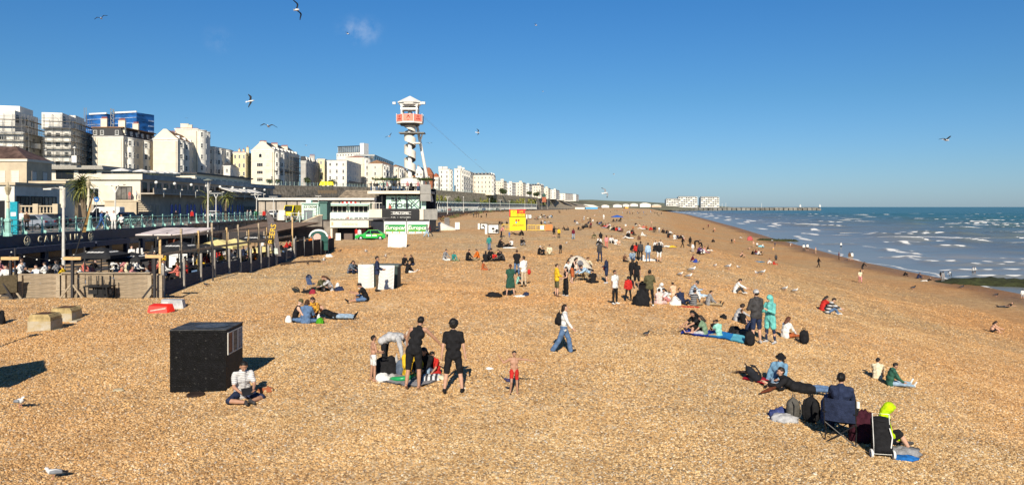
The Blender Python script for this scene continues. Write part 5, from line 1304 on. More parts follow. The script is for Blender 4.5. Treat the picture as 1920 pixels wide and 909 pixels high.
# ------------------------------------------------------------------ gelateria under the drive terrace, kiosks, arcade
def gelateria():
 Y=106.0;o=empty('ice_cream_shop',(PX(620,Y),Y,6.25),0,'gelateria with pale sign under the terrace beside the green car','shop')
 O=Vec(o.location)
 X=lambda px:PX(px,Y)-O.x
 Z=lambda py:PZ(py,Y)-O.z
 s=MB().box(X(620),-.35,Z(426.5),X(692),-.15,Z(413.5)).build('sign',mat('cream_sign',(.74,.72,.58),rough=.5,var=.04),o)
 text('Gelateria',.62,mat('sage_print',(.38,.42,.34)),s,(X(656),-.37,Z(419.6)),shear=.3)
 MB().box(X(622.5),-.37,Z(422.5),X(626),-.355,Z(416)).build('emblem',mat('tan_print',(.55,.42,.25)),s)
 MB().box(X(620),3,Z(452),X(692),3.3,Z(426.6)).build('back_wall',NAVY2,o);MB().box(X(620),-.1,Z(452),X(623.5),3,Z(426.6)).build('side_wall',CREAM,o)
 MB().box(X(645),-.0,Z(451),X(661),1.0,Z(438)).build('counter',mat('brown_counter',(.16,.12,.10)),o)
 MB().box(X(620),-.15,Z(413.4),X(700),18,Z(411.2)).build('terrace_slab',PAVE,o)
 MB().box(X(666),2,Z(452),X(678),2.9,Z(430)).build('poster',mat('red_white_poster',(.6,.2,.17),var=.8,scale=3),o)
 w=empty('railing',(PX(620,Y),Y-.1,DRZ),0,'white horizontal railing over the gelateria sign','railing','railings along the front')
 for k in range(9):MB().box(X(620+k*8.8)-.05,-.05,0,X(620+k*8.8)+.05,.05,1.25).build('post',WHITE,w)
 for h in(.3,.65,1.0,1.22):MB().box(X(620),-.03,h,X(691),.03,h+.07).build('rail',WHITE,w)
 for k in range(4):MB().bar((X(624+k*17),0,.3),(X(638+k*17),0,1.0),.06,.04).build('brace',WHITE,w)
 a=empty('sign_board',(PX(634,Y-2),Y-2,6.3),R(8),'small white A board before the gelateria','sign')
 MB().extr([(-.35,0,0),(.35,0,0),(.33,.12,1.05),(-.33,.12,1.05)],(0,0,0),(0,.05,0)).build('panel',WHITE,a);MB().extr([(-.35,.5,0),(.35,.5,0),(.33,.2,1.05),(-.33,.2,1.05)],(0,0,0),(0,.05,0)).build('panel',WHITE,a)
gelateria()
def kiosk(name,label,px0,px1,yt,yb,Y,m,depth=2.6,base=None):
 A=P3(px0,yb,Y);W=PX(px1,Y)-A.x;zb=base if base is not None else A.z;H=PZ(yt,Y)-zb
 o=empty(name,(A.x,Y,zb),0,label,'kiosk','kiosks on the promenade')
 MB().box(0,0,0,W,depth,H).build('wall',m,o);MB().box(-.15,-.25,H,W+.15,depth+.1,H+.16).build('roof',m,o)
 return o,W,H
k,W,H=kiosk('ice_cream_kiosk','mint kiosk with large framed ICE CREAM board at the head of the stair',566,597,382,411,124,MINT,base=DRZ)
MB().box(.35,-.06,H*.24,W-.25,-.01,H*.93).build('board',BLACKM,k);MB().box(.42,-.09,H*.27,W-.32,-.065,H*.9).build('board_face',mat('pale_mint',(.70,.82,.70)),k)
text('ICE CREAM',.42,BLACKM,k,(W/2,-.11,H*.79),bold=.01)
for i in range(4):MB().box(W*.3,-.1,H*(.6-i*.08),W*.7,-.095,H*(.61-i*.08)).build('print_line',mat('grey_print',(.35,.45,.4)),k)
MB().box(W*.2,.5,H+.16,W*.5,1.5,H+.6).build('vent',MINT,k)
k,W,H=kiosk('kiosk','dark green hut beside the ICE CREAM kiosk',599,613,380,410,124,mat('dark_mint_hut',(.10,.20,.18)),base=DRZ)
for(a,c,n)in((614,652,'long mint kiosk with open hatches above the gelateria'),(654,692,'second mint kiosk with open hatches nearer the tower')):
 k,W,H=kiosk('kiosk',n,a,c,383,401,135,MINT,base=DRZ)
 MB().box(.2,-.02,H*.45,W-.2,.0,H*.85).build('hatch',BLACKM,k)
 for i in range(5):MB().box(.2+i*(W-.4)/4-.05,-.08,H*.42,.2+i*(W-.4)/4+.05,-.02,H*.88).build('post',OFFW,k)
 MB().add([(0,-.05,H*.95),(W,-.05,H*.95),(W,-1.4,H*.88),(0,-1.4,H*.88)],[(0,1,2,3)]).build('awning',MATS['pale_mint'],k)
aw=empty('awning',(PX(641,150),150,11.4),0,'red and white striped awning above the mint kiosks','awning')
for i in range(7):MB().add([(i*.85,0,0),(i*.85+.8,0,0),(i*.85+.3,1.6,1.1),(i*.85-.5,1.6,1.1)],[(0,1,2,3)]).build('stripe',REDP if i%2==0 else WHITE,aw)
aw.scale=(.5,.6,.6)
for x in(0,5.5):MB().box(x,1.5,-2.3,x+.1,1.6,1.0).build('post',WHITE,aw)
# brown scalloped shelter and pitched roof under the cliff
def cliff_shelter():
 Y=190;o=empty('cliff_shelter',(PX(594,Y),Y,DRZ-.1),0,'long dark shelter with stone apron roof under the clifftop road','shelter')
 x=lambda px:PX(px,Y)-PX(594,Y)
 z=lambda py:PZ(py,Y)-DRZ+.1
 MB().box(x(480),2,0,x(700),8,z(375)).build('wall',DKRENDER,o);MB().box(x(480),1.2,z(375),x(700),9,z(371)).build('roof',OFFW,o)
 MB().add([(x(630),2,z(370.5)),(x(700),2,z(370.5)),(x(694),9,z(355)),(x(634),9,z(355))],[(0,1,2,3)]).build('apron_roof',mat('old_flint_apron',(.33,.26,.18),rough=.95,var=.4,scale=.8,bump=.5),o)
 for k in range(7):
  MB().extr([(x(590)+k*.72,3,z(361)),(x(590)+k*.72+.36,3,z(364)),(x(590)+k*.72+.7,3,z(361)),(x(590)+k*.72+.7,3,z(356)),(x(590)+k*.72,3,z(356))],(0,0,0),(0,.2,0)).build('scallop',mat('brown_scallop',(.13,.095,.06)),o)
 for k in range(22):MB().box(x(482+k*10),1.9,0,x(484+k*10),2.0,z(378)).build('pilaster',BLACKM if k%2 else DKRENDER,o)
cliff_shelter()
def arcade():
 ax=lambda y:CLIFF(y)+7.5
 y0=322.0;o=empty('arcade',(float(ax(y0)),y0,DRZ),0,'long green decked arcade with slender pale columns below the cliff','arcade')
 o0=Vec(o.location)
 YA=list(np.arange(322,500,3.2))+list(np.arange(500,775,4.6))
 col=MB().tube([(0,0,0),(0,0,3.4),(0,0,4.6)],[.30,.24,.32],6).extr([(0,-.05,3.5),(1.0,-.05,4.7),(0,-.05,4.7)],(0,0,0),(0,.1,0)).mesh('column',[mat('pale_iron',(.74,.75,.71),rough=.5,var=.15)])
 for y in YA:link('column',col,o,Vec((float(ax(y)),y,DRZ))-o0,R(-6))
 def sheet(name,dx0,dx1,za,zb,m):
  q=MB()
  q.sheet([[(float(ax(y))+dx0-o0.x,y-y0,za),(float(ax(y))+dx1-o0.x,y-y0,za)]for y in YA]);q.sheet([[(float(ax(y))+dx1-o0.x,y-y0,za),(float(ax(y))+dx1-o0.x,y-y0,zb)]for y in YA])
  q.sheet([[(float(ax(y))+dx0-o0.x,y-y0,zb),(float(ax(y))+dx1-o0.x,y-y0,zb)]for y in YA])
  q.sheet([[(float(ax(YA[0]))+dx-o0.x,0,z_)for dx in(dx0,dx1)]for z_ in(za,zb)])
  return q.build(name,m,o)
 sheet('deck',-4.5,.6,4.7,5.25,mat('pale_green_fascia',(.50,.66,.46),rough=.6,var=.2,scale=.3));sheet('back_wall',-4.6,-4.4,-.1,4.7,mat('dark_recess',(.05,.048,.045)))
arcade()
# ------------------------------------------------------------------ lifeguard hut, barriers, boards
def lifeguard():
 Y=146.;o=empty('lifeguard_hut',(PX(955.5,Y),Y,float(HB(PX(970,Y),Y))),0,'tall yellow lifeguard hut with red and yellow shutters','hut')
 O=Vec(o.location);X=lambda px:PX(px,Y)-O.x
 Z=lambda py:PZ(py,Y)-O.z
 W=X(985.5)
 MB().box(0,0,-.1,W,2.6,Z(406)).build('body',YEL,o);MB().box(.1,.1,Z(406),W-.1,2.5,Z(394)).build('upper',BLACKM,o)
 for(a,c,t,b,m,s)in((957.5,969,394,400,YEL,'LIFE'),(969.6,984.5,394,400.3,REDP,'LIFE'),(957.5,969,400.6,405.6,YEL,''),(969.6,984.5,400.6,405.6,YEL,'GUARD')):
  p=MB().box(X(a),-.08,Z(b),X(c),.08,Z(t)).build('shutter',m,o)
  if s:text(s,.5 if s!='GUARD' else .46,YEL if m is REDP else REDP,p,((X(a)+X(c))/2,-.1,(Z(b)+Z(t))/2))
 MB().box(X(955),-.1,Z(406.5),X(957.2),.1,Z(394)).build('shutter',REDP,o);MB().box(-.1,-.1,Z(394),W+.1,2.7,Z(392.6)).build('roof',REDP,o)
 MB().box(-.06,-.1,Z(406.6),W+.06,.02,Z(405.8)).build('ledge',BLACKM,o)
 text('LIFEGUARDS',.42,REDP,o,(W/2,-.02,Z(422.5)),bold=.01);
 for px in(966.5,971):MB().box(X(px),-.03,Z(415),X(px+3),-.005,Z(411)).build('notice',REDP,o)
 MB().box(X(966.5),-.03,Z(418.5),X(969.5),-.005,Z(415.6)).build('notice',mat('blue_notice',(.1,.3,.6)),o)
 MB().box(X(986.5),.2,-.1,X(989),2.0,Z(412)).build('side_box',BLACKM,o)
lifeguard()
def barrier(px0,px1,py,m,label,closed=False):
 A,B=G(px0,py),G(px1,py);B.y=A.y;W=B.x-A.x
 o=empty('barrier',(A.x,A.y,A.z),0,label,'barrier','barriers by the lifeguard hut')
 f=MB().box(0,-.03,.05,.07,.03,1.25).box(W-.07,-.03,.05,W,.03,1.25).box(.07,-.03,1.15,W-.07,.03,1.25).box(.07,-.03,.15,W-.07,.03,.25);f.build('frame',m,o)
 n=max(3,int(W/.3))
 if closed:MB().box(.07,-.015,.25,W-.07,.015,1.15).build('panel',m,o)
 else:
  for k in range(1,n):MB().box(W*k/n-.02,-.02,.25,W*k/n+.02,.02,1.15).build('bar',m,o)
 for x in(.2,W-.2):MB().box(x-.04,-.35,0,x+.04,.35,.06).build('foot',BLACKM,o)
 return o
AMB=mat('amber_barrier',(.75,.50,.05),rough=.5,var=.12);ORG=mat('orange_barrier',(.75,.22,.06),rough=.5,var=.12)
barrier(988,1004,433.5,AMB,'amber railed barrier touching the lifeguard hut on the right');b_=barrier(1005,1022,433.5,AMB,'amber railed barrier with a white notice beside the orange one')
MB().box(.8,-.08,.3,1.5,-.04,1.1).build('notice',WHITE,b_)
barrier(1023,1036,433.5,ORG,'orange closed barrier right of the amber ones',True);barrier(941,954,432,AMB,'amber barrier left of the lifeguard hut')
def framed_board(px,py,w,h,label,tilt=0):
 g=G(px,py);g.y+=.01
 o=empty('art_board',g,tilt,label,'board','black and white framed boards on the shingle')
 MB().box(-w/2,-.05,.05,w/2,.05,h).build('frame',BLACKM,o);f=MB().box(-w/2+.15,-.07,.2,w/2-.15,-.05,h-.15).build('face',WHITE,o)
 r3=random.Random(px)
 for k in range(5):
  x,z=r3.uniform(-w*.3,w*.3),r3.uniform(.4,h-.4);MB().ball((x,-.07,z),(r3.uniform(.1,.28),.012,r3.uniform(.1,.25)),8,5).build('print',BLACKM,f)
 MB().bar((-w*.3,.05,h*.8),(-w*.3,.8,0),.05,.05).build('strut',BLACKM,o);MB().bar((w*.3,.05,h*.8),(w*.3,.8,0),.05,.05).build('strut',BLACKM,o)
 s=MB().box(-w/2-.45,-.02,.05,-w/2-.05,.06,h-.05).build('side_panel',WHITE,o)
framed_board(907,430.5,1.5,1.3,'black framed board with printed figure, farther left of two',R(-6));framed_board(925,439,2.0,1.75,'larger black and white printed board before the other one',R(6));framed_board(993,410,1.6,1.55,'small black framed board right of the lifeguard hut top')
# white tilted boat cover and board past the tower
g=G(845,432);c=empty('boat_cover',g,0,'white sheeted boat with dark post beside the tower bar','boat')
MB().add([(-2.6,-.5,1.5),(-2.2,.5,1.7),(-.6,-.6,.7),(-.4,.7,.9),(1.2,-.5,.25),(1.2,.6,.35),(-2.4,-.3,0),(1,-.3,0),(1,.4,0),(-2.2,.4,0)],[(0,2,3,1),(2,4,5,3),(0,6,7,4,2),(1,3,5,8,9),(0,1,9,6),(4,7,8,5),(6,9,8,7)]).build('cover',WHCLOTH,c)
MB().box(-1.3,.6,0,-.3,.9,2.6).build('post',mat('grey_rubber',(.16,.15,.15)),c)
g=G(858,432);w_=empty('notice_board',g,0,'white panel standing right of the sheeted boat','sign');MB().box(-.5,-.04,.2,.4,.04,1.6).build('panel',WHITE,w_);MB().box(-.4,0.05,0,-.3,.1,1.5).box(.2,.05,0,.3,.1,1.5).build('leg',BLACKM,w_)
# white ridged sheets, dark green chest
def ridged(label,p_left,p_right,py,ptop,lean,nr=7,slant=0):
 g=G(p_left,py);W=PX(p_right,g.y)-g.x;H=PZ(ptop,g.y)-g.z
 o=empty('ridged_sheet',g,R(slant),label,'sheet','white ridged plastic sheets')
 W/=max(.4,cos(R(slant)))
 m=mat('white_plastic',(.64,.63,.60),rough=.4,var=.06,scale=1)
 MB().add([(0,0,0),(W,0,0),(W,lean,H),(0,lean,H),(0,.08,0),(W,.08,0),(W,lean+.08,H),(0,lean+.08,H)],[(0,1,2,3),(7,6,5,4),(0,4,5,1),(1,5,6,2),(2,6,7,3),(3,7,4,0)]).build('panel',m,o)
 for k in range(nr):
  z=H*(k+.6)/nr;y=lean*z/H-.03
  MB().bar((.08*W,y,z),(W*.5,y-lean*.18/nr,z-.16*H),.06,.14).build('rib',m,o);MB().bar((W*.5,y-lean*.18/nr,z-.16*H),(.92*W,y,z),.06,.14).build('rib',m,o)
 return o
ridged('white ridged sheet leaning left of the man in navy jacket',672,700,541,497,.35,slant=14);ridged('white ridged sheet on end right of the man in navy jacket',708,738,544,498,.25,slant=-6);ridged('white ridged sheet standing alone in front of the green banners',727,762,463,439,.5)
g=G(715,541);ch=empty('storage_chest',(g.x,g.y+.5,g.z),R(-4),'dark green storage chest behind the white ridged sheets','chest')
MB().box(-.75,0,0,.85,.9,1.2).build('body',mat('dark_green_chest',(.03,.05,.045),rough=.6),ch);MB().box(-.82,-.06,1.2,.92,.98,1.32).build('lid',mat('grey_green_lid',(.12,.15,.13),rough=.6,var=.3),ch)
# ------------------------------------------------------------------ the black hut, blocks and litter in front
def hut():
 Y=19.3;A=Vec((PX(318.5,Y),Y,float(HB(PX(318,Y),Y))-.03));o=empty('black_hut',A,R(1.2),'black painted plywood hut with three pale framed hatches','hut')
 W=PX(423,Y)-A.x;H=PZ(619.5,Y)-A.z;D=1.27
 bp=mat('scuffed_black_paint',(.005,.005,.006),rough=.55,var=.5,scale=5,bump=.3,bscale=30,col2=(.003,.003,.003),spec=.12)
 N=bp.node_tree.nodes;L=bp.node_tree.links;b=N['Principled BSDF']
 nz=N.new('ShaderNodeTexNoise');nz.inputs['Scale'].default_value=9;nz.inputs['Detail'].default_value=9;nz.inputs['Roughness'].default_value=.75
 tc=N.new('ShaderNodeTexCoord');mp=N.new('ShaderNodeMapping');mp.inputs['Scale'].default_value=(1,1,1.5);L.new(tc.outputs['Object'],mp.inputs[0]);L.new(mp.outputs[0],nz.inputs['Vector'])
 rp=N.new('ShaderNodeValToRGB');rp.color_ramp.elements[0].position=.575;rp.color_ramp.elements[1].position=.70;L.new(nz.outputs['Fac'],rp.inputs[0])
 mx=N.new('ShaderNodeMix');mx.data_type='RGBA';L.new(rp.outputs[0],mx.inputs[0]);src=b.inputs['Base Color'].links[0].from_socket;L.new(src,mx.inputs[6]);mx.inputs[7].default_value=(.09,.088,.082,1);L.new(mx.outputs[2],b.inputs['Base Color'])
 MB().box(0,.0,0,W,.03,H).build('front_panel',bp,o);MB().box(0,D-.03,0,W,D,H).build('rear_panel',bp,o);MB().box(0,.031,0,.03,D-.031,H).build('side_panel',bp,o);MB().box(W-.03,.031,0,W,D-.031,H).build('side_panel',mat('dull_black_paint',(.02,.019,.019),rough=.7,var=.3),o)
 tp=mat('worn_black_felt',(.06,.062,.065),rough=.6,var=.5,scale=3,bump=.4,bscale=8)
 MB().box(-.008,-.008,H,W+.012,D+.01,H+.025).build('roof',tp,o);MB().box(-.002,-.012,H-.06,W+.002,-.001,H-.0).build('trim',bp,o)
 MB().lathe([(0,0),(.4,.005),(.42,.012),(0,.02)],14,(W*.6,D*.45,H+.025)).build('puddle_patch',mat('rain_stain',(.075,.07,.06),rough=.4,var=.8,scale=9),o)
 cs=[mat('rust_brown_hatch',(.25,.10,.05),rough=.6,var=.3,scale=4),mat('grey_brown_hatch',(.20,.17,.14),rough=.6,var=.3,scale=4),mat('blue_grey_hatch',(.17,.20,.26),rough=.5,var=.3,scale=4)]
 for k in range(3):
  y0=.12+k*.37;f=MB().box(W,y0,H*.62,W+.012,y0+.30,H*.94).build('hatch',cs[k],o)
  fr=MB();z0,z1=H*.60,H*.955
  fr.box(W,y0-.03,z0,W+.025,y0,z1).box(W,y0+.30,z0,W+.025,y0+.33,z1).box(W,y0,z0,W+.025,y0+.30,z0+.025).box(W,y0,z1-.025,W+.025,y0+.30,z1).build('frame',OFFW,f)
  for j in range(4):MB().box(W+.0125,y0+.02,H*(.64+.075*j),W+.017,y0+.28,H*(.645+.075*j)).build('slat_line',BLACKM,f)
hut()
def block(px0,px1,py,ptop,label,rz):
 g=G(px0,py);W=(PX(px1,g.y)-g.x);H=PZ(ptop,g.y)-g.z
 o=empty('concrete_block',g,R(rz),label,'concrete block','concrete blocks on the shingle')
 cm=mat('old_concrete',(.37,.34,.28),rough=.9,var=.25,scale=3,bump=.4,col2=(.40,.30,.14));cm2=mat('yellowed_concrete',(.50,.38,.18),rough=.9,var=.3,scale=3,bump=.4)
 me=MB();me.box(-.02,-.02,-.1,W+.02,.82,H*.62);me.build('base',cm,o)
 top=MB();c=.12
 top.extr([(0,0,H*.62),(W,0,H*.62),(W,0,H-c),(W-c*.7,0,H),(c*.5,0,H),(0,0,H-c)],(0,0,0),(0,.8,0));top.build('cap',cm2,o)
 MB().box(.16,.14,H,W-.16,.68,H+.015).build('rust_plate',mat('rusty_steel',(.10,.045,.022),rough=.85,var=.4,scale=8),o)
 MB().box(W-.02,-.16,-.1,W*1.35,.5,.05).build('footing',cm,o)
block(53,93,622,590,'nearer square concrete block with rusty steel top',3);block(95,133,603,578,'farther square concrete block with rusty steel top',3)
def crumple(name,label,cat,px,py,w,d,h,m,rz=0,seed=1,group=None,n=14,flat=.5,sharp=1.6):
 """cloth or bag lying on the shingle: a heaped closed shell with folds"""
 g=G(px,py);o=MB();vs=[]
 for i in range(n+1):
  t=PI*i/n
  for j in range(n*2):
   a=PI*j/n;x,y,z=sin(t)*cos(a),sin(t)*sin(a),cos(t)
   k=1+.28*mnoise.noise(Vec((x*2.2+seed,y*2.2,z*2.2+seed*3)))*sharp*.6+.10*mnoise.noise(Vec((x*6+seed,y*6,z*6)))*sharp
   z=max(z,-flat*.3)
   vs.append((x*k*w/2,y*k*d/2,(z*k+.12)*h*.85))
 fs=[(i*2*n+j,(i+1)*2*n+j,(i+1)*2*n+(j+1)%(2*n),i*2*n+(j+1)%(2*n))for i in range(n)for j in range(2*n)]
 o.add(vs,fs)
 return tag(o.build(name,m,None,(g.x,g.y,g.z),R(rz),smooth=True),label,cat,group)
def flatcloth(name,label,cat,pts,m,group=None,lift=.03,seed=1,res=12,m2=None):
 """blanket given by its four corners (photo pixels) on the shingle, with soft folds"""
 P=[G(*p)for p in pts];g=[];c0=sum(P,Vec())/4
 for i in range(res+1):
  row=[]
  for j in range(res+1):
   u,v=i/res,j/res
   p=P[0].lerp(P[1],u).lerp(P[3].lerp(P[2],u),v)
   z=float(HB(p.x,p.y))+lift+.05*abs(mnoise.noise(Vec((p.x*2.2+seed,p.y*2.2,0))))+.03*mnoise.noise(Vec((p.x*6,p.y*6,seed)))
   row.append((p.x-c0.x,p.y-c0.y,z-c0.z))
  g.append(row)
 b=MB().sheet(g);b.sheet([[(x,y,z-.025)for x,y,z in row]for row in g])
 o=b.build(name,m,None,c0,smooth=True);return tag(o,label,cat,group)
g=G(300,586);c=empty('windbreak_cover',g,R(4),'crumpled bright red plastic cover lying on the shingle','cover');c.scale=(.64,.7,.95)
MB().add([(-.75,-.35,.0),(.62,-.3,.0),(.95,.25,.06),(-.55,.3,.05),(-.68,-.25,.36),(.55,-.2,.32),(.82,.15,.42),(-.5,.2,.44),(.1,-.05,.40)],[(0,1,5,4),(1,2,6,5),(2,3,7,6),(3,0,4,7),(4,5,8),(5,6,8),(6,7,8),(7,4,8)]).build('sheet',mat('red_plastic',(.72,.03,.015),rough=.35,var=.1,scale=2),c)
MB().add([(-.55,-.32,.10),(.5,-.27,.20),(.5,-.265,.27),(-.55,-.30,.15)],[(0,1,2,3)]).build('stripe',mat('pale_pink_stripe',(.75,.45,.38)),c)
g=G(320,580);c=empty('plastic_crate',(g.x,g.y+.3,g.z),R(10),'pale grey plastic crate behind the red cover','crate')
MB().extr([(-.5,-.2,0),(.5,-.2,0),(.42,-.2,.42),(-.5,-.2,.46)],(0,0,0),(0,.5,0)).build('shell',mat('pale_grey_plastic',(.48,.49,.50),rough=.5,var=.2,scale=4),c);MB().box(-.44,-.21,.06,-.2,-.201,.34).build('panel',WHITE,c)
tag(MB().lathe([(0,.05),(.20,.055),(.225,.04),(.22,0),(0,0)],16).build('drain_lid',mat('dark_brown_iron',(.035,.022,.018),rough=.7,var=.3,scale=6),None,G(367,741)),'dark brown round lid lying before the black hut','lid')
# groynes and rocks near the water
def groyne(label,p0,p1,w,h,name='groyne',m=None):
 a,b=Vec(p0),Vec(p1);o=MB();n=70;g=[]
 d=(b-a).normalized();s=Vec((d.y,-d.x,0))
 for i in range(n+1):
  c=a.lerp(b,i/n);row=[]
  for j in range(7):
   t=j/6*2-1;nn=.5*mnoise.noise(Vec((i*1.3,t*3,3)))
   e=min(1,i/8,(n-i)/8+.15)
   row.append((c.x+s.x*t*w*(1+nn),c.y+s.y*t*w*(1+nn),c.z+h*(1-abs(t)**2.2)*(1+nn)*e-.25))
  g.append(row)
 o.sheet(g);return tag(o.build(name,m,smooth=True),label,'groyne')
WEED=mat('weed_covered_stone',(.034,.040,.014),rough=.9,var=.55,scale=1.2,bump=.8,bscale=4,col2=(.02,.022,.01))
groyne('green weed covered groyne running into the sea at the right edge',G(1735,526),(104,88,.1),3.4,1.0,m=WEED)
a=G(1415,450);groyne('dark low groyne in the surf in the middle distance',a,(a.x+13,a.y-4,.1),.9,.8,m=WEED)
# ------------------------------------------------------------------ people: one body grown over a jointed skeleton, clothes over it
# figure faces -y at rotation 0; angles: p = pitch forward from hanging down, a = spread away from the body
def vdir(p,a,s):
 return Vec((sin(R(a))*s,-sin(R(p))*cos(R(a)),-cos(R(p))*cos(R(a))))
def skeleton(P):
 """joint positions (metres, 1.75 m adult) from segment angles"""
 J={}
 hip=Vec((0,0,0));lean=R(P.get('lean',0));side=R(P.get('side',0))
 up=Vec((sin(side),-sin(lean)*cos(side),cos(lean)*cos(side)))
 J['hip']=hip
 bend=R(P.get('bend',0));up2=Vec((up.x,-sin(lean+bend),cos(lean+bend))).normalized()
 J['waist']=hip+up*.16;J['chest']=J['waist']+up2*.19;J['neck0']=J['chest']+up2*.16
 nk=R(P.get('lean',0)+P.get('bend',0)+P.get('neck',0));un=Vec((up.x,-sin(nk),cos(nk))).normalized()
 J['neck']=J['neck0']+un*.07
 hd=R(P.get('lean',0)+P.get('bend',0)+P.get('neck',0)+P.get('nod',0));uh=Vec((up.x*.5,-sin(hd),cos(hd))).normalized()
 J['head']=J['neck']+uh*.11;J['uh']=uh;J['up']=up;J['up2']=up2
 yaw=R(P.get('turn',0));f=Vec((sin(yaw),-cos(yaw),0));f=(f-uh*f.dot(uh)).normalized();J['face']=f
 for s,n in((-1,'R'),(1,'L')):
  J['sh'+n]=J['neck0']-up2*.035+Vec((s*.175,0,0))
  p1,a1,p2,a2=P['arm'+n]
  J['el'+n]=J['sh'+n]+vdir(p1,a1,s)*.285;J['wr'+n]=J['el'+n]+vdir(p2,a2,s)*.25
  J['ha'+n]=J['wr'+n]+vdir(p2+P.get('wrist',10),a2,s)*.095;J['hd'+n]=vdir(p2+P.get('wrist',10),a2,s)
  J['hp'+n]=hip+Vec((s*.095,0,-.02))
  p1,a1,p2,a2=P['leg'+n]
  J['kn'+n]=J['hp'+n]+vdir(p1,a1,s)*.43;J['an'+n]=J['kn'+n]+vdir(p2,a2,s)*.42
  fp=P.get('foot'+n,None)
  if fp is None:fd=Vec((s*.18,-1,-.12)).normalized()
  else:fd=vdir(fp,8,s)
  J['to'+n]=J['an'+n]+fd*.15+Vec((0,0,-.045 if fp is None else 0));J['he'+n]=J['an'+n]-fd*.05+Vec((0,0,-.045 if fp is None else 0))
 return J
def capsule(mb,a,b,ra,rb,n=9,sx=1.0,k=3):
 a,b=Vec(a),Vec(b);d=b-a;L=d.length
 d=d.normalized()if L>1e-6 else Vec((0,0,1))
 pts,rs=[],[]
 for i in range(k+1):
  t=PI/2*(1-i/k);pts.append(a-d*ra*sin(t));rs.append(max(.002,ra*cos(t)))
 for i in range(1,k+1):
  t=PI/2*i/k;pts.append(b+d*rb*sin(t));rs.append(max(.002,rb*cos(t)))
 mb.tube(pts,rs,n)
def body_caps(J,fem=0,child=0):
 w=1.0;h=J['hip'];o=[]
 X=Vec((1,0,0))
 o+=[(h-X*.07,h+X*.07,.102,.102),(J['waist']-X*.06,J['waist']+X*.06,.104,.104),(h,J['waist'],.115,.11),(J['waist'],J['chest'],.112,.12),(J['chest']-X*.075,J['chest']+X*.075,.108,.108),(J['chest'],J['neck0'],.115,.07)]
 o+=[(J['shR']*.97+J['neck0']*.03,J['shL']*.97+J['neck0']*.03,.062,.062),(J['neck0']-J['up2']*.02,J['neck'],.056,.052)]
 tor=[(c,'torso')for c in o];o=[]
 hd=J['head'];f=J['face'];u=J['uh']
 head=[(hd+u*.035-f*.01,hd+u*.02-f*.028,.086,.092),(hd+f*.018-u*.02,hd+f*.026-u*.075,.068,.048),(hd+f*.088-u*.005,hd+f*.104-u*.032,.012,.015)]
 ear=f.cross(u).normalized()
 head+=[(hd+ear*.086-u*.01,hd+ear*.09-u*.04,.015,.013),(hd-ear*.086-u*.01,hd-ear*.09-u*.04,.015,.013)]
 res=tor+[(c,'head')for c in head]
 for n in 'LR':
  res+=[((J['sh'+n],J['el'+n],.056,.042),'uarm'),((J['el'+n],J['wr'+n],.042,.028),'farm'),((J['wr'+n],J['ha'+n],.030,.036),'hand')]
  res+=[((J['hp'+n],J['kn'+n],.086,.058),'thigh'),((J['kn'+n],J['kn'+n].lerp(J['an'+n],.35),.058,.058),'shin'),((J['kn'+n].lerp(J['an'+n],.35),J['an'+n],.058,.038),'shin'),((J['he'+n],J['to'+n],.036,.032),'foot')]
 return res
_jobs=[]
def remesh(mb,vox,name,smooth_it=2):
 """join overlapping volumes into one continuous skin"""
 me=bpy.data.meshes.new(name);me.from_pydata([tuple(v)for v in mb.v],[],mb.f)
 o=bpy.data.objects.new(name,me);TMP.objects.link(o)
 r=o.modifiers.new('r','REMESH');r.mode='VOXEL';r.voxel_size=vox;r.use_smooth_shade=True
 if smooth_it:
  s=o.modifiers.new('s','SMOOTH');s.iterations=smooth_it;s.factor=.5
 return o
TMP=bpy.data.collections.new('tmp')
def run_jobs(objs):
 """evaluate a batch of remesh objects in a scene of their own"""
 sc2=bpy.data.scenes.new('workshop');sc2.collection.children.link(TMP)
 dg=sc2.view_layers[0].depsgraph;sc2.view_layers[0].update();dg=sc2.view_layers[0].depsgraph;dg.update()
 out=[]
 for o in objs:
  me=bpy.data.meshes.new_from_object(o.evaluated_get(dg),preserve_all_data_layers=False,depsgraph=dg);me.name=o.name.split('.')[0]
  out.append(me)
 for o in objs:
  m0=o.data;bpy.data.objects.remove(o);bpy.data.meshes.remove(m0)
 bpy.data.scenes.remove(sc2)
 return out
def fingers(J,mb):
 for s,n in((-1,'R'),(1,'L')):
  w,h=J['wr'+n],J['ha'+n];d=J['hd'+n].normalized()
  fwd=Vec((0,-1,0));fwd=(fwd-d*fwd.dot(d));fwd=fwd.normalized()if fwd.length>.2 else Vec((0,0,1)).cross(d).normalized()
  inn=d.cross(fwd).normalized();
  if inn.x*s>0:inn=-inn
  for i,L in enumerate((.062,.074,.069,.054)):
   b=h+fwd*(.027-.018*i)+d*.012;a1=b+d*L*.55+inn*.008;a2=a1+d*L*.42+inn*.022
   mb.tube([b-d*.02,b,a1,a2],[.010,.0098,.009,.007],6)
  b=w.lerp(h,.45)+fwd*.026;mb.tube([b-fwd*.01,b+fwd*.022+d*.022,b+fwd*.026+d*.055+inn*.01],[.012,.0105,.008],6)
POSES={}
def pose(name,ground='feet',**k):POSES[name]=(k,ground)
DOWN=dict(armR=(-2,9,8,6),armL=(4,9,14,6))
pose('stand',**DOWN,legR=(2,4,-2,3),legL=(-1,5,-2,4))
pose('stand_wide',armR=(0,14,12,8),armL=(0,14,12,8),legR=(1,9,-1,7),legL=(-1,9,-2,7),nod=8)
pose('walk',armR=(24,8,38,4),armL=(-22,10,-8,6),legR=(-20,2,-34,2),legL=(24,2,8,2),lean=4,footR=70,footL=98)
pose('phone',armR=(22,16,120,-14),armL=(18,14,112,-18),legR=(3,6,-2,4),legL=(-3,7,-3,5),nod=18)
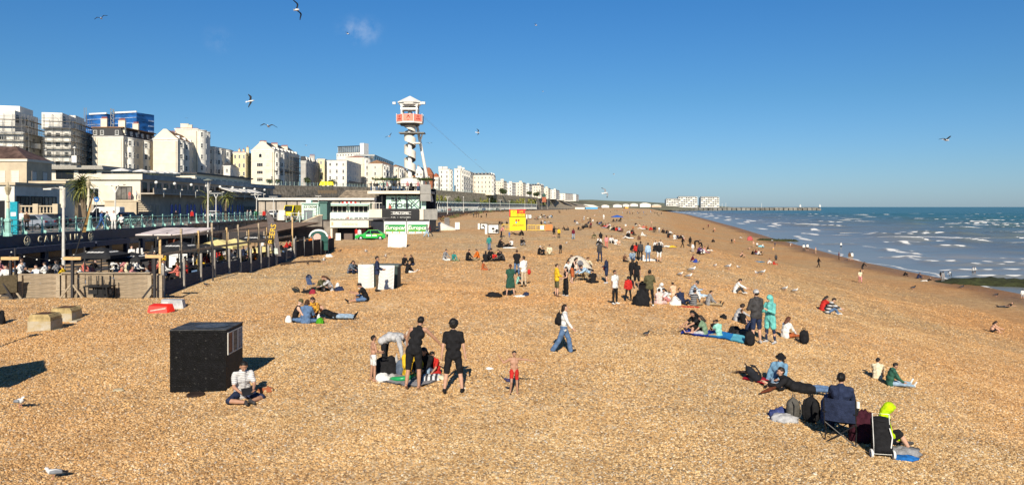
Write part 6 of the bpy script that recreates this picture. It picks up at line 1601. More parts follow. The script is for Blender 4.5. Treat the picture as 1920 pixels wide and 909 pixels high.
pose('hold',armR=(10,14,70,-25),armL=(12,14,74,-25),legR=(2,4,-3,3),legL=(-2,5,-3,4),nod=10)
pose('hips',armR=(-14,38,28,-42),armL=(2,10,12,6),legR=(2,7,-2,5),legL=(-2,7,-2,6))
pose('bend',lean=58,bend=32,neck=-22,nod=10,armR=(20,8,10,4),armL=(28,8,16,2),legR=(4,8,-4,6),legL=(-6,8,-8,6))
pose('stoop',lean=17,bend=10,side=-8,armR=(28,38,34,30),armL=(22,30,20,4),legR=(8,2,-6,1),legL=(-5,4,-16,3),nod=12,footL=60)
pose('sit_knees','seat',lean=12,bend=18,armR=(55,8,62,-12),armL=(58,8,66,-14),legR=(122,6,18,5),legL=(118,8,15,6),nod=10)
pose('sit_cross','seat',lean=4,bend=12,armR=(26,10,68,-22),armL=(30,10,72,-20),legR=(84,38,62,-46),legL=(80,40,58,-48),nod=22,footR=80,footL=80)
pose('sit_legs','seat',lean=4,bend=16,armR=(28,10,52,-10),armL=(26,10,48,-8),legR=(88,6,84,4),legL=(90,9,86,6),footR=160,footL=150,nod=14)
pose('sit_back','seat',lean=-30,bend=10,armR=(-52,14,-30,8),armL=(-50,16,-34,8),legR=(112,8,30,6),legL=(88,10,84,8),footL=150,nod=14)
pose('sit_side','seat',lean=-4,side=14,bend=8,armR=(8,24,6,14),armL=(36,10,62,-24),legR=(86,-24,60,-60),legL=(84,22,70,-38),footR=80,footL=80,nod=8)
pose('sit_chair','chair',lean=-6,bend=12,armR=(30,10,76,-12),armL=(34,10,80,-14),legR=(86,8,4,6),legL=(84,10,2,8),nod=8)
pose('sit_lap','seat',lean=2,bend=16,armR=(14,6,58,-28),armL=(14,6,58,-28),legR=(118,5,22,4),legL=(112,8,14,6),nod=10)
pose('lie_back','lie',lean=-86,bend=4,armR=(-80,20,-84,14),armL=(80,24,84,-20),legR=(90,4,89,4),legL=(104,5,70,4),footR=150,footL=130)
pose('lie_front','lie',lean=82,bend=-30,neck=-30,nod=-10,armR=(50,20,100,-20),armL=(55,18,104,-16),legR=(-88,5,-88,4),legL=(-88,7,-90,6),footR=-90,footL=-90)
pose('lie_side','lie',lean=-76,bend=14,armR=(-60,16,-84,10),armL=(70,14,84,-20),legR=(88,5,88,4),legL=(92,5,86,3),footR=150,footL=150,neck=20)
pose('kneel','lie',lean=22,bend=22,armR=(48,10,60,-10),armL=(44,10,56,-8),legR=(60,10,-96,8),legL=(64,10,-94,9),footR=-85,footL=-85,nod=18)
pose('crouch','feet',lean=34,bend=20,armR=(58,10,70,-14),armL=(60,10,74,-16),legR=(112,14,-28,8),legL=(108,14,-30,9),nod=6)
pose('child_run',armR=(-10,58,-150,30),armL=(12,84,18,80),legR=(34,5,-22,3),legL=(-4,3,-6,2),lean=2,footR=70,nod=16)
pose('arm_out',armR=(10,74,20,70),armL=(2,10,10,6),legR=(3,5,-2,4),legL=(-2,5,-3,4))
pose('sit_phone','seat',lean=8,bend=18,armR=(44,8,104,-16),armL=(46,8,100,-18),legR=(118,6,20,5),legL=(88,12,80,8),footL=140,nod=24)
def pose_joints(name,flip=False):
 P,ground=POSES[name];P=dict(P)
 if flip:
  for a in('arm','leg'):P[a+'L'],P[a+'R']=P[a+'R'],P[a+'L']
  fl,fr=P.get('footL'),P.get('footR');P.pop('footL',0);P.pop('footR',0)
  if fl is not None:P['footR']=fl
  if fr is not None:P['footL']=fr
  P['side']=-P.get('side',0)
 J=skeleton(P)
 if ground=='seat':dz=.115
 elif ground=='chair':dz=.55
 elif ground=='lie':dz=max(.0,-min(min(q.z for k_,q in J.items()if k_ not in('up','up2','uh','face','hdL','hdR')),0))+.085
 else:dz=-min(J['toR'].z-.03,J['toL'].z-.03,J['heR'].z-.035,J['heL'].z-.035)
 off=Vec((0,0,dz))
 for k in list(J):
  if k not in('up','up2','uh','face','hdL','hdR'):J[k]=J[k]+off
 if ground=='seat':
  for n in 'LR':
   for q in('to','he','an','kn'):
    if J[q+n].z<.04:J[q+n].z=.04
 return J
def mb_caps(caps,grow=0.0,n=9):
 mb=MB()
 for(a,b,ra,rb)in caps:capsule(mb,a,b,ra+grow,rb+grow,n)
 return mb
def garment_caps(J,kind):
 C={k:[]for k in('torso','uarm','farm','thigh','shin','foot','head','hand')}
 for c,t in body_caps(J):C[t].append(c)
 X=Vec((1,0,0));o=[]
 if kind in('tee','shirt','hoodie','tank','coat','polo'):
  g={'tee':.022,'polo':.024,'shirt':.022,'hoodie':.032,'tank':.010,'coat':.036}[kind]
  o=[(a,b,ra+g,rb+g)for a,b,ra,rb in C['torso'][:6]]
  up=J['up2'];a,b,ra,rb=C['torso'][6]
  k=.55 if kind=='tank' else 1
  m=(a+b)/2;o.append((m+(a-m)*k,m+(b-m)*k,ra+g*.6,rb+g*.6))
  if kind!='tank':o.append((J['waist']-X*.085,J['waist']+X*.085,.092+g,.092+g))
  hem=.25 if kind!='coat' else .30
  o.append((J['hip']-X*.08-J['up']*hem*.2,J['hip']+X*.08-J['up']*hem*.2,.105+g,.105+g))
  if kind=='coat':
   for n in 'LR':o.append((J['hp'+n],J['hp'+n].lerp(J['kn'+n],.75),.115+g*.6,.10+g*.6))
  for a,b,ra,rb in C['uarm']:
   if kind=='tank':continue
   e=.62 if kind in('tee','polo')else 1
   o.append((a,a.lerp(b,e),ra+g*.75,ra+(rb-ra)*e+g))
  if kind in('shirt','hoodie','coat'):
   for a,b,ra,rb in C['farm']:o.append((a,a.lerp(b,.93),ra+g*.75,rb+g*.8))
  if kind in('hoodie','coat'):o.append((J['neck0']-J['face']*.07-X*.05,J['neck0']-J['face']*.07+X*.05,.055,.055))
 elif kind in('trousers','wide','shorts','briefs','leggings'):
  g={'trousers':.016,'wide':.03,'shorts':.022,'briefs':.014,'leggings':.007}[kind]
  o=[(a,b,ra+g*.8,rb+g*.8)for a,b,ra,rb in C['torso'][:1]]
  for a,b,ra,rb in C['thigh']:
   e={'shorts':.95,'briefs':.62}.get(kind,1)
   o.append((a,a.lerp(b,e),ra+g,ra+(rb-ra)*e+g*1.3))
  if kind in('trousers','wide','leggings'):
   for n in 'LR':
    a,b=J['kn'+n],J['an'+n]
    o.append((a,a.lerp(b,.94),.060+g,(.05 if kind=='trousers' else .045 if kind=='leggings' else .085)+g*.6))
 elif kind in('skirt','dress','longdress'):
  if kind!='skirt':o=garment_caps(J,'tank' if kind=='longdress' else 'tee')
  e=.98 if kind!='longdress' else 1
  for n in 'LR':o.append((J['hp'+n],J['hp'+n].lerp(J['kn'+n],e),.125,.125))
  o.append(((J['hpL']+J['hpR'])/2,((J['knL']+J['knR'])/2),.125,.12))
  if kind=='longdress':
   o.append(((J['knL']+J['knR'])/2,((J['anL']+J['anR'])/2)+Vec((0,0,.06)),.12,.10))
   for n in 'LR':o.append((J['kn'+n],J['kn'+n].lerp(J['an'+n],.9),.09,.08))
 elif kind=='shoe':o=[]
 return o
def hair_caps(J,kind):
 hd,f,u=J['head'],J['face'],J['uh'];e=f.cross(u).normalized()
 o=[(hd+u*.048-f*.022,hd+u*.03-f*.038,.090,.096)]
 if kind in('short',):o.append((hd-u*.02-f*.05,hd-u*.03-f*.05,.07,.06))
 if kind=='buzz':o=[(hd+u*.042-f*.018,hd+u*.02-f*.034,.088,.094)]
 if kind in('curly',):o=[(hd+u*.062-f*.02,hd+u*.02-f*.045,.108,.108),(hd+u*.075+f*.03,hd+u*.05-e*.06,.06,.06),(hd+u*.06+e*.07,hd+e*.06-f*.03,.06,.055)]
 if kind in('bob','long','verylong'):
  L={'bob':.12,'long':.25,'verylong':.40}[kind]
  d=-(u*.85)+(-f*.22)
  o+=[(hd-f*.05,hd-f*.055+d*L,.085,.062),(hd+e*.06-f*.03,hd+e*.065-f*.035+d*min(L,.2),.045,.035),(hd-e*.06-f*.03,hd-e*.065-f*.035+d*min(L,.2),.045,.035)]
 if kind=='pony':o+=[(hd-f*.10+u*.02,hd-f*.13-u*.22,.04,.022)]
 if kind=='bun':o+=[(hd-f*.10+u*.06,hd-f*.115+u*.07,.045,.045)]
 return o
def hat_mb(J,kind):
 hd,f,u=J['head'],J['face'],J['uh'];e=f.cross(u).normalized();mb=MB()
 capsule(mb,hd+u*.058-f*.018,hd+u*.05-f*.03,.098,.102,12)
 c=hd+u*.035-f*.02
 if kind=='cap':
  capsule(mb,c+f*.08+e*.045,c+f*.08-e*.045,.022,.022);capsule(mb,c+f*.12+e*.035-u*.01,c+f*.12-e*.035-u*.01,.016,.016)
 elif kind=='bucket':
  n=16
  for k in range(n):
   a,b=2*PI*k/n,2*PI*(k+1)/n
   capsule(mb,c+(f*cos(a)+e*sin(a))*.13-u*.02,c+(f*cos(b)+e*sin(b))*.13-u*.02,.030,.030,6,k=2)
 elif kind=='hood':
  mb=MB();capsule(mb,hd+u*.04-f*.03,hd-f*.045-u*.03,.122,.115,12);capsule(mb,hd-f*.06-u*.06,J['neck0']-f*.05,.10,.10,10);capsule(mb,hd+f*.05+u*.09,hd+f*.03+u*.10,.05,.05)
 elif kind=='scarf':
  mb=MB();capsule(mb,hd+u*.045-f*.03,hd-f*.05-u*.03,.112,.112,12);capsule(mb,hd-f*.03-u*.10,J['chest'],.10,.15,10)
 return mb
def wrinkle(me,amp,seed=0,f=9):
 n=len(me.vertices);co=np.empty(n*3,np.float32);me.vertices.foreach_get('co',co);co=co.reshape(-1,3)
 no=np.empty(n*3,np.float32);me.vertices.foreach_get('normal',no);no=no.reshape(-1,3)
 d=np.sin(co[:,2]*f*5+3*np.sin(co[:,0]*f*2.3+seed)+2*np.sin(co[:,1]*f*2+seed*2))*.6+np.sin(co[:,0]*f*3.1+co[:,2]*f*4+seed)*.4
 co+=no*(d*amp)[:,None];me.vertices.foreach_set('co',co.reshape(-1));me.update()
PEOPLE_NEAR=[];PEOPLE_FAR=[]
def stripes_mat(c1,c2,f,name,axis=2,duty=.5):
 if name in MATS:return MATS[name]
 m=mat(name,c1,rough=.9,var=.1,scale=9,bump=.3,bscale=26,spec=.1);N,L=m.node_tree.nodes,m.node_tree.links;b=N['Principled BSDF']
 tc=N.new('ShaderNodeTexCoord');sp=N.new('ShaderNodeSeparateXYZ');L.new(tc.outputs['Object'],sp.inputs[0])
 mu=N.new('ShaderNodeMath');mu.operation='MULTIPLY';mu.inputs[1].default_value=f;L.new(sp.outputs[axis],mu.inputs[0])
 fr=N.new('ShaderNodeMath');fr.operation='FRACT';L.new(mu.outputs[0],fr.inputs[0])
 gt=N.new('ShaderNodeMath');gt.operation='GREATER_THAN';gt.inputs[1].default_value=duty;L.new(fr.outputs[0],gt.inputs[0])
 mx=N.new('ShaderNodeMix');mx.data_type='RGBA';L.new(gt.outputs[0],mx.inputs[0]);src=b.inputs['Base Color'].links[0].from_socket;L.new(src,mx.inputs[6]);mx.inputs[7].default_value=(*c2,1);L.new(mx.outputs[2],b.inputs['Base Color'])
 return m
def floral_mat(c1,c2,s,name,thr=.45):
 if name in MATS:return MATS[name]
 m=mat(name,c1,rough=.9,var=.1,scale=9,bump=.3,bscale=26,spec=.1);N,L=m.node_tree.nodes,m.node_tree.links;b=N['Principled BSDF']
 v=N.new('ShaderNodeTexVoronoi');v.inputs['Scale'].default_value=s;tc=N.new('ShaderNodeTexCoord');L.new(tc.outputs['Object'],v.inputs['Vector'])
 gt=N.new('ShaderNodeMath');gt.operation='LESS_THAN';gt.inputs[1].default_value=thr;L.new(v.outputs['Distance'],gt.inputs[0])
 mx=N.new('ShaderNodeMix');mx.data_type='RGBA';L.new(gt.outputs[0],mx.inputs[0]);src=b.inputs['Base Color'].links[0].from_socket;L.new(src,mx.inputs[6]);mx.inputs[7].default_value=(*c2,1);L.new(mx.outputs[2],b.inputs['Base Color'])
 return m
C_=dict(black=(.016,.016,.018),dgrey=(.055,.053,.055),grey=(.26,.26,.27),lgrey=(.45,.45,.46),white=(.76,.75,.72),cream=(.70,.62,.44),navy=(.025,.035,.075),blue=(.06,.14,.36),denim=(.10,.17,.30),ldenim=(.27,.37,.48),red=(.50,.03,.025),orange=(.62,.15,.02),yellow=(.72,.46,.03),pink=(.62,.26,.26),coral=(.62,.17,.13),peach=(.70,.45,.30),green=(.04,.15,.07),sage=(.20,.30,.19),teal=(.04,.24,.22),mint=(.28,.60,.50),aqua=(.16,.52,.48),olive=(.10,.095,.05),khaki=(.36,.28,.17),brown=(.13,.07,.045),rust=(.40,.11,.04),purple=(.10,.05,.16),sky=(.36,.52,.70),maroon=(.13,.015,.03),beige=(.55,.44,.31))
HAIR_=dict(black=(.012,.010,.009),dark=(.025,.016,.011),brown=(.07,.035,.018),auburn=(.10,.032,.016),blond=(.34,.22,.10),white=(.55,.53,.50))
def colmat(c):return c if not isinstance(c,(str,tuple))else cloth(C_[c]if isinstance(c,str)else c)
def near(label,px,py,pose_,face,hpx=None,top=('tee','black'),bot=('trousers','denim'),hair=('short','dark'),skin=0,shoes='black',hat=None,scale=None,flip=False,group=None,dz=0,extra=None,Y=None,fingers_=True,twist=0):
 PEOPLE_NEAR.append(dict(label=label,px=px,py=py,pose=pose_,face=face,hpx=hpx,top=top,bot=bot,hair=hair,skin=skin,shoes=shoes,hat=hat,scale=scale,flip=flip,group=group,dz=dz,extra=extra,Y=Y))
def pose_height(J):return max((J['head']+J['uh']*.13).z,J['head'].z+.1)
def build_near():
 jobs=[];info=[]
 for P in PEOPLE_NEAR:
  J=pose_joints(P['pose'],P['flip']);P['J']=J
  g=G(P['px'],P['py'])if P['Y']is None else Vec((PX(P['px'],P['Y']),P['Y'],PZ(P['py'],P['Y'])))
  P['g']=g
  H=pose_height(J)
  s=P['scale']or(P['hpx']*g.y/F/H if P['hpx']else 1.0)
  P['s']=s=max(.5,min(1.13,s))
  vx=max(.013,min(.026,.75*g.y/F/s*1.15))
  def job(part,mb,vox,sm=2):
   jobs.append(remesh(mb,vox,part,sm));info.append((P,part))
  caps=body_caps(J);job('body',mb_caps([c for c,t in caps]),vx,3)
  if P['top']:job('top',mb_caps(garment_caps(J,P['top'][0])),vx*1.15,2)
  if P['bot']:job(P['bot'][0]if P['bot'][0]in('shorts','skirt','trousers')else 'trousers' if P['bot'][0]in('wide','leggings')else 'shorts' if P['bot'][0]=='briefs' else 'dress',mb_caps(garment_caps(J,P['bot'][0])),vx*1.15,2)
  if P['hair']:job('hair',mb_caps(hair_caps(J,P['hair'][0])),vx,1)
  if P['hat']:job({'cap':'cap','bucket':'hat','hood':'hood','scarf':'headscarf'}[P['hat'][0]],hat_mb(J,P['hat'][0]),vx,1)
  if P['shoes']:
   for n in 'LR':
    mb=MB();d=(J['to'+n]-J['he'+n]).normalized();u=Vec((0,0,1));
    capsule(mb,J['he'+n],J['to'+n]+d*.02,.046,.040);capsule(mb,J['an'+n]-u*.01,J['he'+n].lerp(J['to'+n],.4),.048,.042)
    job('shoe',mb,vx,1)
 meshes=run_jobs(jobs)
 for(P,part),me in zip(info,meshes):
  if 'root' not in P:
   P['root']=empty('person',P['g']+Vec((0,0,P['dz'])),R(P['face']),P['label'],'person',P['group']or 'people near the foreground');P['root'].scale=(P['s'],)*3
  if part=='body':
   J=P['J'];mb=MB();fingers(J,mb)
   bm=bmesh.new();bm.from_mesh(me);vs=[bm.verts.new(v)for v in mb.v];
   for f in mb.f:
    q=bm.faces.new([vs[i]for i in f]);q.smooth=True
   hd,f_,u=J['head'],J['face'],J['uh'];e=f_.cross(u).normalized()
   e2=MB()
   for s_ in(-1,1):e2.ball(hd+f_*.082+e*s_*.034+u*.006,.011,6,4)
   e2.ball(hd+f_*.081-u*.062,(.022,.006,.008),6,4,M=Matrix((e,f_,u)).transposed())
   vs=[bm.verts.new(v)for v in e2.v]
   for f in e2.f:
    q=bm.faces.new([vs[i]for i in f]);q.material_index=1
   bm.to_mesh(me);bm.free()
   me.materials.clear();me.materials.append(skinmat(P['skin']));me.materials.append(mat('eye_and_lip',(.06,.025,.02),rough=.5))
  else:
   me.materials.clear()
   if part in('top',):me.materials.append(colmat(P['top'][1]));wrinkle(me,.0065,P['px'],6)
   elif part in('trousers','shorts','skirt','dress'):me.materials.append(colmat(P['bot'][1]));wrinkle(me,.007,P['px'],6)
   elif part=='hair':me.materials.append(hairmat(HAIR_[P['hair'][1]]));wrinkle(me,.007 if P['hair'][0]!='buzz' else .002,P['px'],14)
   elif part in('cap','hat','hood','headscarf'):me.materials.append(colmat(P['hat'][1]))
   elif part=='shoe':me.materials.append(cloth(C_[P['shoes']]if isinstance(P['shoes'],str)else P['shoes'],rough=.6))
  names={'top':{'tee':'shirt','polo':'shirt','shirt':'shirt','hoodie':'hooded_top','tank':'vest','coat':'coat'}.get(P['top'][0]if P['top']else '','shirt')}
  link(names.get(part,part),me,P['root'])
 for P in PEOPLE_NEAR:
  if P['extra']:P['extra'](P['root'],P['J'],P)
# ---- smaller figures: one mesh each, shared per pose; materials by zone on the object
FARM={}
ZONES=('skin','top','bottom','hair','shoe')
def zone_of(tag_,c,outfit):
 t={'torso':'top','uarm':'top','farm':'skin','hand':'skin','head':'skin','thigh':'bottom','shin':'bottom','foot':'shoe'}[tag_]
 if outfit=='long' and tag_=='farm':t='top'
 if outfit=='shorts' and tag_=='shin':t='skin'
 if outfit=='longshorts':
  if tag_=='farm':t='top'
  if tag_=='shin':t='skin'
 if outfit=='swim' and tag_ in('torso','uarm','shin'):t='skin'
 return t
def far_prepare(keys):
 jobs,meta=[],[]
 for(pose_,outfit,hair)in keys:
  J=pose_joints(pose_);caps=[]
  for c,t in body_caps(J):
   z=zone_of(t,c,outfit);g={'skin':0,'top':.018,'bottom':.016,'shoe':.008,'hair':0}[z]
   a,b,ra,rb=c;caps.append(((a,b,ra+g,rb+g),z if not(t=='torso' and c is caps_first(J))else 'bottom'))
  if outfit=='dress':
   for n in 'LR':caps.append(((J['hp'+n],J['hp'+n].lerp(J['kn'+n],1.0),.12,.115),'bottom'))
  for c in hair_caps(J,hair):caps.append((c,'hair'))
  jobs.append(remesh(mb_caps([c for c,z in caps],n=7),.029,'person',1));meta.append((pose_,outfit,hair,caps))
 for me,(pose_,outfit,hair,caps)in zip(run_jobs(jobs),meta):
  me.materials.clear()
  for z in ZONES:me.materials.append(mat('zone_'+z,(.3,.3,.3)))
  n=len(me.polygons);cen=np.empty(n*3,np.float32);me.polygons.foreach_get('center',cen);cen=cen.reshape(-1,3)
  best=np.full(n,1e9);idx=np.zeros(n,np.int32)
  for(a,b,ra,rb),z in caps:
   a_,b_=np.array(a),np.array(b);d=b_-a_;L2=max(1e-9,d.dot(d));t=np.clip((cen-a_)@d/L2,0,1)
   dist=np.linalg.norm(cen-(a_+t[:,None]*d),axis=1)-(ra+(rb-ra)*t)
   k=dist<best;best[k]=dist[k];idx[k]=ZONES.index(z)
  me.polygons.foreach_set('material_index',idx);me.update()
  FARM[(pose_,outfit,hair)]=(me,pose_height(pose_joints(pose_)))
def caps_first(J):return None
def far(cluster,px,py,pose_,face,top='black',bot='denim',hair='dark',outfit='long',hs='short',hpx=None,skin=0,say=None,Y=None,hold=None,z=None,shoes='black',scale=None):
 PEOPLE_FAR.append(dict(cluster=cluster,px=px,py=py,pose=pose_,face=face,top=top,bot=bot,hair=hair,outfit=outfit,hs=hs,hpx=hpx,skin=skin,say=say,Y=Y,z=z,shoes=shoes,scale=scale))
CW=dict(black='black',dgrey='dark grey',grey='grey',lgrey='light grey',white='white',cream='cream',navy='navy',blue='blue',denim='blue denim',ldenim='pale denim',red='red',orange='orange',yellow='yellow',pink='pink',coral='coral',peach='peach',green='green',sage='sage green',teal='teal',mint='mint',aqua='aqua',olive='olive',khaki='khaki',brown='brown',rust='rust',purple='purple',sky='pale blue',maroon='maroon',beige='beige')
PW=dict(stand='standing',stand_wide='standing',walk='walking',phone='standing hands raised',hold='standing',hips='standing with hand on hip',bend='bending over',stoop='leaning down',sit_knees='sitting knees up',sit_cross='sitting down',sit_legs='sitting legs out',sit_back='leaning back',sit_side='sitting sideways',sit_chair='seated',lie_back='lying',lie_front='lying',lie_side='lying sideways',sit_lap='sitting',kneel='kneeling',crouch='crouching',arm_out='standing arm out',child_run='running',sit_phone='sitting')
ORD=['leftmost','second from left','third from left','fourth from left','fifth from left','sixth from left','seventh from left','eighth from left','ninth from left','tenth from left','eleventh from left','twelfth from left']
def far_crowd(L):
 """the tiniest figures, past three hundred, joined into one crowd"""
 if not L:return
 V,FS,MI,mats,n0=[],[],[],[],0
 for p in L:
  me,H=FARM[(p['pose'],p['outfit'],p['hs'])]
  n=len(me.vertices);co=np.empty(n*3,np.float32);me.vertices.foreach_get('co',co);co=co.reshape(-1,3)
  s=p['scale']or(p['hpx']*p['g'].y/F/H if p['hpx']else 1.0);s=max(.5,min(1.15,s));a=R(p['face'])
  M=np.array([[cos(a),sin(a),0],[-sin(a),cos(a),0],[0,0,1]],np.float32)
  V.append(co*s@M+np.array(p['g'],np.float32))
  idx=[]
  for m in(skinmat(p['skin']),cloth(C_[p['top']]),cloth(C_[p['bot']]),hairmat(HAIR_[p['hair']]),cloth(C_[p['shoes']])):
   if m not in mats:mats.append(m)
   idx.append(mats.index(m))
  for f in me.polygons:
   FS.append([n0+v for v in f.vertices]);MI.append(idx[f.material_index])
  n0+=n
 me=bpy.data.meshes.new('distant_crowd');me.from_pydata(np.concatenate(V).tolist(),[],FS)
 for m in mats:me.materials.append(m)
 me.polygons.foreach_set('material_index',MI);me.polygons.foreach_set('use_smooth',[True]*len(FS));me.update()
 o=link('distant_crowd',me);o['kind']='stuff';o['label']='distant crowd scattered over the far shingle'
def build_far():
 keys={}
 for p in PEOPLE_FAR:keys[(p['pose'],p['outfit'],p['hs'])]=1
 far_prepare(list(keys))
 base={}
 for p in PEOPLE_FAR:
  t=f"person in {CW[p['top']]} top" if p['outfit']not in('dress','swim')else(f"person in {CW[p['top']]} dress" if p['outfit']=='dress' else f"shirtless person in {CW[p['bot']]} shorts")
  p['desc']=p['say']or f"{t} {PW[p['pose']]}"
  base.setdefault((p['desc'],p['cluster']),[]).append(p)
 for(d,c),L in base.items():
  L.sort(key=lambda q:(q['px'],q['py']))
  for i,p in enumerate(L):
   if len(L)==1:p['label']=f"{d}, {c}"
   elif p['outfit']not in('dress','swim')and p['say']is None:p['label']=f"{d}, {ORD[min(i, 11)]}, {c}"
   else:p['label']=f"{d}, {ORD[min(i, 11)]}, {c}"
 for p in PEOPLE_FAR:
  if p['z']is not None:g=Vec((PX(p['px'],p['Y']),p['Y'],p['z']))
  elif p['Y']is not None:g=Vec((PX(p['px'],p['Y']),p['Y'],PZ(p['py'],p['Y'])))
  else:g=G(p['px'],p['py'])
  p['g']=g;p['rank']=1/g.y*(1.0 if p['pose']in('sit_knees','sit_cross','sit_legs','lie_side','lie_back','sit_chair')else 1.8)
 lim=296-len(PEOPLE_NEAR);order=sorted(PEOPLE_FAR,key=lambda q:-q['rank'])
 far_crowd(order[lim:])
 for p in order[:lim]:
  me,H=FARM[(p['pose'],p['outfit'],p['hs'])]
  g=p['g']
  s=p['scale']or(p['hpx']*g.y/F/H if p['hpx']else rnd.uniform(.93,1.04));s=max(.5,min(1.15,s))
  o=link('person',me,None,g,R(p['face']),(s,s,s),[skinmat(p['skin']),cloth(C_[p['top']]),cloth(C_[p['bot']]),hairmat(HAIR_[p['hair']]),cloth(C_[p['shoes']])])
  tag(o,p['label'],'person',p['cluster']if False else 'people on the beach and the front')
# ------------------------------------------------------------------ who is where
def wpos(root,J,P,name,off=(0,0,0)):
 p=J[name]if isinstance(name,str)else name
 return P['g']+Vec((0,0,P['dz']))+Matrix.Rotation(R(P['face']),3,'Z')@((p+Vec(off))*P['s'])
def rucksack(loc,rz,s,m,label,group='bags on the beach',tilt=0,m2=None,worn=False):
 o=empty('backpack',loc,rz,label,'backpack',group);o.scale=(s,)*3;o.rotation_euler.x=tilt
 b=MB();vs=[];n,k=14,8
 for i in range(k+1):
  t=i/k;z=.48*t;r=(.155,.105)
  f=sin(PI*min(1,.12+.80*t))**.45 if t<1 else .05
  f=max(.08,min(1,(1-(2*abs(t-.47))**5)))*(1-.12*t)
  for j in range(n):
   a=2*PI*j/n;c,s_=cos(a),sin(a)
   q=(abs(c)**4+abs(s_)**4)**-.25
   vs.append((r[0]*f*c*q,r[1]*f*s_*q,z))
 fs=[(i*n+j,i*n+(j+1)%n,(i+1)*n+(j+1)%n,(i+1)*n+j)for i in range(k)for j in range(n)]+[tuple(range(n-1,-1,-1)),tuple(k*n+j for j in range(n))]
 b.add(vs,fs);b.build('body',m,o,smooth=True)
 p=MB();p.ball((0,.10,.15),(.115,.055,.13),10,7);p.build('pocket',m2 or m,o,smooth=True)
 MB().tube([(-.04,-.02,.47),(-.03,-.02,.53),(.03,-.02,.53),(.04,-.02,.47)],.012,5).build('handle',m,o)
 for x in(-.085,.085):MB().tube([(x,-.09,.42),(x,-.16,.34),(x,-.15,.16),(x,-.09,.06)],.017,5).build('strap',m,o)
 return o
def worn_pack(m,label):
 def f(root,J,P):
  c=(J['chest']+J['neck0'])/2-J['face']*.0+Vec((0,.20,-.36));rucksack(wpos(root,J,P,c),R(P['face']),P['s'],m,label,'bags carried')
 return f
def held(name,label,cat,joint,shape,m,off=(0,0,0),rz=0,rx=0):
 def f(root,J,P):
  o=empty(name,wpos(root,J,P,joint,off),R(P['face']+rz),label,cat,'things held by people');o.scale=(P['s'],)*3;o.rotation_euler.x=rx
  if shape=='tablet':
   MB().box(-.12,-.006,-.085,.12,.006,.085).build('case',m,o);MB().box(-.105,.0062,-.072,.105,.009,.072).build('screen',GLASS,o)
  elif shape=='phone':
   MB().box(-.037,-.005,-.075,.037,.005,.075).build('case',m,o);MB().box(-.033,.0052,-.068,.033,.007,.068).build('screen',GLASS,o)
  elif shape=='bag':
   MB().ball((0,0,-.2),(.13,.07,.16),10,8).build('body',m,o,smooth=True);MB().tube([(-.08,0,-.08),(-.05,0,.02),(.05,0,.02),(.08,0,-.08)],.012,5).build('handle',m,o)
  elif shape=='camera':
   MB().cbox((0,0,0),(.13,.07,.09)).build('body',m,o);c=MB().lathe([(.035,0),(.04,.08),(0,.08)],10);c.v=[(v[0],-.03-v[2],v[1])for v in c.v];c.build('lens',m,o)
  elif shape=='toy':
   for q,r in(((0,0,0),(.10,.06,.08)),((-.10,0,.05),(.06,.05,.05)),((.10,0,-.05),(.07,.04,.05))):MB().ball(q,r,8,6).build('lobe',m,o,smooth=True)
 return f
def both(*fs):
 def f(root,J,P):
  for q in fs:q(root,J,P)
 return f
NR='people in the foreground'
# -- man by the black hut
near('person in white striped polo shirt and sunglasses sitting against the black hut',453,746,'sit_cross',34,71,('polo',stripes_mat((.66,.65,.64),(.22,.22,.24),26,'fine_stripe_cloth',duty=.74)),('shorts','navy'),('buzz','black'),1,'dgrey',extra=held('tablet','dark tablet in the hands of the person by the hut','tablet','haL','tablet',BLACKM,(-.14,-.05,.03),10,-.6))
# -- family group in front
near('child in white patterned swim trunks standing at the left of the picnic group',700,714,'hold',118,86,None,('briefs',floral_mat((.72,.70,.68),(.12,.10,.10),16,'white_print_cloth',.22)),('short','black'),1,None,scale=None)
near('person in grey hooded top and pale cap bending over the bags',722,700,'bend',78,92,('hoodie','lgrey'),('leggings','black'),None,2,'black',('cap',cloth((.52,.42,.32))),scale=.98)
near('person in black vest and black shorts leaning over the picnic group',776,729,'stoop',172,131,('tank','black'),('shorts','black'),('buzz','black'),1,None,flip=False)
near('person in yellow top crouching behind the person in black vest',768,704,'sit_knees',20,58,('hoodie','yellow'),('trousers','yellow'),('short','black'),2,'brown')
near('person in black tracksuit top and pale jeans sitting in the picnic group',803,703,'sit_knees',-18,54,('hoodie','black'),('trousers','ldenim'),('long','black'),1,'white')
near('child in red shorts kneeling at the right of the picnic group',818,702,'sit_legs',-40,44,('tee','red'),('shorts','red'),('short','black'),1,None)
near('person in black shirt and shorts with windblown curly hair seen from behind',850,736,'stand_wide',181,137,('tee','black'),('shorts','black'),('curly','black'),0,'black')
near('child in red swim shorts walking with one arm stretched out',964,740,'child_run',6,83,None,('briefs','red'),('short','black'),1,None,extra=held('toy','small dark toy in the hand of the child in red shorts','toy',Vec((-.26,-.10,.62)),'toy',cloth((.05,.05,.12))))
near('person in white jacket and wide blue trousers striding across with black backpack',1057,660,'walk',84,90,('shirt','white'),('wide','denim'),('bob','dark'),0,'black',extra=both(worn_pack(cloth(C_['black']),'black backpack on the person striding across the shingle'),held('camera','dark camera held by the person in white jacket','camera','haL','camera',BLACKM,(0,-.04,.05))))
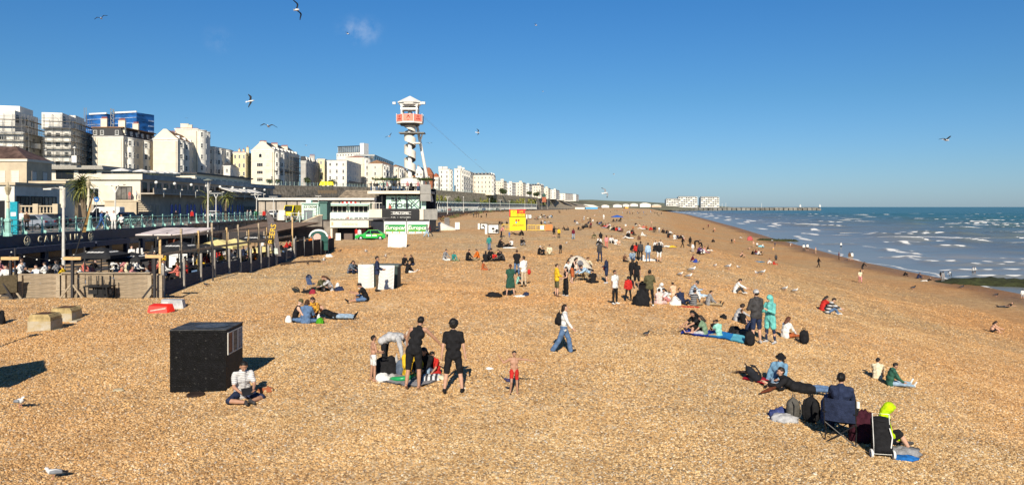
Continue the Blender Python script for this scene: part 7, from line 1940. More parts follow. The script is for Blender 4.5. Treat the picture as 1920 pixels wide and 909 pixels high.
# -- left group of four
near('person in black vest and green cap sitting at the left of the four friends',553,604,'sit_legs',110,42,('tank','black'),('trousers','denim'),None,3,'white',('cap','olive'))
near('person in blue denim jacket seen from behind among the four friends',573,606,'sit_cross',176,42,('hoodie','denim'),('trousers','denim'),('bob','brown'),0,'dgrey')
near('person in yellow and brown floral shirt sitting among the four friends',588,596,'sit_knees',8,42,('shirt',floral_mat((.66,.36,.05),(.16,.06,.03),14,'floral_amber_cloth')),('trousers','black'),('bob','dark'),0,'black')
near('person in black top and pale jeans lying beside the four friends',628,599,'lie_side',90,None,('tee','black'),('trousers','ldenim'),('bob','auburn'),0,'black')
near('person in olive jacket sitting beside the folded pushchair',598,545,'sit_knees',60,28,('shirt','olive'),('trousers','black'),('short','auburn'),0,'black')
near('person in light grey top with long brown hair facing the one in olive',621,545,'sit_knees',-62,27,('shirt','lgrey'),('leggings','dgrey'),('long','brown'),0,'black')
near('person in black shirt and denim shorts sitting with a phone before the white sheets',686,564,'sit_phone',-78,33,('tee','black'),('shorts','denim'),('short','black'),1,'black',extra=held('phone','phone in the hand of the person before the white sheets','phone','haR','phone',BLACKM,(0,-.03,.05)))
near('person in navy jacket and brown trousers standing by the white ridged sheets',707,546,'hold',96,66,('shirt','navy'),('trousers',(.10,.075,.05)),('short','black'),1,'black')
near('person in blue grey jacket sitting left of the white ridged sheets',656,512,'sit_knees',55,23,('hoodie',(.12,.15,.19)),('trousers','navy'),('long','dark'),0,'black')
near('person in dark jacket sitting close to the left white sheet',669,511,'sit_knees',-30,20,('hoodie','black'),('trousers','navy'),('short','dark'),0,'black')
near('person in black jacket sitting farthest left of three behind the chest',757,497,'sit_legs',40,19,('hoodie','black'),('trousers','black'),('short','brown'),0)
near('person in black jacket with dark hair sitting right of three behind the chest',773,496,'sit_cross',-30,18,('hoodie','black'),('trousers','navy'),('bob','dark'),0)
near('person in black top and white trousers nearest of three behind the chest',763,512,'sit_legs',120,22,('hoodie','black'),('trousers','white'),('buzz','blond'),0,'white')
# -- middle
near('person in dark green dress with long ponytail standing with back turned',957,554,'stand_wide',184,59,('tee',(.03,.085,.06)),('dress',(.03,.085,.06)),('pony','auburn'),0,None)
near('tall person in black shirt and jeans with bald head beside the green dress',969,517,'hold',178,49,('tee','black'),('trousers','denim'),('buzz','brown'),0,'black')
near('person in white shirt and beige trousers beside the green dress',982,537,'hold',-140,57,('shirt','white'),('trousers','beige'),('short','dark'),1,'black',extra=held('bag','red bag between the black shirt and the white shirt','bag',Vec((-.42,0,1.02)),'bag',cloth(C_['red'])))
near('small child in pale green top sitting behind the green dress',971,532,'sit_legs',60,19,('tee','mint'),('trousers','black'),('short','dark'),0)
near('person in orange robe lying on the shingle behind the green dress',905,506,'sit_side',70,17,('shirt','rust'),('skirt','rust'),('bob','dark'),0,'black')
near('person in yellow hooded top and olive shorts standing',1044,556,'hold',100,62,('hoodie','yellow'),('shorts','olive'),('buzz','dark'),0,'brown')
near('person in long black jumpsuit beside the yellow hooded top',1061,555,'hold',-70,55,('tank','black'),('longdress','black'),('bun','dark'),0,'lgrey')
near('person in black vest and brown skirt leaning by the pale tent',1073,531,'stoop',70,48,('tank','black'),('skirt','rust'),('bob','dark'),3,None)
near('person in pale blue shirt bending over before the pale tent',1104,526,'crouch',-60,31,('shirt','sky'),('trousers','khaki'),('short','dark'),0,'black')
near('person in black shirt sitting with back turned before the pale tent',1112,531,'sit_cross',180,25,('tee','black'),('trousers','black'),('buzz','dark'),0)
near('person in navy jacket and shorts with red bag standing right of the pale tent',1137,531,'hold',-100,50,('coat','navy'),('shorts','black'),('long','blond'),0,'lgrey',extra=held('bag','red shoulder bag of the person in navy jacket','bag',Vec((-.24,-.16,1.18)),'bag',cloth(C_['red'])))
near('person in white shirt and black trousers with sunglasses facing the sun',1153,570,'stand',40,64,('tee','white'),('trousers','black'),('short','black'),2,'white')
near('child in red top and black trousers seen from behind',1178,564,'stand_wide',186,46,('hoodie','red'),('trousers','black'),('curly','black'),2,'black')
near('person in black shirt and black shorts standing behind the child in red',1194,541,'stand',150,52,('tee','black'),('shorts','black'),('bob','black'),1,'dgrey')
near('person in dark coat half hidden behind the black shirt',1186,530,'stand',170,45,('coat','black'),('trousers','black'),('long','dark'),1)
near('person in dark olive sweater and black trousers holding up a phone',1218,574,'phone',172,68,('shirt','olive'),('trousers','black'),('short','black'),1,'white',extra=held('phone','phone held up by the person in olive sweater','phone','haR','phone',BLACKM,(.02,-.03,.06)))
# -- picnic row right of centre
near('person with white headscarf sitting in the picnic row',1237,561,'sit_cross',20,30,('hoodie','white'),('skirt','white'),None,1,None,('scarf','white'))
near('child with black hair in pink floral dress sitting in the picnic row',1236,570,'sit_cross',170,28,('tee',floral_mat((.70,.52,.48),(.5,.12,.12),22,'pink_floral_cloth',.25)),('skirt',MATS.get('pink_floral_cloth')or floral_mat((.70,.52,.48),(.5,.12,.12),22,'pink_floral_cloth',.25)),('short','black'),1,None)
near('person with long black hair in white and pink top in the picnic row',1252,566,'sit_knees',-60,26,('shirt','white'),('skirt','pink'),('long','black'),1,None)
near('child in peach top sitting behind the picnic row',1263,554,'sit_cross',190,24,('tee','peach'),('shorts','white'),('short','dark'),1,None)
near('person in white dress bent low in the picnic row',1262,570,'sit_knees',120,19,('shirt','white'),('trousers','white'),('short','black'),1,None)
near('person in navy jacket and sunglasses leaning back in the picnic row',1279,569,'sit_back',20,29,('hoodie','navy'),('trousers','navy'),('short','dark'),1,'black',flip=True)
near('person in pale blue striped shirt and grey cap in the picnic row',1296,556,'sit_phone',75,29,('shirt',stripes_mat((.55,.62,.68),(.12,.16,.22),11,'wide_blue_stripe')),('trousers','sky'),None,0,'white',('cap','dgrey'))
near('person in black and grey striped sweater with back turned in the picnic row',1300,573,'sit_legs',140,29,('shirt',stripes_mat((.03,.03,.035),(.35,.35,.35),9,'black_grey_stripe',duty=.62)),('trousers','khaki'),('short','black'),0,'brown')
near('person in white top sitting between the striped sweaters',1311,560,'sit_knees',-100,20,('shirt','white'),('trousers','white'),('short','brown'),0,None)
near('person in grey hooded top with beige trousers stretched out to the right',1327,572,'sit_legs',96,27,('hoodie','grey'),('trousers','khaki'),('short','dark'),0,'black')
near('person in white shirt sitting alone on the open shingle',1378,549,'sit_knees',80,26,('shirt','white'),('trousers','dgrey'),('pony','dark'),0,'white')
# -- blue towel group
near('person with very long black hair sitting behind the blue towel',1312,624,'sit_knees',-70,42,('tee','black'),('shorts','black'),('verylong','black'),1,None)
near('person in sage green shirt sitting on the blue towel',1322,628,'sit_legs',-120,36,('tee','sage'),('shorts','lgrey'),('long','dark'),0,None)
near('child in mint shirt sitting on the blue towel with back turned',1348,631,'sit_cross',200,31,('tee','mint'),('shorts','khaki'),('buzz','dark'),1,None)
near('small child with black hair between the green and mint shirts',1336,622,'sit_cross',20,22,('tee','black'),('shorts','black'),('short','black'),1,None)
near('person in grey shirt with thick curly hair sitting behind the bags',1380,602,'sit_knees',90,31,('shirt','lgrey'),('trousers','dgrey'),('curly','dark'),0)
near('person in black shirt leaning on the one with curly hair',1394,607,'sit_side',120,27,('tee','black'),('shorts','denim'),('short','brown'),0,None)
near('tall person in dark grey hooded top, navy shorts and pale cap standing',1418,644,'hold',196,101,('hoodie','dgrey'),('shorts','navy'),('buzz','dark'),0,'lgrey',('cap','lgrey'))
near('person in turquoise hooded coat and navy trousers standing',1444,643,'phone',-60,89,('coat','aqua'),('leggings','navy'),None,0,'lgrey',('hood','aqua'))
near('person in white shirt and orange trousers sitting by a black backpack',1472,633,'sit_legs',118,38,('shirt','white'),('trousers','rust'),('long','auburn'),0,None)
near('person in red top sitting at the right on the slope',1541,582,'sit_knees',100,27,('shirt','red'),('trousers','black'),('long','dark'),0)
near('person in black and white jacket with blue jeans on the slope',1552,588,'sit_knees',75,29,('hoodie',stripes_mat((.03,.03,.035),(.5,.5,.5),6,'black_white_panels')),('trousers','denim'),('short','dark'),0,'white')
# -- hat, coat, pair, chair
near('person in black bucket hat and denim jacket with long brown hair',1455,719,'sit_side',-42,58,('hoodie',(.16,.30,.44)),('shorts','ldenim'),('verylong','brown'),0,'black',('bucket','black'))
near('person in black coat and jeans lying face down beside the bucket hat',1497,734,'lie_front',-94,None,('coat','black'),('trousers','denim'),('short','dark'),0,'black',scale=1.0)
near('person in cream top sitting beside the green sweater on the slope',1645,710,'sit_knees',150,36,('shirt','cream'),('trousers','brown'),('short','black'),0,'black')
near('person in green sweater and pale jeans with white trainers sitting on the slope',1668,722,'sit_legs',82,42,('hoodie',(.035,.11,.075)),('trousers','ldenim'),('buzz','black'),1,'white')
near('person in navy sweater sitting in a folding camp chair',1577,818,'sit_chair',152,None,('shirt','navy'),('trousers','navy'),('buzz','black'),1,'black',scale=1.0,dz=-.02)
near('person in bright yellow green hood with bare legs sitting behind the trolley',1649,834,'sit_lap',72,78,('hoodie',(.50,.72,.01)),('shorts','black'),None,0,'dgrey',('hood',(.50,.72,.01)))
near('person in bikini sitting alone low on the right slope',1859,623,'sit_knees',80,23,None,('briefs','black'),('long','dark'),0,None)
near('person in dark clothes lying on the far right slope',1887,577,'lie_side',-100,None,('tee','black'),('trousers','dgrey'),('short','dark'),0)
build_near()
# ---------------------------------------------------------------- farther figures
c='in the row left of centre'
for a in((833,488,'sit_cross',60,'grey','white','short',21),(850,489,'sit_legs',30,'teal','sage','bob',17),(876,488,'sit_cross',60,'black','black','short',20),(897,487,'sit_cross',-60,'orange','khaki','buzz',20),(910,491,'sit_cross',170,'black','black','short',20),(918,486,'sit_knees',20,'black','black','long',20),(927,488,'sit_cross',10,'red','navy','short',15),(938,488,'sit_legs',-50,'black','black','short',20),(945,489,'sit_knees',-80,'dgrey','black','bob',18)):
 far(c,a[0],a[1],a[2],a[3],a[4],a[5],hs=a[6],hpx=a[7])
far('behind the row left of centre',917,470,'walk',175,'teal','denim',hpx=29,outfit='longshorts' if False else 'long')
c='near the black and white boards'
for a in((935,463,'sit_knees',60,'black','black','long',21),(946,464,'lie_side',-80,'black','black','short',None),(960,462,'sit_legs',-30,'white','black','short',14),(978,460,'sit_knees',20,'black','grey','short',15),(967,441,'lie_side',90,'black','black','short',None),(981,441,'sit_knees',-80,'black','black','short',11),(940,446,'stoop',90,'pink','black','bob',26),(955,445,'stand',0,'blue','blue','short',10),(936,420,'sit_knees',30,'black','black','short',10),(942,421,'sit_knees',-30,'dgrey','black','short',11),(950,421,'sit_knees',10,'black','navy','bob',10)):
 far(c,a[0],a[1],a[2],a[3],a[4],a[5],hs=a[6],hpx=a[7])
far('beside the green banners',800,444,'walk',90,'grey','sky',hpx=24);far('beside the green banners',806,443,'walk',-90,'maroon','dgrey',hpx=25)
c='before the pale tent'
for a in((1010,477,'sit_cross',60,'black','black','short',16,'white'),(1019,478,'sit_cross',-30,'black','black','short',14,'dark'),(1030,477,'sit_cross',0,'cream','khaki','short',18,'dark'),(1051,476,'stand',0,'black','black','short',20,'brown'),(1099,504,'sit_knees',20,'cream','dgrey','bob',22,'brown'),(1064,500,'sit_knees',60,'black','black','short',22,'brown'),(1068,512,'sit_knees',-20,'white','black','short',24,'dark')):
 far(c,a[0],a[1],a[2],a[3],a[4],a[5],hs=a[6],hpx=a[7],hair=a[8])
far('right of the pale tent',1125,491,'arm_out',178,'dgrey','navy',hpx=37)
c='beside the orange barrier'
for a in((1039,446,'arm_out',178,'black','black','short',22,'longshorts'),(1048,447,'stand',185,'yellow','black','short',20,'long'),(1075,449,'stand',180,'maroon','ldenim','short',21,'long'),(1059,431,'sit_back',90,'black','black','short',None,'long'),(1066,432,'sit_legs',-90,'dgrey','black','short',None,'long'),(1084,431,'sit_side',40,'black','black','short',None,'long'),(1016,425,'stand',0,'black','black','bob',7,'long')):
 far(c,a[0],a[1],a[2],a[3],a[4],a[5],hs=a[6],hpx=a[7],outfit=a[8])
c='near the pink top'
for a in((1117,447,'sit_knees',-70,'olive','khaki','short',11),(1126,447,'sit_knees',170,'black','black','long',13),(1137,465,'stand',190,'pink','coral','bob',24),(1146,456,'sit_knees',0,'white','black','bob',15),(1154,458,'sit_cross',20,'white','white','short',12),(1161,460,'sit_cross',-30,'peach','beige','short',11),(1119,461,'sit_knees',60,'black','grey','short',13),(1123,458,'sit_cross',10,'white','black','short',14)):
 far(c,a[0],a[1],a[2],a[3],a[4],a[5],hs=a[6],hpx=a[7])
c='in standing group right of centre'
for a in((1183,469,'sit_knees',60,'black','black','short',13,'long'),(1193,487,'stand',180,'red','black','long',33,'long'),(1201,489,'stand',178,'dgrey','black','bun',37,'long'),(1215,491,'stand',182,'sky','denim','short',36,'long'),(1226,471,'sit_knees',80,'black','black','short',15,'long'),(1230,464,'sit_knees',-20,'white','black','short',13,'long'),(1236,463,'sit_knees',20,'white','grey','short',13,'long'),(1236,492,'stand',172,'black','white','short',38,'longshorts'),(1255,465,'lie_back',90,'white','yellow','short',None,'long'),(1170,490,'sit_cross',30,'brown','black','short',14,'long'),(1177,490,'sit_legs',60,'beige','beige','short',11,'long'),(1187,488,'sit_knees',-20,'ldenim','denim','short',19,'long'),(1206,487,'sit_legs',-30,'white','white','short',12,'long')):
 far(c,a[0],a[1],a[2],a[3],a[4],a[5],hs=a[6],hpx=a[7],outfit=a[8],hair='black' if a[4]!='sky' else 'dark')
c='in the group on slope crest'
for a in((1280,464,'walk',100,'black','black','short',20),(1294,463,'stand',190,'black','black','long',20),(1303,466,'bend',90,'black','black','short',16),(1309,476,'sit_knees',30,'purple','black','bob',17),(1316,470,'stoop',-60,'black','dgrey','short',18),(1319,474,'sit_legs',70,'pink','purple','short',12),(1299,473,'stand',0,'white','lgrey','short',17),(1326,470,'sit_legs',80,'black','white','short',10),(1297,491,'sit_legs',70,'maroon','grey','short',14),(1335,454,'sit_knees',60,'black','black','short',7)):
 far(c,a[0],a[1],a[2],a[3],a[4],a[5],hs=a[6],hpx=a[7])
c='along the crest towards water'
for a in((1191,424,'sit_knees',20,'black','white','short',8),(1198,427,'sit_cross',60,'peach','khaki','short',9),(1203,430,'lie_side',80,'white','white','short',None),(1207,430,'sit_cross',-30,'coral','khaki','bob',9),(1211,430,'sit_cross',30,'rust','black','short',9),(1218,432,'sit_knees',60,'red','red','short',9),(1226,436,'stand',180,'black','black','short',12),(1229,436,'stand',175,'dgrey','black','short',12),(1236,436,'stand',180,'white','grey','short',11),(1241,436,'sit_knees',60,'black','black','short',8),(1245,437,'sit_knees',-30,'dgrey','black','short',8),(1249,438,'sit_knees',30,'black','navy','short',8),(1253,446,'sit_knees',160,'black','rust','bob',13),(1255,440,'sit_knees',40,'white','black','short',9),(1264,448,'sit_cross',20,'white','white','bob',10),(1271,448,'sit_knees',-30,'navy','black','short',9),(1274,448,'sit_knees',60,'black','black','short',9),(1279,448,'sit_cross',80,'white','pink','short',8),(1203,442,'sit_legs',60,'white','white','short',9),(1197,450,'sit_knees',150,'brown','brown','bob',9),(1174,446,'sit_knees',60,'black','black','short',11),(1180,440,'sit_knees',-40,'white','black','short',9),(1184,438,'sit_knees',20,'black','red','short',9),(1187,441,'sit_cross',70,'black','black','short',9),(1178,448,'lie_side',90,'white','white','short',None),(1187,432,'stand',0,'rust','black','short',5),(1173,425,'sit_cross',0,'white','peach','short',6)):
 far(c,a[0],a[1],a[2],a[3],a[4],a[5],hs=a[6],hpx=a[7])
c='in the dense middle band'
r8=random.Random(21)
TOPS=['black']*7+['dgrey','dgrey','white','white','white','navy','grey','lgrey','red','pink','cream','blue','sky','brown','olive','coral']
BOTS=['black']*5+['denim','ldenim','navy','khaki','white','dgrey','grey']
def fill(cluster,n,line,jit,hp,poses=('sit_knees','sit_cross','sit_legs','lie_side','sit_knees','sit_cross','sit_back')):
 for k in range(n):
  t=(k+r8.random()*.8)/n*(len(line)-1);i=min(len(line)-2,int(t));u=t-i
  px=line[i][0]*(1-u)+line[i+1][0]*u+r8.uniform(-jit,jit);py=line[i][1]*(1-u)+line[i+1][1]*u+r8.uniform(-jit*.5,jit*.5)
  po=r8.choice(poses);top=r8.choice(TOPS);of='swim' if r8.random()<.08 else 'long'
  far(cluster,round(px),round(py,1),po,r8.uniform(-180,180),top,r8.choice(BOTS),hair=r8.choice(['dark','black','brown','dark','blond']),hs=r8.choice(['short','short','bob']),outfit=of,skin=r8.choice([0,0,1,3]))
fill('in crowd above orange barrier',20,[(1006,412),(1016,406),(1028,409),(1037,406)],4,9);fill('in crowd above orange barrier',5,[(1012,418),(1030,417)],4,9)
fill('in the dense middle band',16,[(1123,420),(1136,427),(1142,424)],4,9);fill('in the dense middle band',12,[(1142,431),(1156,432),(1168,436)],3,9)
fill('in sunbathers left of middle band',8,[(1090,417),(1100,409),(1108,414),(1104,422)],4,8);fill('in pink cluster by middle band',7,[(1090,431),(1098,425),(1104,427)],3,9)
far('by the middle band',1108,428,'stand',0,'maroon','black',hpx=12,outfit='long');far('by the blue parasol',1132,412,'stand',20,'white','white',hpx=11);far('by the blue parasol',1164,416,'stand',0,'black','black',hpx=9)
for px in(1149,1155,1160):far('under the blue parasol',px,415,'sit_knees',r8.uniform(-90,90),'black','black')
far('left of middle band',1077,417,'sit_knees',30,'navy','grey',hpx=10);far('left of middle band',1081,421,'sit_legs',60,'white','black',hpx=8);far('left of middle band',1114,405,'sit_knees',60,'peach','white');far('left of middle band',1121,420,'sit_knees',-40,'black','black')
for(px,py)in((1055,394),(1062,395),(1066,394),(1048,399),(1050,400)):far('near far promenade edge',px,py,'walk',r8.choice([90,-90]),r8.choice(['black','dgrey','brown']),'black')
fill('scattered on the far shingle',44,[(1105,395),(1135,394),(1160,396),(1180,398),(1190,396),(1215,399),(1223,402),(1240,402),(1205,400),(1150,397),(1170,395)],9,5,('sit_knees','stand','sit_cross','lie_side','walk','stand'))
far('alone on the smooth sand',1222,422,'stand',30,'coral','khaki',outfit='swim',hpx=8);far('alone on the smooth sand',1199,409,'lie_side',90,'brown','brown')
far('alone by the far waterline',1328,427,'stand',0,'maroon','black',hpx=7);far('alone by the far waterline',1340,435,'stand',20,'rust','rust',outfit='swim',hpx=9);far('alone by the far waterline',1337,435,'kneel',20,'black','black');far('alone by the far waterline',1318,430,'sit_knees',40,'black','black')
# right hand beach and water's edge
c='below the small groyne'
for a in((1388,482,'sit_knees',80,'brown','black','short',11,'swim'),(1403,468,'lie_side',-60,'rust','black','short',None,'swim'),(1410,477,'sit_knees',30,'black','black','short',14,'long'),(1416,476,'sit_cross',60,'maroon','blue','bob',12,'long'),(1421,478,'sit_legs',100,'white','black','short',10,'long'),(1425,474,'sit_back',80,'brown','black','short',None,'swim'),(1419,461,'sit_cross',20,'white','black','short',8,'long'),(1413,464,'stand',20,'olive','khaki','short',13,'swim'),(1430,466,'stand',-40,'white','black','short',9,'long'),(1372,457,'stand',0,'black','black','short',10,'long'),(1377,456,'stand',20,'rust','rust','short',9,'swim'),(1387,449,'crouch',30,'white','khaki','short',6,'long'),(1440,495,'sit_knees',60,'white','peach','short',9,'long'),(1445,494,'sit_knees',-60,'brown','black','bob',10,'swim'),(1450,496,'sit_legs',80,'red','red','short',8,'long'),(1455,493,'stand',170,'dgrey','black','short',17,'longshorts'),(1450,471,'stand',0,'peach','yellow','short',9,'swim'),(1453,462,'stand',10,'navy','navy','short',8,'long'),(1447,454,'crouch',0,'white','black','short',5,'long')):
 far(c,a[0],a[1],a[2],a[3],a[4],a[5],hs=a[6],hpx=a[7],outfit=a[8])
c="at the water's edge"
for a in((1507,471,'stand',170,'white','dgrey','short',14,'long'),(1514,471,'stand',175,'white','black','short',15,'longshorts'),(1529.5,475,'stand',30,'khaki','khaki','short',12,'swim'),(1482,462,'bend',90,'pink','white','short',6,'swim'),(1535,501,'walk',100,'black','black','short',19,'long'),(1573,487,'stand',60,'maroon','black','short',15,'long'),(1593,489,'stand',180,'brown','khaki','short',17,'longshorts'),(1597.5,489,'stand',175,'white','khaki','short',17,'longshorts'),(1617,511,'stoop',90,'black','dgrey','short',20,'longshorts'),(1613,530,'walk',160,'cream','pink','bob',24,'dress'),(1695,517,'sit_knees',60,'black','black','short',9,'long'),(1720,522,'sit_knees',70,'navy','navy','short',11,'long'),(1738,528,'lie_side',-90,'black','white','short',None,'long'),(1764,523,'stand',180,'black','black','short',15,'long'),(1768,529,'stand',175,'grey','grey','bob',21,'dress'),(1782,519,'bend',-60,'white','black','short',10,'long'),(1917,561,'stand',170,'white','lgrey','short',19,'longshorts')):
 far(c,a[0],a[1],a[2],a[3],a[4],a[5],hs=a[6],hpx=a[7],outfit=a[8],shoes='peach' if a[8]=='swim' else 'black')
far('wading in the shallow sea',1577,470,'stand',0,'white','black',Y=205,z=-.3,hpx=11);far('wading in the shallow sea',1824,514,'walk',90,'white','dgrey',Y=124,z=-.15,hpx=14);far('wading in the shallow sea',1828,514,'walk',95,'white','black',Y=124.5,z=-.15,hpx=14,outfit='longshorts')
# ---- on the bar terrace: guests at the tables
r9=random.Random(5)
seatsG='guests seated on the bar terrace'
spots=[]
def place_guest(x,y,face,top,bot,cluster,hs='short'):
 PEOPLE_FAR.append(dict(cluster=cluster,px=960+x/y*F,py=0,pose='sit_chair',face=face,top=top,bot=bot,hair=r9.choice(['dark','black','brown','dark']),outfit='long',hs=hs,hpx=None,skin=r9.choice([0,0,1,3]),say=None,Y=y,z=6.36,shoes='black',scale=r9.uniform(.95,1.05)))
CG='table sets on the bar terrace'
ti=0
def rowlabel(i):return ORD[i]if i<len(ORD)else f'{i+1}th'
zones=[('by the timber wall corner',[(-20.9,41.9),(-23.6,42.6),(-26.5,42.3)]),('behind first fence uprights',[(-20.7,45.2),(-23.0,46.6),(-20.8,48.6)]),('near the yellow parasols',[(-20.7,51.6),(-23.2,53.4),(-20.8,54.7)]),('behind the feather flag',[(-20.9,58.0),(-23.0,60.6),(-20.8,62.6),(-23.6,64.2)]),('by the black windbreak',[(-20.8,69),(-22.4,72.5),(-20.7,76.5)]),('under the black parasols',[(-25.6,46.5),(-28.5,45.0),(-26.4,50.2),(-25.8,54.6)]),('beside the bar booth',[(-31.5,47.5),(-24.9,58.2),(-26.0,63.0)])]
WT=['white','white','white','black','red','yellow','yellow','grey','navy','coral','orange','cream','pink']
for zn,L in zones:
 for i,(x,y)in enumerate(L):
  table((x,y,6.36),R(90),f'dark table with guests, {["nearest","second","third","fourth"][i]} one {zn}',CG)
  seats=[(-.75,-.38,90),(-.75,.38,90),(.75,-.38,-90),(.75,.38,-90)]
  for k,(dx,dy,fc)in enumerate(seats):
   if(ti+k)%5==3:continue
   chair((x+dx*1.0,y+dy*1.5,6.36),R(fc),f'black chair {["near left","far left","near right","far right"][k]} of {["nearest","second","third","fourth"][i]} table {zn}','black chairs on the bar terrace')
   place_guest(x+dx*.98,y+dy*1.5,fc,r9.choice(WT),r9.choice(['black','denim','navy','khaki']),zn,r9.choice(['short','bob','long'])if k%2 else 'short')
  ti+=1
g_='guest at the left end of the terrace'
place_guest(-28.6,42.2,20,'white','navy','at terrace left edge');place_guest(-27.0,42.4,-10,'white','black','at terrace left edge');place_guest(-29.5,41.5,60,'sky','denim','at terrace left edge')
chair((-28.6,42.2,6.36),R(20),'black chair under the first guest at the left edge','black chairs on the bar terrace');chair((-27.0,42.4,6.36),R(-10),'black chair under the second guest at the left edge','black chairs on the bar terrace');chair((-29.5,41.5,6.36),R(60),'black chair cut off at the left edge','black chairs on the bar terrace')
for(px,Y,top,po)in((262,58,'white','stand'),(247,56,'white','stand'),(430,66,'white','stand'),(492,70,'white','stand'),(583,75,'orange','stand'),(610,80,'navy','stand'),(617,82,'coral','stand')):
 far('standing on the bar terrace',px,0,po,r9.uniform(-60,60),top,'black',Y=Y,z=6.36)
# ---- on the drive and upper levels
for(px,Y,top,bot,po,fc)in((190,70,'blue','blue','walk',90),(200,71,'white','cream','walk',90),(213,69,'white','white','stand',0),(228,72,'white','black','sit_chair',0),(330,108,'black','black','stand',0),(360,112,'red','black','stand',0),(441,118,'navy','navy','stand',180),(450,119,'navy','black','stand',180),(464,117,'lgrey','grey','stand',90),(470,117,'white','black','stand',-90),(479,118,'green','green','stand',0),(495,120,'red','black','stand',0),(40,66,'white','black','stand',0),(50,66,'brown','black','stand',60),(553,126,'black','black','walk',-90),(560,126,'white','white','walk',90),(578,121,'black','black','stand',0),(652,112,'white','red','stand',0),(575,119,'coral','grey','walk',90)):
 far('on promenade behind railing',px,0,po,fc,top,bot,Y=Y,z=DRZ-(.13 if Y>75 else 0)+(.0),hs='short')
far('on the terrace building landing',243,0,'stand',0,'coral','pink',Y=143.8,z=8.9+(PZ(336,145)-8.8)-4.1);far('on the terrace building landing',256,0,'stand',90,'white','grey',Y=144.0,z=8.9+(PZ(336,145)-8.8)-4.1)
zd=PZ(358,134)
for k,px in enumerate((696,702,707,713,719,726,731,738,743,749,757,764,771,779,784)):
 far('on the spiral tower deck',px,0,r9.choice(['stand','stand','hold','phone']),r9.uniform(-180,180),r9.choice(['black','black','white','navy','pink','dgrey']),r9.choice(['black','denim','white']),Y=135+r9.uniform(0,2.5),z=zd,hs=r9.choice(['short','bob']))
far('at the hatch of the gelateria',674,0,'stand',180,'white','red',Y=105,z=float(HB(PX(674,105),105)));far('at the hatch of the gelateria',668,0,'stand',150,'red','white',Y=105.3,z=float(HB(PX(668,105),105)))
far('on the balcony below the mint wall',731,0,'stand',0,'coral','black',Y=134.9,z=PZ(392,134)-.9)
for px in(888,893,897,903,912):far('by planted strip beyond tower',px,407.5,r8.choice(['stand','sit_knees','stand']),r8.uniform(-90,90),r8.choice(['black','black','dgrey']),'black')
build_far()
# ------------------------------------------------------------------ bags, blankets, chairs and trolleys among the people
NAVYC,BLKC=cloth(C_['navy']),cloth(C_['black'])
GB='bags on the beach'
def gp(px,py):return G(px,py)
rucksack(gp(1406,648),R(170),1.15,BLKC,'black backpack standing at the edge of the blue towel');rucksack(gp(1508,644),R(150),1.15,BLKC,'black backpack beside the person in orange trousers',tilt=R(-8))
rucksack(gp(1487,786),R(20),1.05,cloth((.10,.095,.085)),'olive grey backpack behind the camp chair',m2=cloth((.05,.05,.045)))
rucksack(gp(1521,792),R(-40),1.25,BLKC,'bulky black backpack next to the camp chair');rucksack(gp(1424,716),R(80),1.2,cloth((.02,.022,.028)),'black bag beside the bucket hat',tilt=R(-40))
rucksack(gp(562,548),R(100),1.0,cloth((.03,.035,.035)),'dark backpack left of the folded pushchair',tilt=R(-60))
# blue towel with three bands
def towel():
 A,B,C,D=G(1276,627),G(1394,646),G(1400,634),G(1288,618);c0=(A+B+C+D)/4
 o=empty('beach_towel',c0,0,'large beach towel shading from royal blue to turquoise under the family','towel')
 for(u0,u1,col)in((0,.46,(.015,.05,.36)),(.46,.80,(.02,.20,.52)),(.80,1.0,(.12,.45,.58))):
  g=[]
  for i in range(9):
   u=u0+(u1-u0)*i/8;row=[]
   for j in range(9):
    v=j/8;p=A.lerp(B,u).lerp(D.lerp(C,u),v);z=float(HB(p.x,p.y))+.045+.09*abs(mnoise.noise(Vec((p.x*2,p.y*2,1))))
    row.append((p.x-c0.x,p.y-c0.y,z-c0.z))
   g.append(row)
  b=MB().sheet(g);b.sheet([[(x,y,z-.03)for x,y,z in r]for r in g]);b.build('band',cloth(col),o,smooth=True)
towel()
flatcloth('blanket','grey blanket spread before the picnic group','blanket',[(712,716),(790,727),(838,708),(735,700)],cloth((.27,.26,.27)),lift=.045,seed=3)
crumple('carrier_bag','white plastic carrier bag at the left of the picnic group','bag',718,714,.42,.3,.22,cloth((.70,.70,.69)),seed=4,group=GB)
crumple('holdall','bulky black holdall behind the white carrier bag','bag',722,703,.75,.5,.52,BLKC,seed=5,group=GB)
crumple('soft_toy','grey and white soft toy on the black holdall','toy',742,700,.2,.2,.50,cloth((.42,.41,.40)),seed=6)
rucksack(gp(752,704),R(160),.95,cloth((.10,.13,.18)),'slate blue backpack beside the yellow crouching person')
crumple('ball','black and white football among the picnic bags','ball',735,713,.22,.22,.2,cloth((.45,.44,.43)),seed=2,sharp=.1)
tag(MB().tube([(-.35,.1,.06),(-.2,-.05,.08),(0,-.12,.10),(.2,0,.12),(.32,.2,.16),(.28,.32,.1)],[.05,.06,.06,.06,.05,.04],8).build('inflatable_ring',mat('green_inflatable',(.02,.30,.10),rough=.3),None,gp(755,715),smooth=True),'green inflatable strip with yellow end on the grey blanket','inflatable')
crumple('towel','black and white towel heaped at the right of the grey blanket','towel',812,712,.8,.45,.16,stripes_mat((.6,.6,.6),(.05,.05,.06),8,'zebra_towel',axis=0),seed=9)
crumple('jacket','dark red jacket dropped before the zebra towel','jacket',798,713,.4,.25,.1,cloth(C_['maroon']),seed=12);crumple('cap','cream cap lying at the right end of the blanket','cap',827,711,.2,.2,.12,cloth(C_['cream']),seed=13,sharp=.3)
crumple('striped_bag','green striped round bag among the four friends','bag',600,606,.34,.3,.26,stripes_mat((.10,.42,.02),(.03,.16,.01),18,'green_leaf_stripe',axis=0),seed=3,sharp=.4,group=GB)
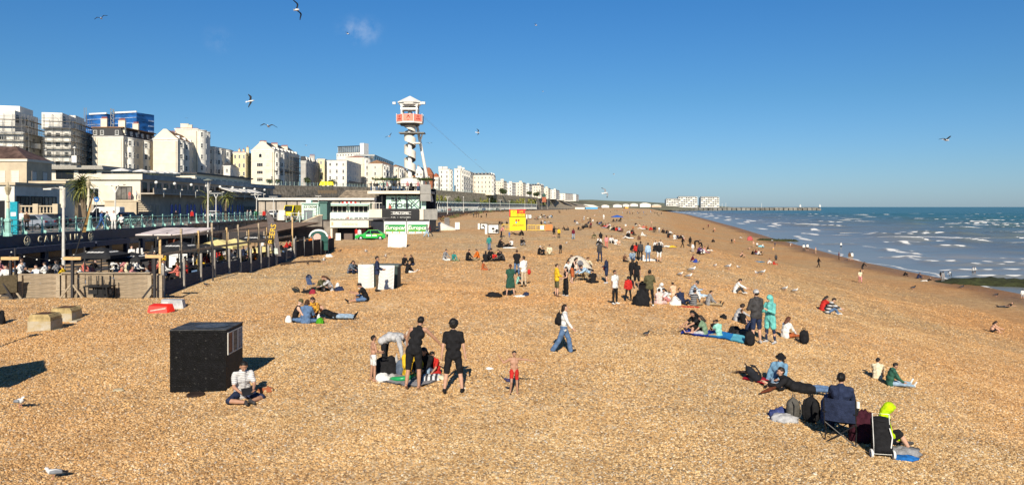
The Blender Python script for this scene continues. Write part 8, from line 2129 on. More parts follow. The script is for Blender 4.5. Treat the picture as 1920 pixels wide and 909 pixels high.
crumple('helmet_bag','white bag at the left of the four friends','bag',541,604,.28,.25,.3,cloth(C_['white']),seed=1,sharp=.3,group=GB)
crumple('shopping_bag','black bag and coat lying between dark backpack and pushchair','bag',578,549,.7,.35,.18,BLKC,seed=8,group=GB);crumple('red_bag','red and white bag at the feet of the person in olive','bag',586,551,.35,.25,.26,cloth((.30,.03,.05)),seed=7,group=GB)
crumple('helmet','white helmet on the navy bag right of the grey top','helmet',633,540,.26,.26,.34,cloth(C_['white']),seed=1,sharp=.2);crumple('navy_bag','navy bag under the white helmet','bag',636,545,.5,.35,.24,NAVYC,seed=5,group=GB)
for(px,py,w,d,h,c,nm,lb,ct,sd)in((926,556,.85,.5,.24,'black','jacket','black jacket heap left of the green dress','jacket',3),(950,553,.5,.4,.26,'black','holdall','black bag just behind the green dress','bag',5),(974,556,.6,.35,.09,'white','towel','white towel lying right of the green dress','towel',6),(986,554,.35,.3,.2,'navy','holdall','navy bag on the white towel','bag',7),(1470,788,.62,.45,.16,'lgrey','plastic_bag','pale blue and white plastic bag farthest left behind the camp chair','bag',4),(1462,780,.5,.4,.2,(.06,.08,.22),'towel','indigo towel under the pale plastic bag','towel',6),(1694,852,.62,.5,.17,'grey','jacket','grey jacket dropped at the right of the trolley','jacket',8),(1697,860,.5,.3,.08,(.02,.14,.42),'towel','bright blue towel under the grey jacket','towel',9),(1620,826,.65,.45,.62,(.05,.012,.022),'blanket_roll','maroon bag between camp chair and trolley','bag',11),(1610,818,.3,.3,.52,'coral','tote_bag','coral tote bag behind the maroon bag','bag',13),(1520,742,.1,.1,.05,'black','shoe','black shoe on the lying person','shoe',1),(1392,628,.5,.3,.25,'dgrey','holdall','dark open bag on the turquoise end of the towel','bag',2),(1378,625,.5,.4,.3,'black','holdall','black bag right of the mint shirt','bag',4),(1404,622,.3,.3,.4,'navy','holdall','navy rucksack heap behind the standing person in shorts','bag',6),(1356,597,.3,.3,.2,'black','coat','black coat heap left of the curly haired person','coat',6),(945,464,1.4,.6,.2,'black','blanket','black blanket heap near the boards','blanket',3),(955,465,1.6,.6,.12,'white','blanket','white patterned blanket near the boards','blanket',5),(1290,576,1.1,.4,.06,'red','blanket','red blanket edge under the picnic row','blanket',4),(1266,572,.6,.4,.3,'white','bag','white bag in the middle of the picnic row','bag',6),(1202,572,.8,.6,.75,'black','coat','black pushchair cover behind the person in olive sweater','cover',7),(1216,489,1.3,.7,.2,'white','blanket','white blanket before the standing group','blanket',6),(1422,491,1.9,1.0,.12,(.02,.22,.40),'beach_mat','turquoise mat on the slope by the small group','mat',3),(1427,463,1.6,.5,.5,(.20,.50,.60),'bodyboard','pale blue board carried near the small groyne','board',4),(1406,451,1.8,.8,1.4,(.45,.10,.10),'beach_tent','red beach shelter by the small groyne','shelter',5),(1316,474,.8,.5,.5,'white','bag','white bag in the dark crest group','bag',8),(1304,492,.5,.4,.35,(.03,.06,.30),'ball','blue ball beside the person on the open shingle','ball',2)):
 mm=cloth(C_[c]if isinstance(c,str)else c)
 crumple(nm,lb,ct,px,py,w,d,h,mm,seed=sd,group=GB if ct=='bag' else None)
flatcloth('blanket','red blanket under the bucket hat person','blanket',[(1392,712),(1432,722),(1450,714),(1405,704)],cloth((.35,.015,.03)),lift=.05)
def umbrella_closed(p0,p1,m,label):
 A,B=G(*p0),G(*p1);A.z+=.07;B.z+=.09
 o=empty('closed_umbrella',A,0,label,'umbrella','closed umbrellas on the shingle');d=B-A
 MB().tube([(0,0,0),d*.1,d*.55,d*.95,d],[.012,.03,.055,.03,.012],8).build('canopy',m,o,smooth=True);MB().tube([d*-.12,(0,0,0)],.012,5).build('handle',BLACKM,o)
umbrella_closed((1426,741),(1456,731),cloth((.16,.05,.025)),'brown closed umbrella lying before the black coat');umbrella_closed((1378,701),(1424,704),cloth((.05,.03,.025)),'dark closed umbrella lying left of the bucket hat')
def camp_chair():
 g=G(1577,826);o=empty('camp_chair',g,R(152),'black folding camp chair holding the person in navy sweater','chair')
 w,d,hs=.29,.26,.43
 fr=[((-w,-d,0),(w,-d,hs+.02)),((w,-d,0),(-w,-d,hs+.02)),((-w,-d,0),(-w,d,hs)),((w,-d,0),(w,d,hs)),((-w,d,0),(-w,-d,hs)),((w,d,0),(w,-d,hs)),((-w,d,0),(w,d,hs)),((w,d,0),(-w,d,hs))]
 for a,b in fr:MB().tube([a,b],.013,6).build('leg',BLACKM,o)
 for s in(-1,1):MB().tube([(s*w,d,hs),(s*w*1.02,d+.12,hs+.52)],.013,6).build('back_pole',BLACKM,o);MB().tube([(s*w,-d,hs),(s*w,-d,hs+.22)],.013,6).build('arm_pole',BLACKM,o);MB().box(s*w-.04,-d-.05,hs+.215,s*w+.04,d+.08,hs+.235).build('armrest',BLKC,o)
 sg=[[(-w+2*w*i/6,-d+2*d*j/6,hs-.06*sin(PI*i/6)*sin(PI*j/6)-.0)for j in range(7)]for i in range(7)]
 MB().sheet(sg).build('seat',BLKC,o,smooth=True)
 bg=[[((-w+2*w*i/6)*1.01,d+.02+.1*j/6+.05*sin(PI*i/6),hs+.04+.48*j/6)for j in range(7)]for i in range(7)]
 MB().sheet(bg).build('backrest',NAVYC,o,smooth=True)
 b=crumple('jacket','slate blue jacket hung over the camp chair back','jacket',1551,800,.3,.3,.62,cloth((.10,.12,.19)),seed=5);b.location.z+=.12
 t=empty('can',wz(g,152,(-.31,-.2,.67)),0,'white drink can on the camp chair armrest','can');MB().lathe([(0,0),(.033,0),(.033,.12),(.028,.13),(0,.13)],10).build('body',WHITE,t)
def wz(g,a,p):return g+Matrix.Rotation(R(a),3,'Z')@Vec(p)
camp_chair()
def trolley():
 g=G(1655,858);o=empty('shopping_trolley',g,R(-12),'black shopping trolley bag with two white wheels','trolley');o.scale=(.95,.95,.8)
 b=MB();vs=[];n=16;k=8
 for i in range(k+1):
  t=i/k;w=(.20,.15);y0=.10+.14*t;
  for j in range(n):
   a=2*PI*j/n;c,s=cos(a),sin(a);q=(abs(c)**4+abs(s)**4)**-.25*(1-.12*t)*(1+.05*sin(5*a+t*7))
   vs.append((w[0]*c*q+.02,y0+w[1]*s*q,.13+.72*t))
 fs=[(i*n+j,i*n+(j+1)%n,(i+1)*n+(j+1)%n,(i+1)*n+j)for i in range(k)for j in range(n)]+[tuple(range(n-1,-1,-1)),tuple(k*n+j for j in range(n))]
 b.add(vs,fs);b.build('bag',BLKC,o,smooth=True)
 MB().ball((.02,.24,.86),(.2,.16,.07),10,6).build('flap',BLKC,o,smooth=True)
 MB().tube([(.16,.0,.25),(.19,.02,.5),(.14,.03,.72)],.014,5).build('piping',WHITE,o)
 f=MB();f.tube([(-.16,.0,.09),(-.16,.06,.45),(-.16,.16,1.02),(.16,.16,1.02),(.16,.06,.45),(.16,.0,.09)],.012,6);f.tube([(-.2,0,.09),(.2,0,.09)],.012,6);f.build('frame',STEEL,o)
 for s in(-1,1):
  t=MB().lathe([(.075,-.02),(.10,-.02),(.105,0),(.10,.02),(.075,.02),(.075,-.02)],18);t.v=[(v[2]+s*.21,v[0],v[1]+.10)for v in t.v];tw=t.build('wheel',WHITE,o,smooth=False)
  h=MB().lathe([(0,-.015),(.03,-.015),(.03,.015),(0,.015)],8);h.v=[(v[2]+s*.21,v[0],v[1]+.10)for v in h.v]
  for q in range(5):h.tube([(s*.21,0,.10),(s*.21,.08*cos(q*1.2566),.10+.08*sin(q*1.2566))],.008,4)
  h.build('hub',mat('grey_plastic',(.25,.25,.25)),tw)
trolley()
def pushchair(px,py,rz,s,m,label):
 g=G(px,py);o=empty('pushchair',g,R(rz),label,'pushchair','pushchairs on the beach');o.scale=(s,)*3
 MB().add([(-.2,-.25,.5),(.2,-.25,.5),(.2,.1,.45),(-.2,.1,.45),(-.2,.25,.95),(.2,.25,.95)],[(0,1,2,3),(3,2,5,4)]).add([(-.21,-.25,.46),(.21,-.25,.46),(.21,.12,.40),(-.21,.12,.40),(-.21,.28,.95),(.21,.28,.95)],[(3,2,1,0),(4,5,2,3)]).build('seat',m,o)
 h=MB().lathe([(.30,0),(.27,.12),(.18,.22),(0,.27)],12,a0=0,a1=PI);h.v=[(v[0]*.75,.22-v[2]*.9,.80+v[1])for v in h.v];h.build('canopy',m,o,smooth=True)
 for x in(-.23,.23):
  MB().tube([(x,-.38,.1),(x,.12,.55),(x,.42,1.02)],.013,5).build('frame',STEEL,o);MB().tube([(x,.35,.1),(x,0,.6)],.013,5).build('frame',STEEL,o)
  for y in(-.38,.35):
   w=MB().lathe([(.04,-.02),(.09,-.02),(.10,0),(.09,.02),(.04,.02),(.04,-.02)],12);w.v=[(v[2]+x*1.12,v[0]+y,v[1]+.1)for v in w.v];w.build('wheel',BLACKM,o)
 MB().tube([(-.23,.42,1.02),(.23,.42,1.02)],.016,6).build('handle',BLACKM,o)
pushchair(583,545,150,.85,floral_mat((.06,.10,.22),(.45,.5,.6),26,'blue_dotted_cloth',.2),'blue spotted folded pushchair beside the olive jacket');pushchair(1207,566,160,1.0,BLKC,'black pushchair behind the person in olive sweater');pushchair(1092,520,40,1.0,cloth((.17,.17,.19)),'grey pushchair by the pale tent')
def tent():
 g=G(1086,508);o=empty('beach_tent',(g.x,g.y+.4,g.z),R(195),'pale beige pop up beach tent in the middle group','tent');o.scale=(.72,.8,.8)
 n=10;gr=[]
 for i in range(n+1):
  u=PI*i/n;row=[]
  for j in range(8):
   v=j/7;row.append((1.25*cos(u),-.5+1.5*v,1.35*sin(u)*(1-.75*v**1.6)))
  gr.append(row)
 MB().sheet(gr).build('canopy',cloth((.66,.58,.47)),o,smooth=True);MB().tube([(1.25*cos(PI*i/12),-.5,1.35*sin(PI*i/12))for i in range(13)],.015,5).build('hoop',BLACKM,o);MB().box(-1.2,-.5,.0,1.2,.9,.05).build('floor',cloth(C_['lgrey']),o)
tent()
parasol(1157,403,G(1157,416).y,1.9,cloth((.02,.12,.50)),'bright blue parasol over a dark group in the far middle','parasols on the beach',2.2,name='parasol')
crumple('litter','scrap of white paper right of the curly haired person','litter',918,692,.22,.1,.06,WHITE,seed=3);crumple('litter','translucent food wrapper left of the seated man','litter',222,732,.3,.2,.06,mat('clear_wrapper',(.45,.38,.25),rough=.3),seed=5)
crumple('plastic_bag','orange and red crinkled food bag beside the seated man','bag',498,733,.42,.26,.12,floral_mat((.34,.11,.05),(.45,.33,.18),12,'orange_wrapper',.4),seed=6,group=GB);crumple('plastic_bag','white carrier bag on the shingle beyond the feather flag','bag',617,482,.7,.4,.3,cloth((.66,.66,.66)),seed=9,group=GB)
tag(MB().tube([(0,0,.1),(1.2,1.3,.12),(2.4,2.8,.14)],[.12,.16,.12],8).build('log',mat('dark_driftwood',(.06,.04,.03),rough=.9,var=.3,scale=4),None,G(527,498)),'dark driftwood log lying before the terrace fence','log')
crumple('bag','black bag cut by the left edge of the picture','bag',1,607,.35,.3,.55,BLKC,seed=5,group=GB)
# ------------------------------------------------------------------ gulls and other birds
GW,GG,GK=mat('gull_white',(.74,.73,.71),rough=.8,var=.08),mat('gull_grey',(.22,.235,.26),rough=.8,var=.12),mat('gull_black',(.02,.02,.022),rough=.8)
GYL=mat('gull_bill',(.62,.35,.03),rough=.5)
def gull_body():return MB().tube([(0,-.25,.02),(0,-.22,.035),(0,-.15,.02),(0,-.05,.0),(0,.08,.0),(0,.20,.01),(0,.30,.015)],[.02,.042,.05,.075,.072,.045,.012],8).mesh('body',[GW],smooth=True)
GBM=gull_body();GBILL=MB().tube([(0,-.25,.02),(0,-.31,.0)],[.014,.004],5).mesh('bill',[GYL]);GTAIL=MB().add([(-.03,.22,.012),(.03,.22,.012),(.08,.40,.012),(-.08,.40,.012),(-.03,.22,.0),(.03,.22,.0),(.08,.40,.006),(-.08,.40,.006)],[(0,1,2,3),(7,6,5,4)]).mesh('tail',[GW])
def gull_wing(s,fold):
 mb=MB();g=[]
 for i in range(9):
  t=i/8;x=s*(.05+.62*t);z=.03+.13*sin(min(1,t*1.9)*PI/2)*(1+fold)-.22*max(0,t-.45)*(1-fold);y=-.06-.09*sin(PI*min(1,t*1.2))+.30*max(0,t-.42)
  c=(.18-.03*t)*(1-max(0,t-.55)**1.4*2.1)
  g.append([(x,y,z+.012),(x,y+c*.5,z+.018),(x,y+c,z)])
 mb.sheet(g);mb.sheet([[(a,b,c-.014)for a,b,c in r]for r in g])
 mb.m=[1 if k//2%8>=6 else 0 for k in range(len(mb.f))]
 return mb
_GWM={}
def gull_fly(px,py,span,heading,bank,pitch,label,fold=0.0,dark=False):
 Y=1.34*F/span;o=empty('gull',P3(px,py,Y),0,label,'gull','gulls in flight');o.rotation_euler=(R(pitch),R(bank),R(heading))
 link('body',GBM,o);link('bill',GBILL,o);link('tail',GTAIL,o)
 for s in(-1,1):
  k=(s,fold,dark)
  if k not in _GWM:_GWM[k]=gull_wing(s,fold).mesh('wing',[GK if dark else GG,GK],smooth=True)
  link('wing',_GWM[k],o)
for a in((556,19,40,60,62,18,'largest gull, banking steeply at the top of the sky',.1,True),(190,35,24,20,-22,0,'gull gliding alone at the upper left',.4),(652,64,13,70,10,0,'tiny gull beside the wisp of cloud',.2),(470,190,31,110,-60,-20,'banking gull above the cream houses',.2,True),(503,237,32,4,6,-8,'gull gliding head on above the gabled house',-.1),(574,273,9,60,0,0,'small gull right of the gabled house chimneys',.2),(730,256,18,150,25,0,'gull left of the spiral tower',.5),(805,269,12,20,0,0,'gull right of the spiral tower',.2),(896,249,17,100,-50,10,'gull in the open sky right of the tower',.4,True),(1005,48,11,60,10,0,'tiny gull high at top centre',.3),(1018,172,6,60,10,0,'distant gull specks in the middle of the sky',.3),(892,300,7,40,0,0,'tiny white gull above the square hotel',.2),(350,222,6,30,0,0,'speck of a gull above the rounded house',.2),(1151,327,9,60,0,0,'tiny gull above the far hill',.3),(1135,362,26,120,-48,-10,'white gull banking low over the far beach',.1),(1774,263,30,15,-14,14,'dark gull alone at the right of the sky',.6,True),(540,408,22,10,0,-6,'gull crossing before the dark doors of the terrace building',.3),(286,262,16,60,-30,0,'white gull passing the slate mansard hotel',.3),(85,281,14,80,20,0,'white gull in front of the leftmost scaffold',.3)):
 gull_fly(*a)
def gull_stand(px,py,face,label,s=1.0,pigeon=False,hpx=None):
 g=G(px,py);o=empty('pigeon' if pigeon else 'gull',g,R(face),label,'pigeon' if pigeon else 'gull','pigeons on the shingle' if pigeon else 'gulls standing on the shingle')
 if hpx:s=hpx*g.y/F/.40
 s=max(.4,min(1.4,s));o.scale=(s,)*3
 w=MB().tube([(0,.30,.17),(0,.18,.21),(0,.05,.23),(0,-.10,.25),(0,-.15,.31),(0,-.165,.355),(0,-.20,.36),(0,-.225,.35)],[.012,.05,.085,.08,.05,.048,.042,.02],9)
 link('body',w.mesh('body',[GK if pigeon else GW],smooth=True),o)
 for q in(-1,1):
  v=MB().tube([(q*.065,-.10,.25),(q*.085,.05,.235),(q*.055,.22,.20),(q*.02,.38,.17)],[.04,.06,.045,.01],7);v.m=[1 if i>=16 else 0 for i in range(len(v.f))]
  link('wing',v.mesh('wing',[mat('pigeon_slate',(.06,.065,.08))if pigeon else GG,GK],smooth=True),o)
  link('leg',MB().tube([(q*.03,.0,.16),(q*.03,.0,.02),(q*.035,-.05,.01)],.009,5).mesh('leg',[mat('pink_leg',(.55,.25,.2))]),o)
 link('bill',MB().tube([(0,-.225,.35),(0,-.29,.335)],[.014,.004],5).mesh('bill',[GYL]),o)
gull_stand(38,765,60,'white gull standing alone near the left edge',hpx=24);gull_stand(100,898,-60,'gull with grey wings at the bottom left corner',hpx=25)
for(px,py,f,h,lb)in((1276,518,60,9,'gull left of a loose trio right of centre'),(1298,511,70,12,'tallest gull of a trio right of centre'),(1292,523,60,11,'nearest gull of a trio right of centre'),(1366,505,40,11,'gull standing beyond the person in white shirt'),(1341,501,30,7,'small gull beyond the trio'),(1384,504,-60,7,'small gull right of another gull on the slope'),(1418,516,-50,9,'left gull of a pair on the slope'),(1430,515,50,10,'right gull of a pair on the slope'),(607,494,20,12,'gull before the white carrier bag'),(686,476,0,9,'gull on the shingle below the green car'),(723,484,20,8,'gull behind the storage chest'),(546,476,40,10,'gull at the foot of the windbreak'),(1472,545,60,9,'gull left of the standing pair on open shingle'),(1491,549,70,9,'gull resting right of another on open shingle'),(1062,459,20,6,'small gull beyond the child in black')):
 gull_stand(px,py,f,lb,hpx=h)
for(px,py,f,h,lb)in((1213,630,120,11,'dark pigeon on the open shingle right of centre'),(1713,543,100,9,'dark bird on the right slope below the sitting pair'),(1804,541,90,7,'dark bird near the green groyne'),(386,537,-60,8,'pigeon shape put in for a flying bird shadow by the navy fence'),(566,480,40,6,'dark pigeon near the driftwood log'),(577,497,20,6,'dark pigeon right of the driftwood log'),(585,485,60,5,'small dark pigeon beyond the log'),(638,473,60,6,'dark pigeon beyond the white carrier bag'),(1868,556,40,7,'dark bird low at the right edge')):  # bird before the board fence stands in for a passing bird's shadow
 gull_stand(px,py,f,lb,pigeon=True,hpx=h)
# ------------------------------------------------------------------ cars, van, bicycles
_WHEEL={}
def wheel_mesh(r):
 if r in _WHEEL:return _WHEEL[r]
 t=MB().lathe([(r*.62,-.10),(r*.95,-.10),(r,-.06),(r,.06),(r*.95,.10),(r*.62,.10)],18);t.v=[(v[0],v[2],v[1])for v in t.v]
 m=MB().lathe([(0,-.09),(r*.2,-.095),(r*.62,-.07),(r*.62,.07),(r*.2,.095),(0,.09)],12);m.v=[(v[0],v[2],v[1])for v in m.v]
 _WHEEL[r]=(t.mesh('tyre',[mat('tyre_rubber',(.018,.018,.018),rough=.9)]),m.mesh('rim',[mat('alloy_rim',(.30,.30,.31),rough=.35,metal=.7)]));return _WHEEL[r]
def car(loc,rz,label,m,L=4.1,H=1.48,W=1.76,kind='hatch',group='cars parked on the drive',name='car'):
 o=empty(name,loc,rz,label,'van' if kind=='van' else 'car',group);hl=L/2;k=H/1.48
 if kind=='van':low=[(-hl,.35),(-hl,1.0),(-hl+.25,1.15),(-hl+.9,1.3*1),(-hl+1.5,H*.97),(-hl+2.0,H),(hl-.1,H),(hl,H-.15),(hl,.35)]
 else:low=[(-hl,.34),(-hl-.02,.62),(-hl+.10,.78),(-hl+.75,.90),(-hl+1.15,.96),(hl-.35,1.0),(hl-.03,.92),(hl,.6),(hl-.03,.34)]
 b=MB();ring=[]
 for s,y in((0,-W/2+.07),(1,-W/2),(2,W/2),(3,W/2-.07)):
  q=.03 if s in(0,3)else 0
  ring.append([(x*(1-q*.6),y,z if z<.4 else z-q*.0)for x,z in low])
 ring[0],ring[3]=ring[0],ring[3]
 n=len(low);vs=[v for r_ in ring for v in r_];order=[0,1,2,3]
 vs=[(x,-W/2+.0 if s==0 else W/2,z)for s in(0,1)for x,z in low]
 b.add(vs,[tuple(range(n-1,-1,-1)),tuple(range(n,2*n))]+[(i,(i+1)%n,n+(i+1)%n,n+i)for i in range(n)])
 body=b.build('body',m,o);bv=body.modifiers.new('soft','BEVEL');bv.width=.07;bv.segments=2;bv.limit_method='ANGLE'
 if kind!='van':
  cab=[(-hl+1.05,.93),(-hl+1.85,H),(hl-1.1,H-.01),(hl-.35,1.02),(hl-.25,.93)];nn=len(cab)
  vs=[(x,(-1 if s==0 else 1)*(W/2-.04-(z-.93)*.12),z)for s in(0,1)for x,z in cab]
  c=MB();c.add(vs,[tuple(range(nn-1,-1,-1)),tuple(range(nn,2*nn))]+[(i,(i+1)%nn,nn+(i+1)%nn,nn+i)for i in range(nn)])
  cb=c.build('cabin',m,o)
  for s in(-1,1):
   yy=lambda z:s*(W/2-.04-(z-.93)*.12+.006)
   for(x0,x1,x2,x3)in((-hl+1.28,-.02,-.02,-hl+1.92),(.06,hl-.62,hl-1.05,.06)):
    MB().add([(x0,yy(.97),.97),(x1,yy(.97),.97),(x2,yy(H-.07),H-.07),(x3,yy(H-.07),H-.07)],[(0,1,2,3)if s<0 else(3,2,1,0)]).build('window',GLASS,cb)
  MB().add([(-hl+1.08,-W/2+.12,.985),(-hl+1.08,W/2-.12,.985),(-hl+1.80,W/2-.18,H-.045),(-hl+1.80,-W/2+.18,H-.045)],[(0,1,2,3)]).build('windscreen',GLASS,cb)
 else:
  for s in(-1,1):MB().add([(-hl+1.15,s*(W/2+.006),1.28),(-hl+2.1,s*(W/2+.006),1.28),(-hl+2.1,s*(W/2+.006),H-.22),(-hl+1.62,s*(W/2+.006),H-.22)],[(0,1,2,3)if s<0 else(3,2,1,0)]).build('window',GLASS,o)
  MB().add([(-hl+.86,-W/2+.12,1.32),(-hl+.86,W/2-.12,1.32),(-hl+1.45,W/2-.2,H-.14),(-hl+1.45,-W/2+.2,H-.14)],[(0,1,2,3)]).build('windscreen',GLASS,o)
 for x in(-hl+.78,hl-.72):
  for s in(-1,1):
   ty,rm=wheel_mesh(.33);w=link('wheel',ty,o,(x,s*(W/2-.06),.33));link('rim',rm,w,(0,s*.025,0))
 for s in(-1,1):
  MB().ball((-hl+.06,s*(W/2-.28),.70),(.09,.2,.08),8,5).build('headlight',mat('lamp_glass',(.65,.66,.66),rough=.15),o);MB().box(hl-.04,s*(W/2-.25)-.15,.75,hl+.01,s*(W/2-.25)+.15,.9).build('tail_light',mat('red_lamp',(.35,.01,.01),rough=.3),o)
 MB().box(-hl-.03,-W/2+.2,.36,-hl+.02,W/2-.2,.52).build('bumper',BLACKM,o)
 return o
GRN=mat('bright_green_car_paint',(.02,.42,.07),rough=.25,var=.05,coat=.5)
Yc=104.0;gc=car((PX(695.5,Yc),Yc,float(HB(PX(695,Yc),Yc))),R(4),'bright green hatchback with white markings parked by the gelateria',GRN,L=4.15,H=1.5,group='cars at beach level')
for(x0,x1,z0,z1)in((-.55,.1,.62,.86),(.25,.9,.66,.82)):MB().box(x0,-.892,z0,x1,-.885,z1).build('marking',WHITE,gc)
MB().add([(.3,-.893,.95),(1.6,-.893,.80),(1.75,-.893,.88),(.5,-.893,1.02)],[(0,1,2,3)]).build('marking',mat('lime_marking',(.45,.62,.05)),gc);MB().add([(-.5,-.5,1.505),(.6,-.5,1.505),(.6,.5,1.505),(-.5,.5,1.505)],[(0,1,2,3)]).build('roof_marking',mat('lime_marking',(.45,.62,.05)),gc)
carw,cark,carg=paint((.72,.72,.71),rough=.3),paint((.015,.016,.02),rough=.25),paint((.20,.21,.22),rough=.3)
cars=[(-49,64,'dark saloon behind the left lamp standard',cark),(-49,59,'black car cut by the left edge on the drive',cark),(-47,73,'pale blue grey car behind the people with white tops',paint((.25,.28,.33),rough=.3)),(-52,84,'black car in front of the entrance block',cark),(-58,104,'black car right of the white van',cark),(-57,110,'dark blue car behind the bicycles',paint((.02,.03,.08),rough=.3)),(-58,118,'black hatchback parked before the blue doors',cark),(-60,150,'white car parked left of the palms',carw),(-55,172,'white car left of the yellow van',carw),(-48,186,'grey car behind the ice cream kiosk',carg)]
for x,y,lb,m in cars:car((x,y,DRZ-.13),R(90+rnd.uniform(-4,4))if y>90 else R(rnd.uniform(-8,8)),lb,m)
LBC=['white car nearest the tower on the far promenade','dark car second from the tower on the far promenade','grey car third from the tower on the far promenade','white car fourth from the tower on the far promenade','red car fifth from the tower on the far promenade','white car sixth from the tower on the far promenade','dark car seventh from the tower on the far promenade','white car eighth from the tower on the far promenade','blue car ninth from the tower on the far promenade','white car tenth from the tower on the far promenade','dark car eleventh from the tower on the far promenade','white car twelfth from the tower on the far promenade']
for k,(lb,c)in enumerate(zip(LBC,(carw,cark,carg,carw,paint((.35,.03,.02),rough=.3),carw,cark,carw,paint((.03,.08,.25),rough=.3),carw,cark,carw))):
 y=262+k*26;car((float(SEAW(y))-10,y,DRZ-.13),R(82),lb,c)
car((PX(197,118),118,DRZ-.13),R(6),'white delivery van parked behind the railing',carw,L=5.2,H=2.25,W=1.95,kind='van',group='vans on the drive',name='van')
yv=car((PX(546,150),150,DRZ-.13),R(80),'yellow van with open front at the head of the ramp',YEL,L=4.8,H=2.6,W=2.0,kind='van',group='vans on the drive',name='van')
def bicycle(loc,rz,label):
 o=empty('bicycle',loc,rz,label,'bicycle','bicycles leaning behind the railing')
 for x in(-.52,.52):
  w=MB()
  for k in range(14):a,b_=2*PI*k/14,2*PI*(k+1)/14;w.tube([(x+.33*cos(a),0,.34+.33*sin(a)),(x+.33*cos(b_),0,.34+.33*sin(b_))],.02,4,caps=False)
  w.build('wheel',BLACKM,o)
 f=MB();
 for a,b_ in(((-.52,0,.34),(-.08,0,.32)),((-.08,0,.32),(-.22,0,.82)),((-.22,0,.82),(.36,0,.80)),((.36,0,.80),(-.08,0,.32)),((.36,0,.86),(.52,0,.34)),((-.52,0,.34),(-.21,0,.76))):f.tube([a,b_],.018,5)
 f.build('frame',[carg,TEAL,BLACKM][int(loc[1]*7)%3],o);MB().ball((-.24,0,.88),(.12,.06,.03),8,4).build('saddle',BLACKM,o);MB().tube([(.34,-.25,.98),(.36,-.1,.95),(.36,.1,.95),(.34,.25,.98)],.014,5).build('handlebar',STEEL,o)
for k in range(11):bicycle((-41.3-.2*(k%2),72+k*1.25,DRZ),R(18+7*(k%3)),f'bicycle {"leftmost" if k == 0 else "rightmost" if k == 10 else ORD[k]} in the row behind the railing')
# things on the drive: blue plinth, road sign, recycling boards
pl=empty('information_pillar',(PX(27,57),57,DRZ),0,'bright turquoise information pillar beside the ornate lamp standard','pillar');MB().box(-.28,-.1,0,.28,.1,2.5).build('body',mat('turquoise_panel',(.02,.33,.42),rough=.4),pl);MB().box(-.2,-.13,1.4,.2,-.105,1.7).build('print',WHITE,pl)
rs_=empty('road_sign',(PX(181,100),100,DRZ),0,'round blue road sign on a thin post before the palm','sign');MB().tube([(0,0,0),(0,0,3.2)],.04,6).build('post',STEEL,rs_);d_=MB().lathe([(0,.0),(.36,.0),(.36,.04),(0,.04)],16);d_.v=[(v[0],-v[2],v[1]+3.1)for v in d_.v];d_.build('disc',mat('sign_blue',(.02,.16,.50),rough=.4),rs_);MB().bar((-.2,-.06,3.1),(.2,-.06,3.1),.03,.1).build('arrow',WHITE,rs_)
b1=empty('hoist_board',(PX(139,150),150,PZ(305,150)),0,'white board on a lamp mast above the restaurant roof','sign');MB().box(-.5,-.05,0,.5,.05,1.4).build('panel',WHITE,b1);MB().tube([(0,.1,0),(0,.1,3.0)],.05,6).build('mast',WHITE,b1);MB().lathe([(0,.35),(.3,.1),(.28,0),(0,0)],8,(0,.1,2.9)).build('lamp_head',WHITE,b1)
ww=empty('tarpaulin_sail',(PX(130,50),50,6.4),0,'dark narrow tilted banner pole rising behind the white lamp post','flag');MB().bar((0,0,0),(1.5,.2,5.6),.05,.05).build('pole',BLACKM,ww);MB().add([(.75,.1,2.9),(1.05,.1,2.9),(1.52,.2,5.5),(1.42,.2,5.5)],[(0,1,2,3)]).build('banner',mat('brown_yellow_banner',(.30,.18,.06),var=.5,scale=2),ww)
for(px,w,lb)in((527,1.1,'white sandwich board leaning at the head of the ramp'),(577,1.4,'grey sandwich board before the ICE CREAM kiosk')):
 s_=empty('sandwich_board',(PX(px,118),118,DRZ),R(-10),lb,'sign','sandwich boards on the promenade');MB().extr([(-w/2,0,0),(w/2,0,0),(w/2,.2,1.6),(-w/2,.2,1.6)],(0,0,0),(0,.04,0)).build('panel',OFFW if px<550 else carg,s_);MB().extr([(-w/2,.7,0),(w/2,.7,0),(w/2,.26,1.6),(-w/2,.26,1.6)],(0,0,0),(0,.04,0)).build('panel',OFFW if px<550 else carg,s_)
rl=empty('railing',(PX(520,119),119,DRZ),0,'white sloping handrail at the head of the ramp','railing','railings along the front')
for k in range(5):MB().box(k*1.1-.04,-.04,0,k*1.1+.04,.04,1.15).build('post',WHITE,rl)
for h in(.6,1.1):MB().bar((0,0,h),(4.4,0,h),.05,.06).build('rail',WHITE,rl)
# ------------------------------------------------------------------ trees, ivy and planting
def leaf_cloud(mb,c,r,n,s0,s1,rr,up=.3):
 for _ in range(n):
  d=Vec((rr.gauss(0,1),rr.gauss(0,1),rr.gauss(0,1))).normalized();k=rr.random()**.45
  p=Vec(c)+Vec((d.x*r[0],d.y*r[1],d.z*r[2]))*k
  nrm=(d+Vec((rr.uniform(-.7,.7),rr.uniform(-.7,.7),rr.uniform(-.3,.9)*up*2))).normalized();a=nrm.orthogonal().normalized();b=nrm.cross(a);t=rr.uniform(0,6.28);a,b=a*cos(t)+b*sin(t),b*cos(t)-a*sin(t);s=rr.uniform(s0,s1)
  mb.add([p-a*s,p+b*s*.45,p+a*s,p-b*s*.45],[(0,1,2,3)])
LEAFS=[mat('dull_green_leaf',(.13,.15,.055),rough=.6,var=.4,scale=2),mat('yellow_green_leaf',(.26,.26,.06),rough=.6,var=.4,scale=2),mat('dark_green_leaf',(.055,.075,.03),rough=.6,var=.4,scale=2)]
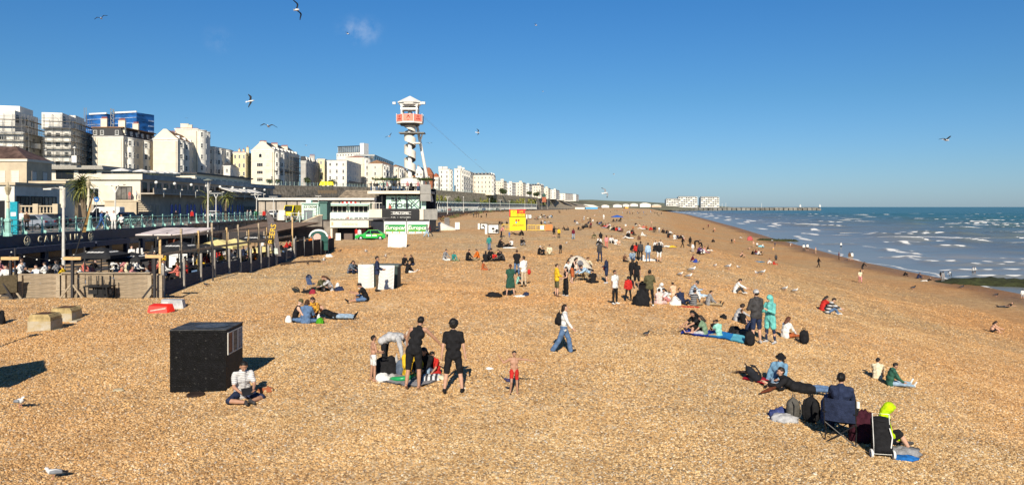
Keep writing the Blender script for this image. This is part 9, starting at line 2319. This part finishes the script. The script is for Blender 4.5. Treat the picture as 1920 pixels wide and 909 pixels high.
def palm(px,Y,ptop,label,heads=1,seed=1,crown=1.7):
 rr=random.Random(seed);h=PZ(ptop,Y)-DRZ-crown*.6;o=empty('palm_tree',(PX(px,Y),Y,DRZ-.1),0,label,'palm','palms on the drive')
 tk=mat('palm_trunk',(.20,.15,.10),rough=.95,var=.35,scale=3,stretch=(1,1,5),bump=.5)
 fm=[]
 for v in range(3):
  f=MB();L=crown*(1+.15*v)
  for side in(-1,1):
   g=[]
   for i in range(7):
    t=i/6;x=L*t;z=.35*L*t*(1-t)*2-.55*L*t*t*(.6+.4*v/2);w=.09*(1-t)**.6*(.4+t*2 if t<.3 else 1)
    g.append([(x,0,z+.02),(x,side*w,z-.03)])
   f.sheet(g)
  fm.append(f.mesh('frond',[LEAFS[v]]))
 for q in range(heads):
  top=Vec((rr.uniform(-.9,.9)*(heads>1),rr.uniform(-.6,.6)*(heads>1),h*(1 if q==0 else rr.uniform(.62,.95))))
  MB().tube([(0,0,0),top*.5+Vec((rr.uniform(-.1,.1),0,0)),top],[.24,.17,.15],8).build('trunk',tk,o)
  for k in range(46):
   e=link('frond',fm[k%3],o,top);e.rotation_euler=(0,R(rr.uniform(-75,55)),rr.uniform(0,6.28));s=rr.uniform(.7,1.05);e.scale=(s,s*1.3,s)
palm(160,100,326,'large bushy palm with several heads before the terrace building',4,3,1.9);palm(388,128,362,'palm left of the winged lamp post, brown trunk',1,5,1.7);palm(424,128,360,'palm with bright crown right of the winged lamp post',1,8,1.7)
rr=random.Random(17)
def ivy(px0,px1,top,label,k):
 o=None;mb=MB();Yg=None
 def cliff_at(px):
  ys=np.linspace(200,1400,800);i=np.argmin(np.abs(CLIFF(ys)+1.2-(px-960)/F*ys));return float(ys[i])
 ya,yb=cliff_at(px0),cliff_at(px1);n=9
 base=Vec((float(CLIFF(ya)),ya,DRZ))
 o=empty('climbing_plant',base,0,label,'plant','plants climbing the cliff wall')
 for i in range(n):
  y=ya+(yb-ya)*(i+.5)/n;H=(float(CLIFFZ(y))-DRZ)*top*rr.uniform(.55,1.0);s=.5+.0016*y
  for z in np.arange(5.0,max(5.6,H),1.5):
   leaf_cloud(mb,(float(CLIFF(y))+1.6*(1-z/13)+.7-base.x,y-base.y,z),(.7,(yb-ya)/n*.6,.9),22,.32*s,.7*s,rr)
 mb.build('foliage',LEAFS[k],o);MB().tube([(1.4,(yb-ya)*.4,-.3),(1.2,(yb-ya)*.5,5.2)],.12,5).build('stem',mat('plant_stem',(.10,.08,.05)),o)
for k,(a,b_,t,lb)in enumerate(((812,822,.75,'pale climbing plant nearest the bar tower strut'),(824,836,.8,'bright climbing plant second from the tower'),(850,864,.8,'tall climbing plant below the ribbed hotel'),(880,893,.6,'thin climbing plant below the square hotel left part'),(900,915,.75,'climbing plant below the square hotel right part'),(918,930,.9,'steep climbing plant left of the lifeguard hut'),(955,964,.7,'climbing plant above the lifeguard hut'),(966,984,.9,'dense climbing plant right above the lifeguard hut'),(988,1006,.95,'broad climbing plant below the long slate dormers'),(1012,1022,.7,'small climbing plant by the red panel'),(1030,1052,.9,'broad low plant at the end of the shelter'),(1054,1075,1.0,'plant mass where the cliff turns green'),(1076,1092,1.0,'last plant mass on the green cliff'))):
 ivy(a,b_,t,lb,[1,1,0,2,1,1,0,1,1,0,2,2,2][k])
def shrub(px,py,Y,r,label,k=2,round_=1.0,grp='shrubs along the clifftop'):
 o=empty('shrub',P3(px,py,Y),0,label,'shrub',grp);mb=MB()
 for _ in range(5):leaf_cloud(mb,(rr.uniform(-.4,.4)*r,rr.uniform(-.3,.3)*r,r*rr.uniform(.5,.9)*round_),(r*.6,r*.6,r*.55*round_),90,.10*r,.22*r,rr)
 mb.build('foliage',LEAFS[k],o);MB().tube([(0,0,-.2),(0,0,r*.7)],[.12,.06],5).build('stem',MATS['plant_stem'],o)
shrub(623,351,325,2.6,'round dark shrub beside the yellow awning');shrub(940,364,600,3.6,'dark shrub before the fifth cream house');shrub(947,364,620,3.2,'darker shrub next to another at the cream house');shrub(992,367,760,3.4,'round shrub left of the green clifftop kiosk');shrub(1008,368,800,4.0,'large round shrub above the far shelter');shrub(1004,368,790,3.2,'small round shrub left of the largest');shrub(520,345,300,1.6,'low hedge clump before the gabled house');shrub(505,345,290,1.6,'low hedge clump left below the gabled house');shrub(578,345,320,2.2,'dark shrub before the slate mansard house')
tk=empty('clifftop_kiosk',(PX(1020,800),800,float(CLIFFZ(800))),0,'small green pointed kiosk with red base on the clifftop','kiosk');tk.scale=(.62,)*3;MB().lathe([(3.2,0),(3.2,3),(4.2,3),(0,7.5)],8).build('roof',mat('dark_green_roof',(.06,.12,.10)),tk);MB().box(-3.5,-5.5,-9,3.5,-2.5,-.2).build('panel',mat('brick_panel',(.42,.13,.07),var=.2,scale=.3),tk)
ya_=empty('awning',P3(612,347.5,322),0,'bright yellow awning beside the round dark shrub','awning');MB().extr([(-3.2,0,0),(3.2,0,0),(2.6,0,1.6),(-2.6,0,1.6)],(0,0,0),(0,2,0)).build('canopy',YEL,ya_);MB().box(-3,.1,-2,-2.8,.3,0).box(2.8,.1,-2,3,.3,0).build('post',BLACKM,ya_)
# planted strip at the top of the beach
st=MB();st2=MB()
for i in range(60):
 t=i/60;px=826+t*205;Y=205+t*330;x=PX(px,Y)if False else float(SEAW(Y))+rr.uniform(1.5,6.5)
 z=float(HB(x,Y));leaf_cloud(st if i%3 else st2,(x,Y,z+.45),(1.6,3.5,.6),34,.16,.42,rr)
o_=st.build('ground_cover',mat('dry_brown_scrub',(.17,.095,.05),rough=.9,var=.4,scale=.6));o_['kind']='stuff';o_['label']='dry brown and green scrub along the top of the far beach'
o_=st2.build('ground_cover',LEAFS[0]);o_['kind']='stuff';o_['label']='green scrub patches along the top of the far beach'
# planters with greenery on the upper terrace
for(px,Y,w,lb)in((235,148,3.2,'green hedge planter along the upper terrace before the parasols'),(275,152,2.6,'green hedge planter at the corner of the upper terrace')):
 o=empty('planter',(PX(px,Y),Y,PZ(333,Y)),0,lb,'planter','planters on the terrace');mb=MB();leaf_cloud(mb,(0,0,.45),(w,.4,.45),500,.08,.2,rr);mb.build('foliage',LEAFS[0],o);MB().box(-w,-.3,-.3,w,.3,.15).build('box',BLACKM,o)
# blue pool hall at the far end of the cliff
ph=empty('pool_hall',P3(1098,393,1000),0,'low bright blue hall at the far end of the promenade','hall');MB().box(0,0,-1,16,12,3.4).build('wall',mat('bright_blue_wall',(.10,.36,.62),var=.12,scale=.1),ph);MB().box(-1,-.5,3.4,17,12,4.1).build('roof',OFFW,ph);MB().box(-14,2,-1,-1.2,12,3.0).build('annex',OFFW,ph)
# ------------------------------------------------------------------ just outside the frame: unseen stand-ins added to cast the shadows at the left edge
pk=empty('pier_hut',(-14.9,15.3,float(HB(-14.9,15.3))),0,'unseen hut shape added to cast the broad shadow at the left edge','hut');pk.scale.z=1.35;MB().box(-1.1,0,0,1.0,1.6,1.9).build('wall',TIMBER,pk);MB().extr([(-1.3,-.1,1.9),(1.2,-.1,1.9),(0,-.1,2.6)],(0,0,0),(0,1.8,0)).build('roof',DARKWOOD,pk)
pp_=empty('flag_pole',(-17.4,21.9,float(HB(-17.4,21.9))),0,'unseen pole added to cast the thin shadow at the left edge','pole');MB().tube([(0,0,0),(0,0,3.0)],[.07,.04],6).build('pole',TIMBER,pp_);MB().cbox((0,0,3.05),(.3,.3,.12)).build('cap',BLACKM,pp_)
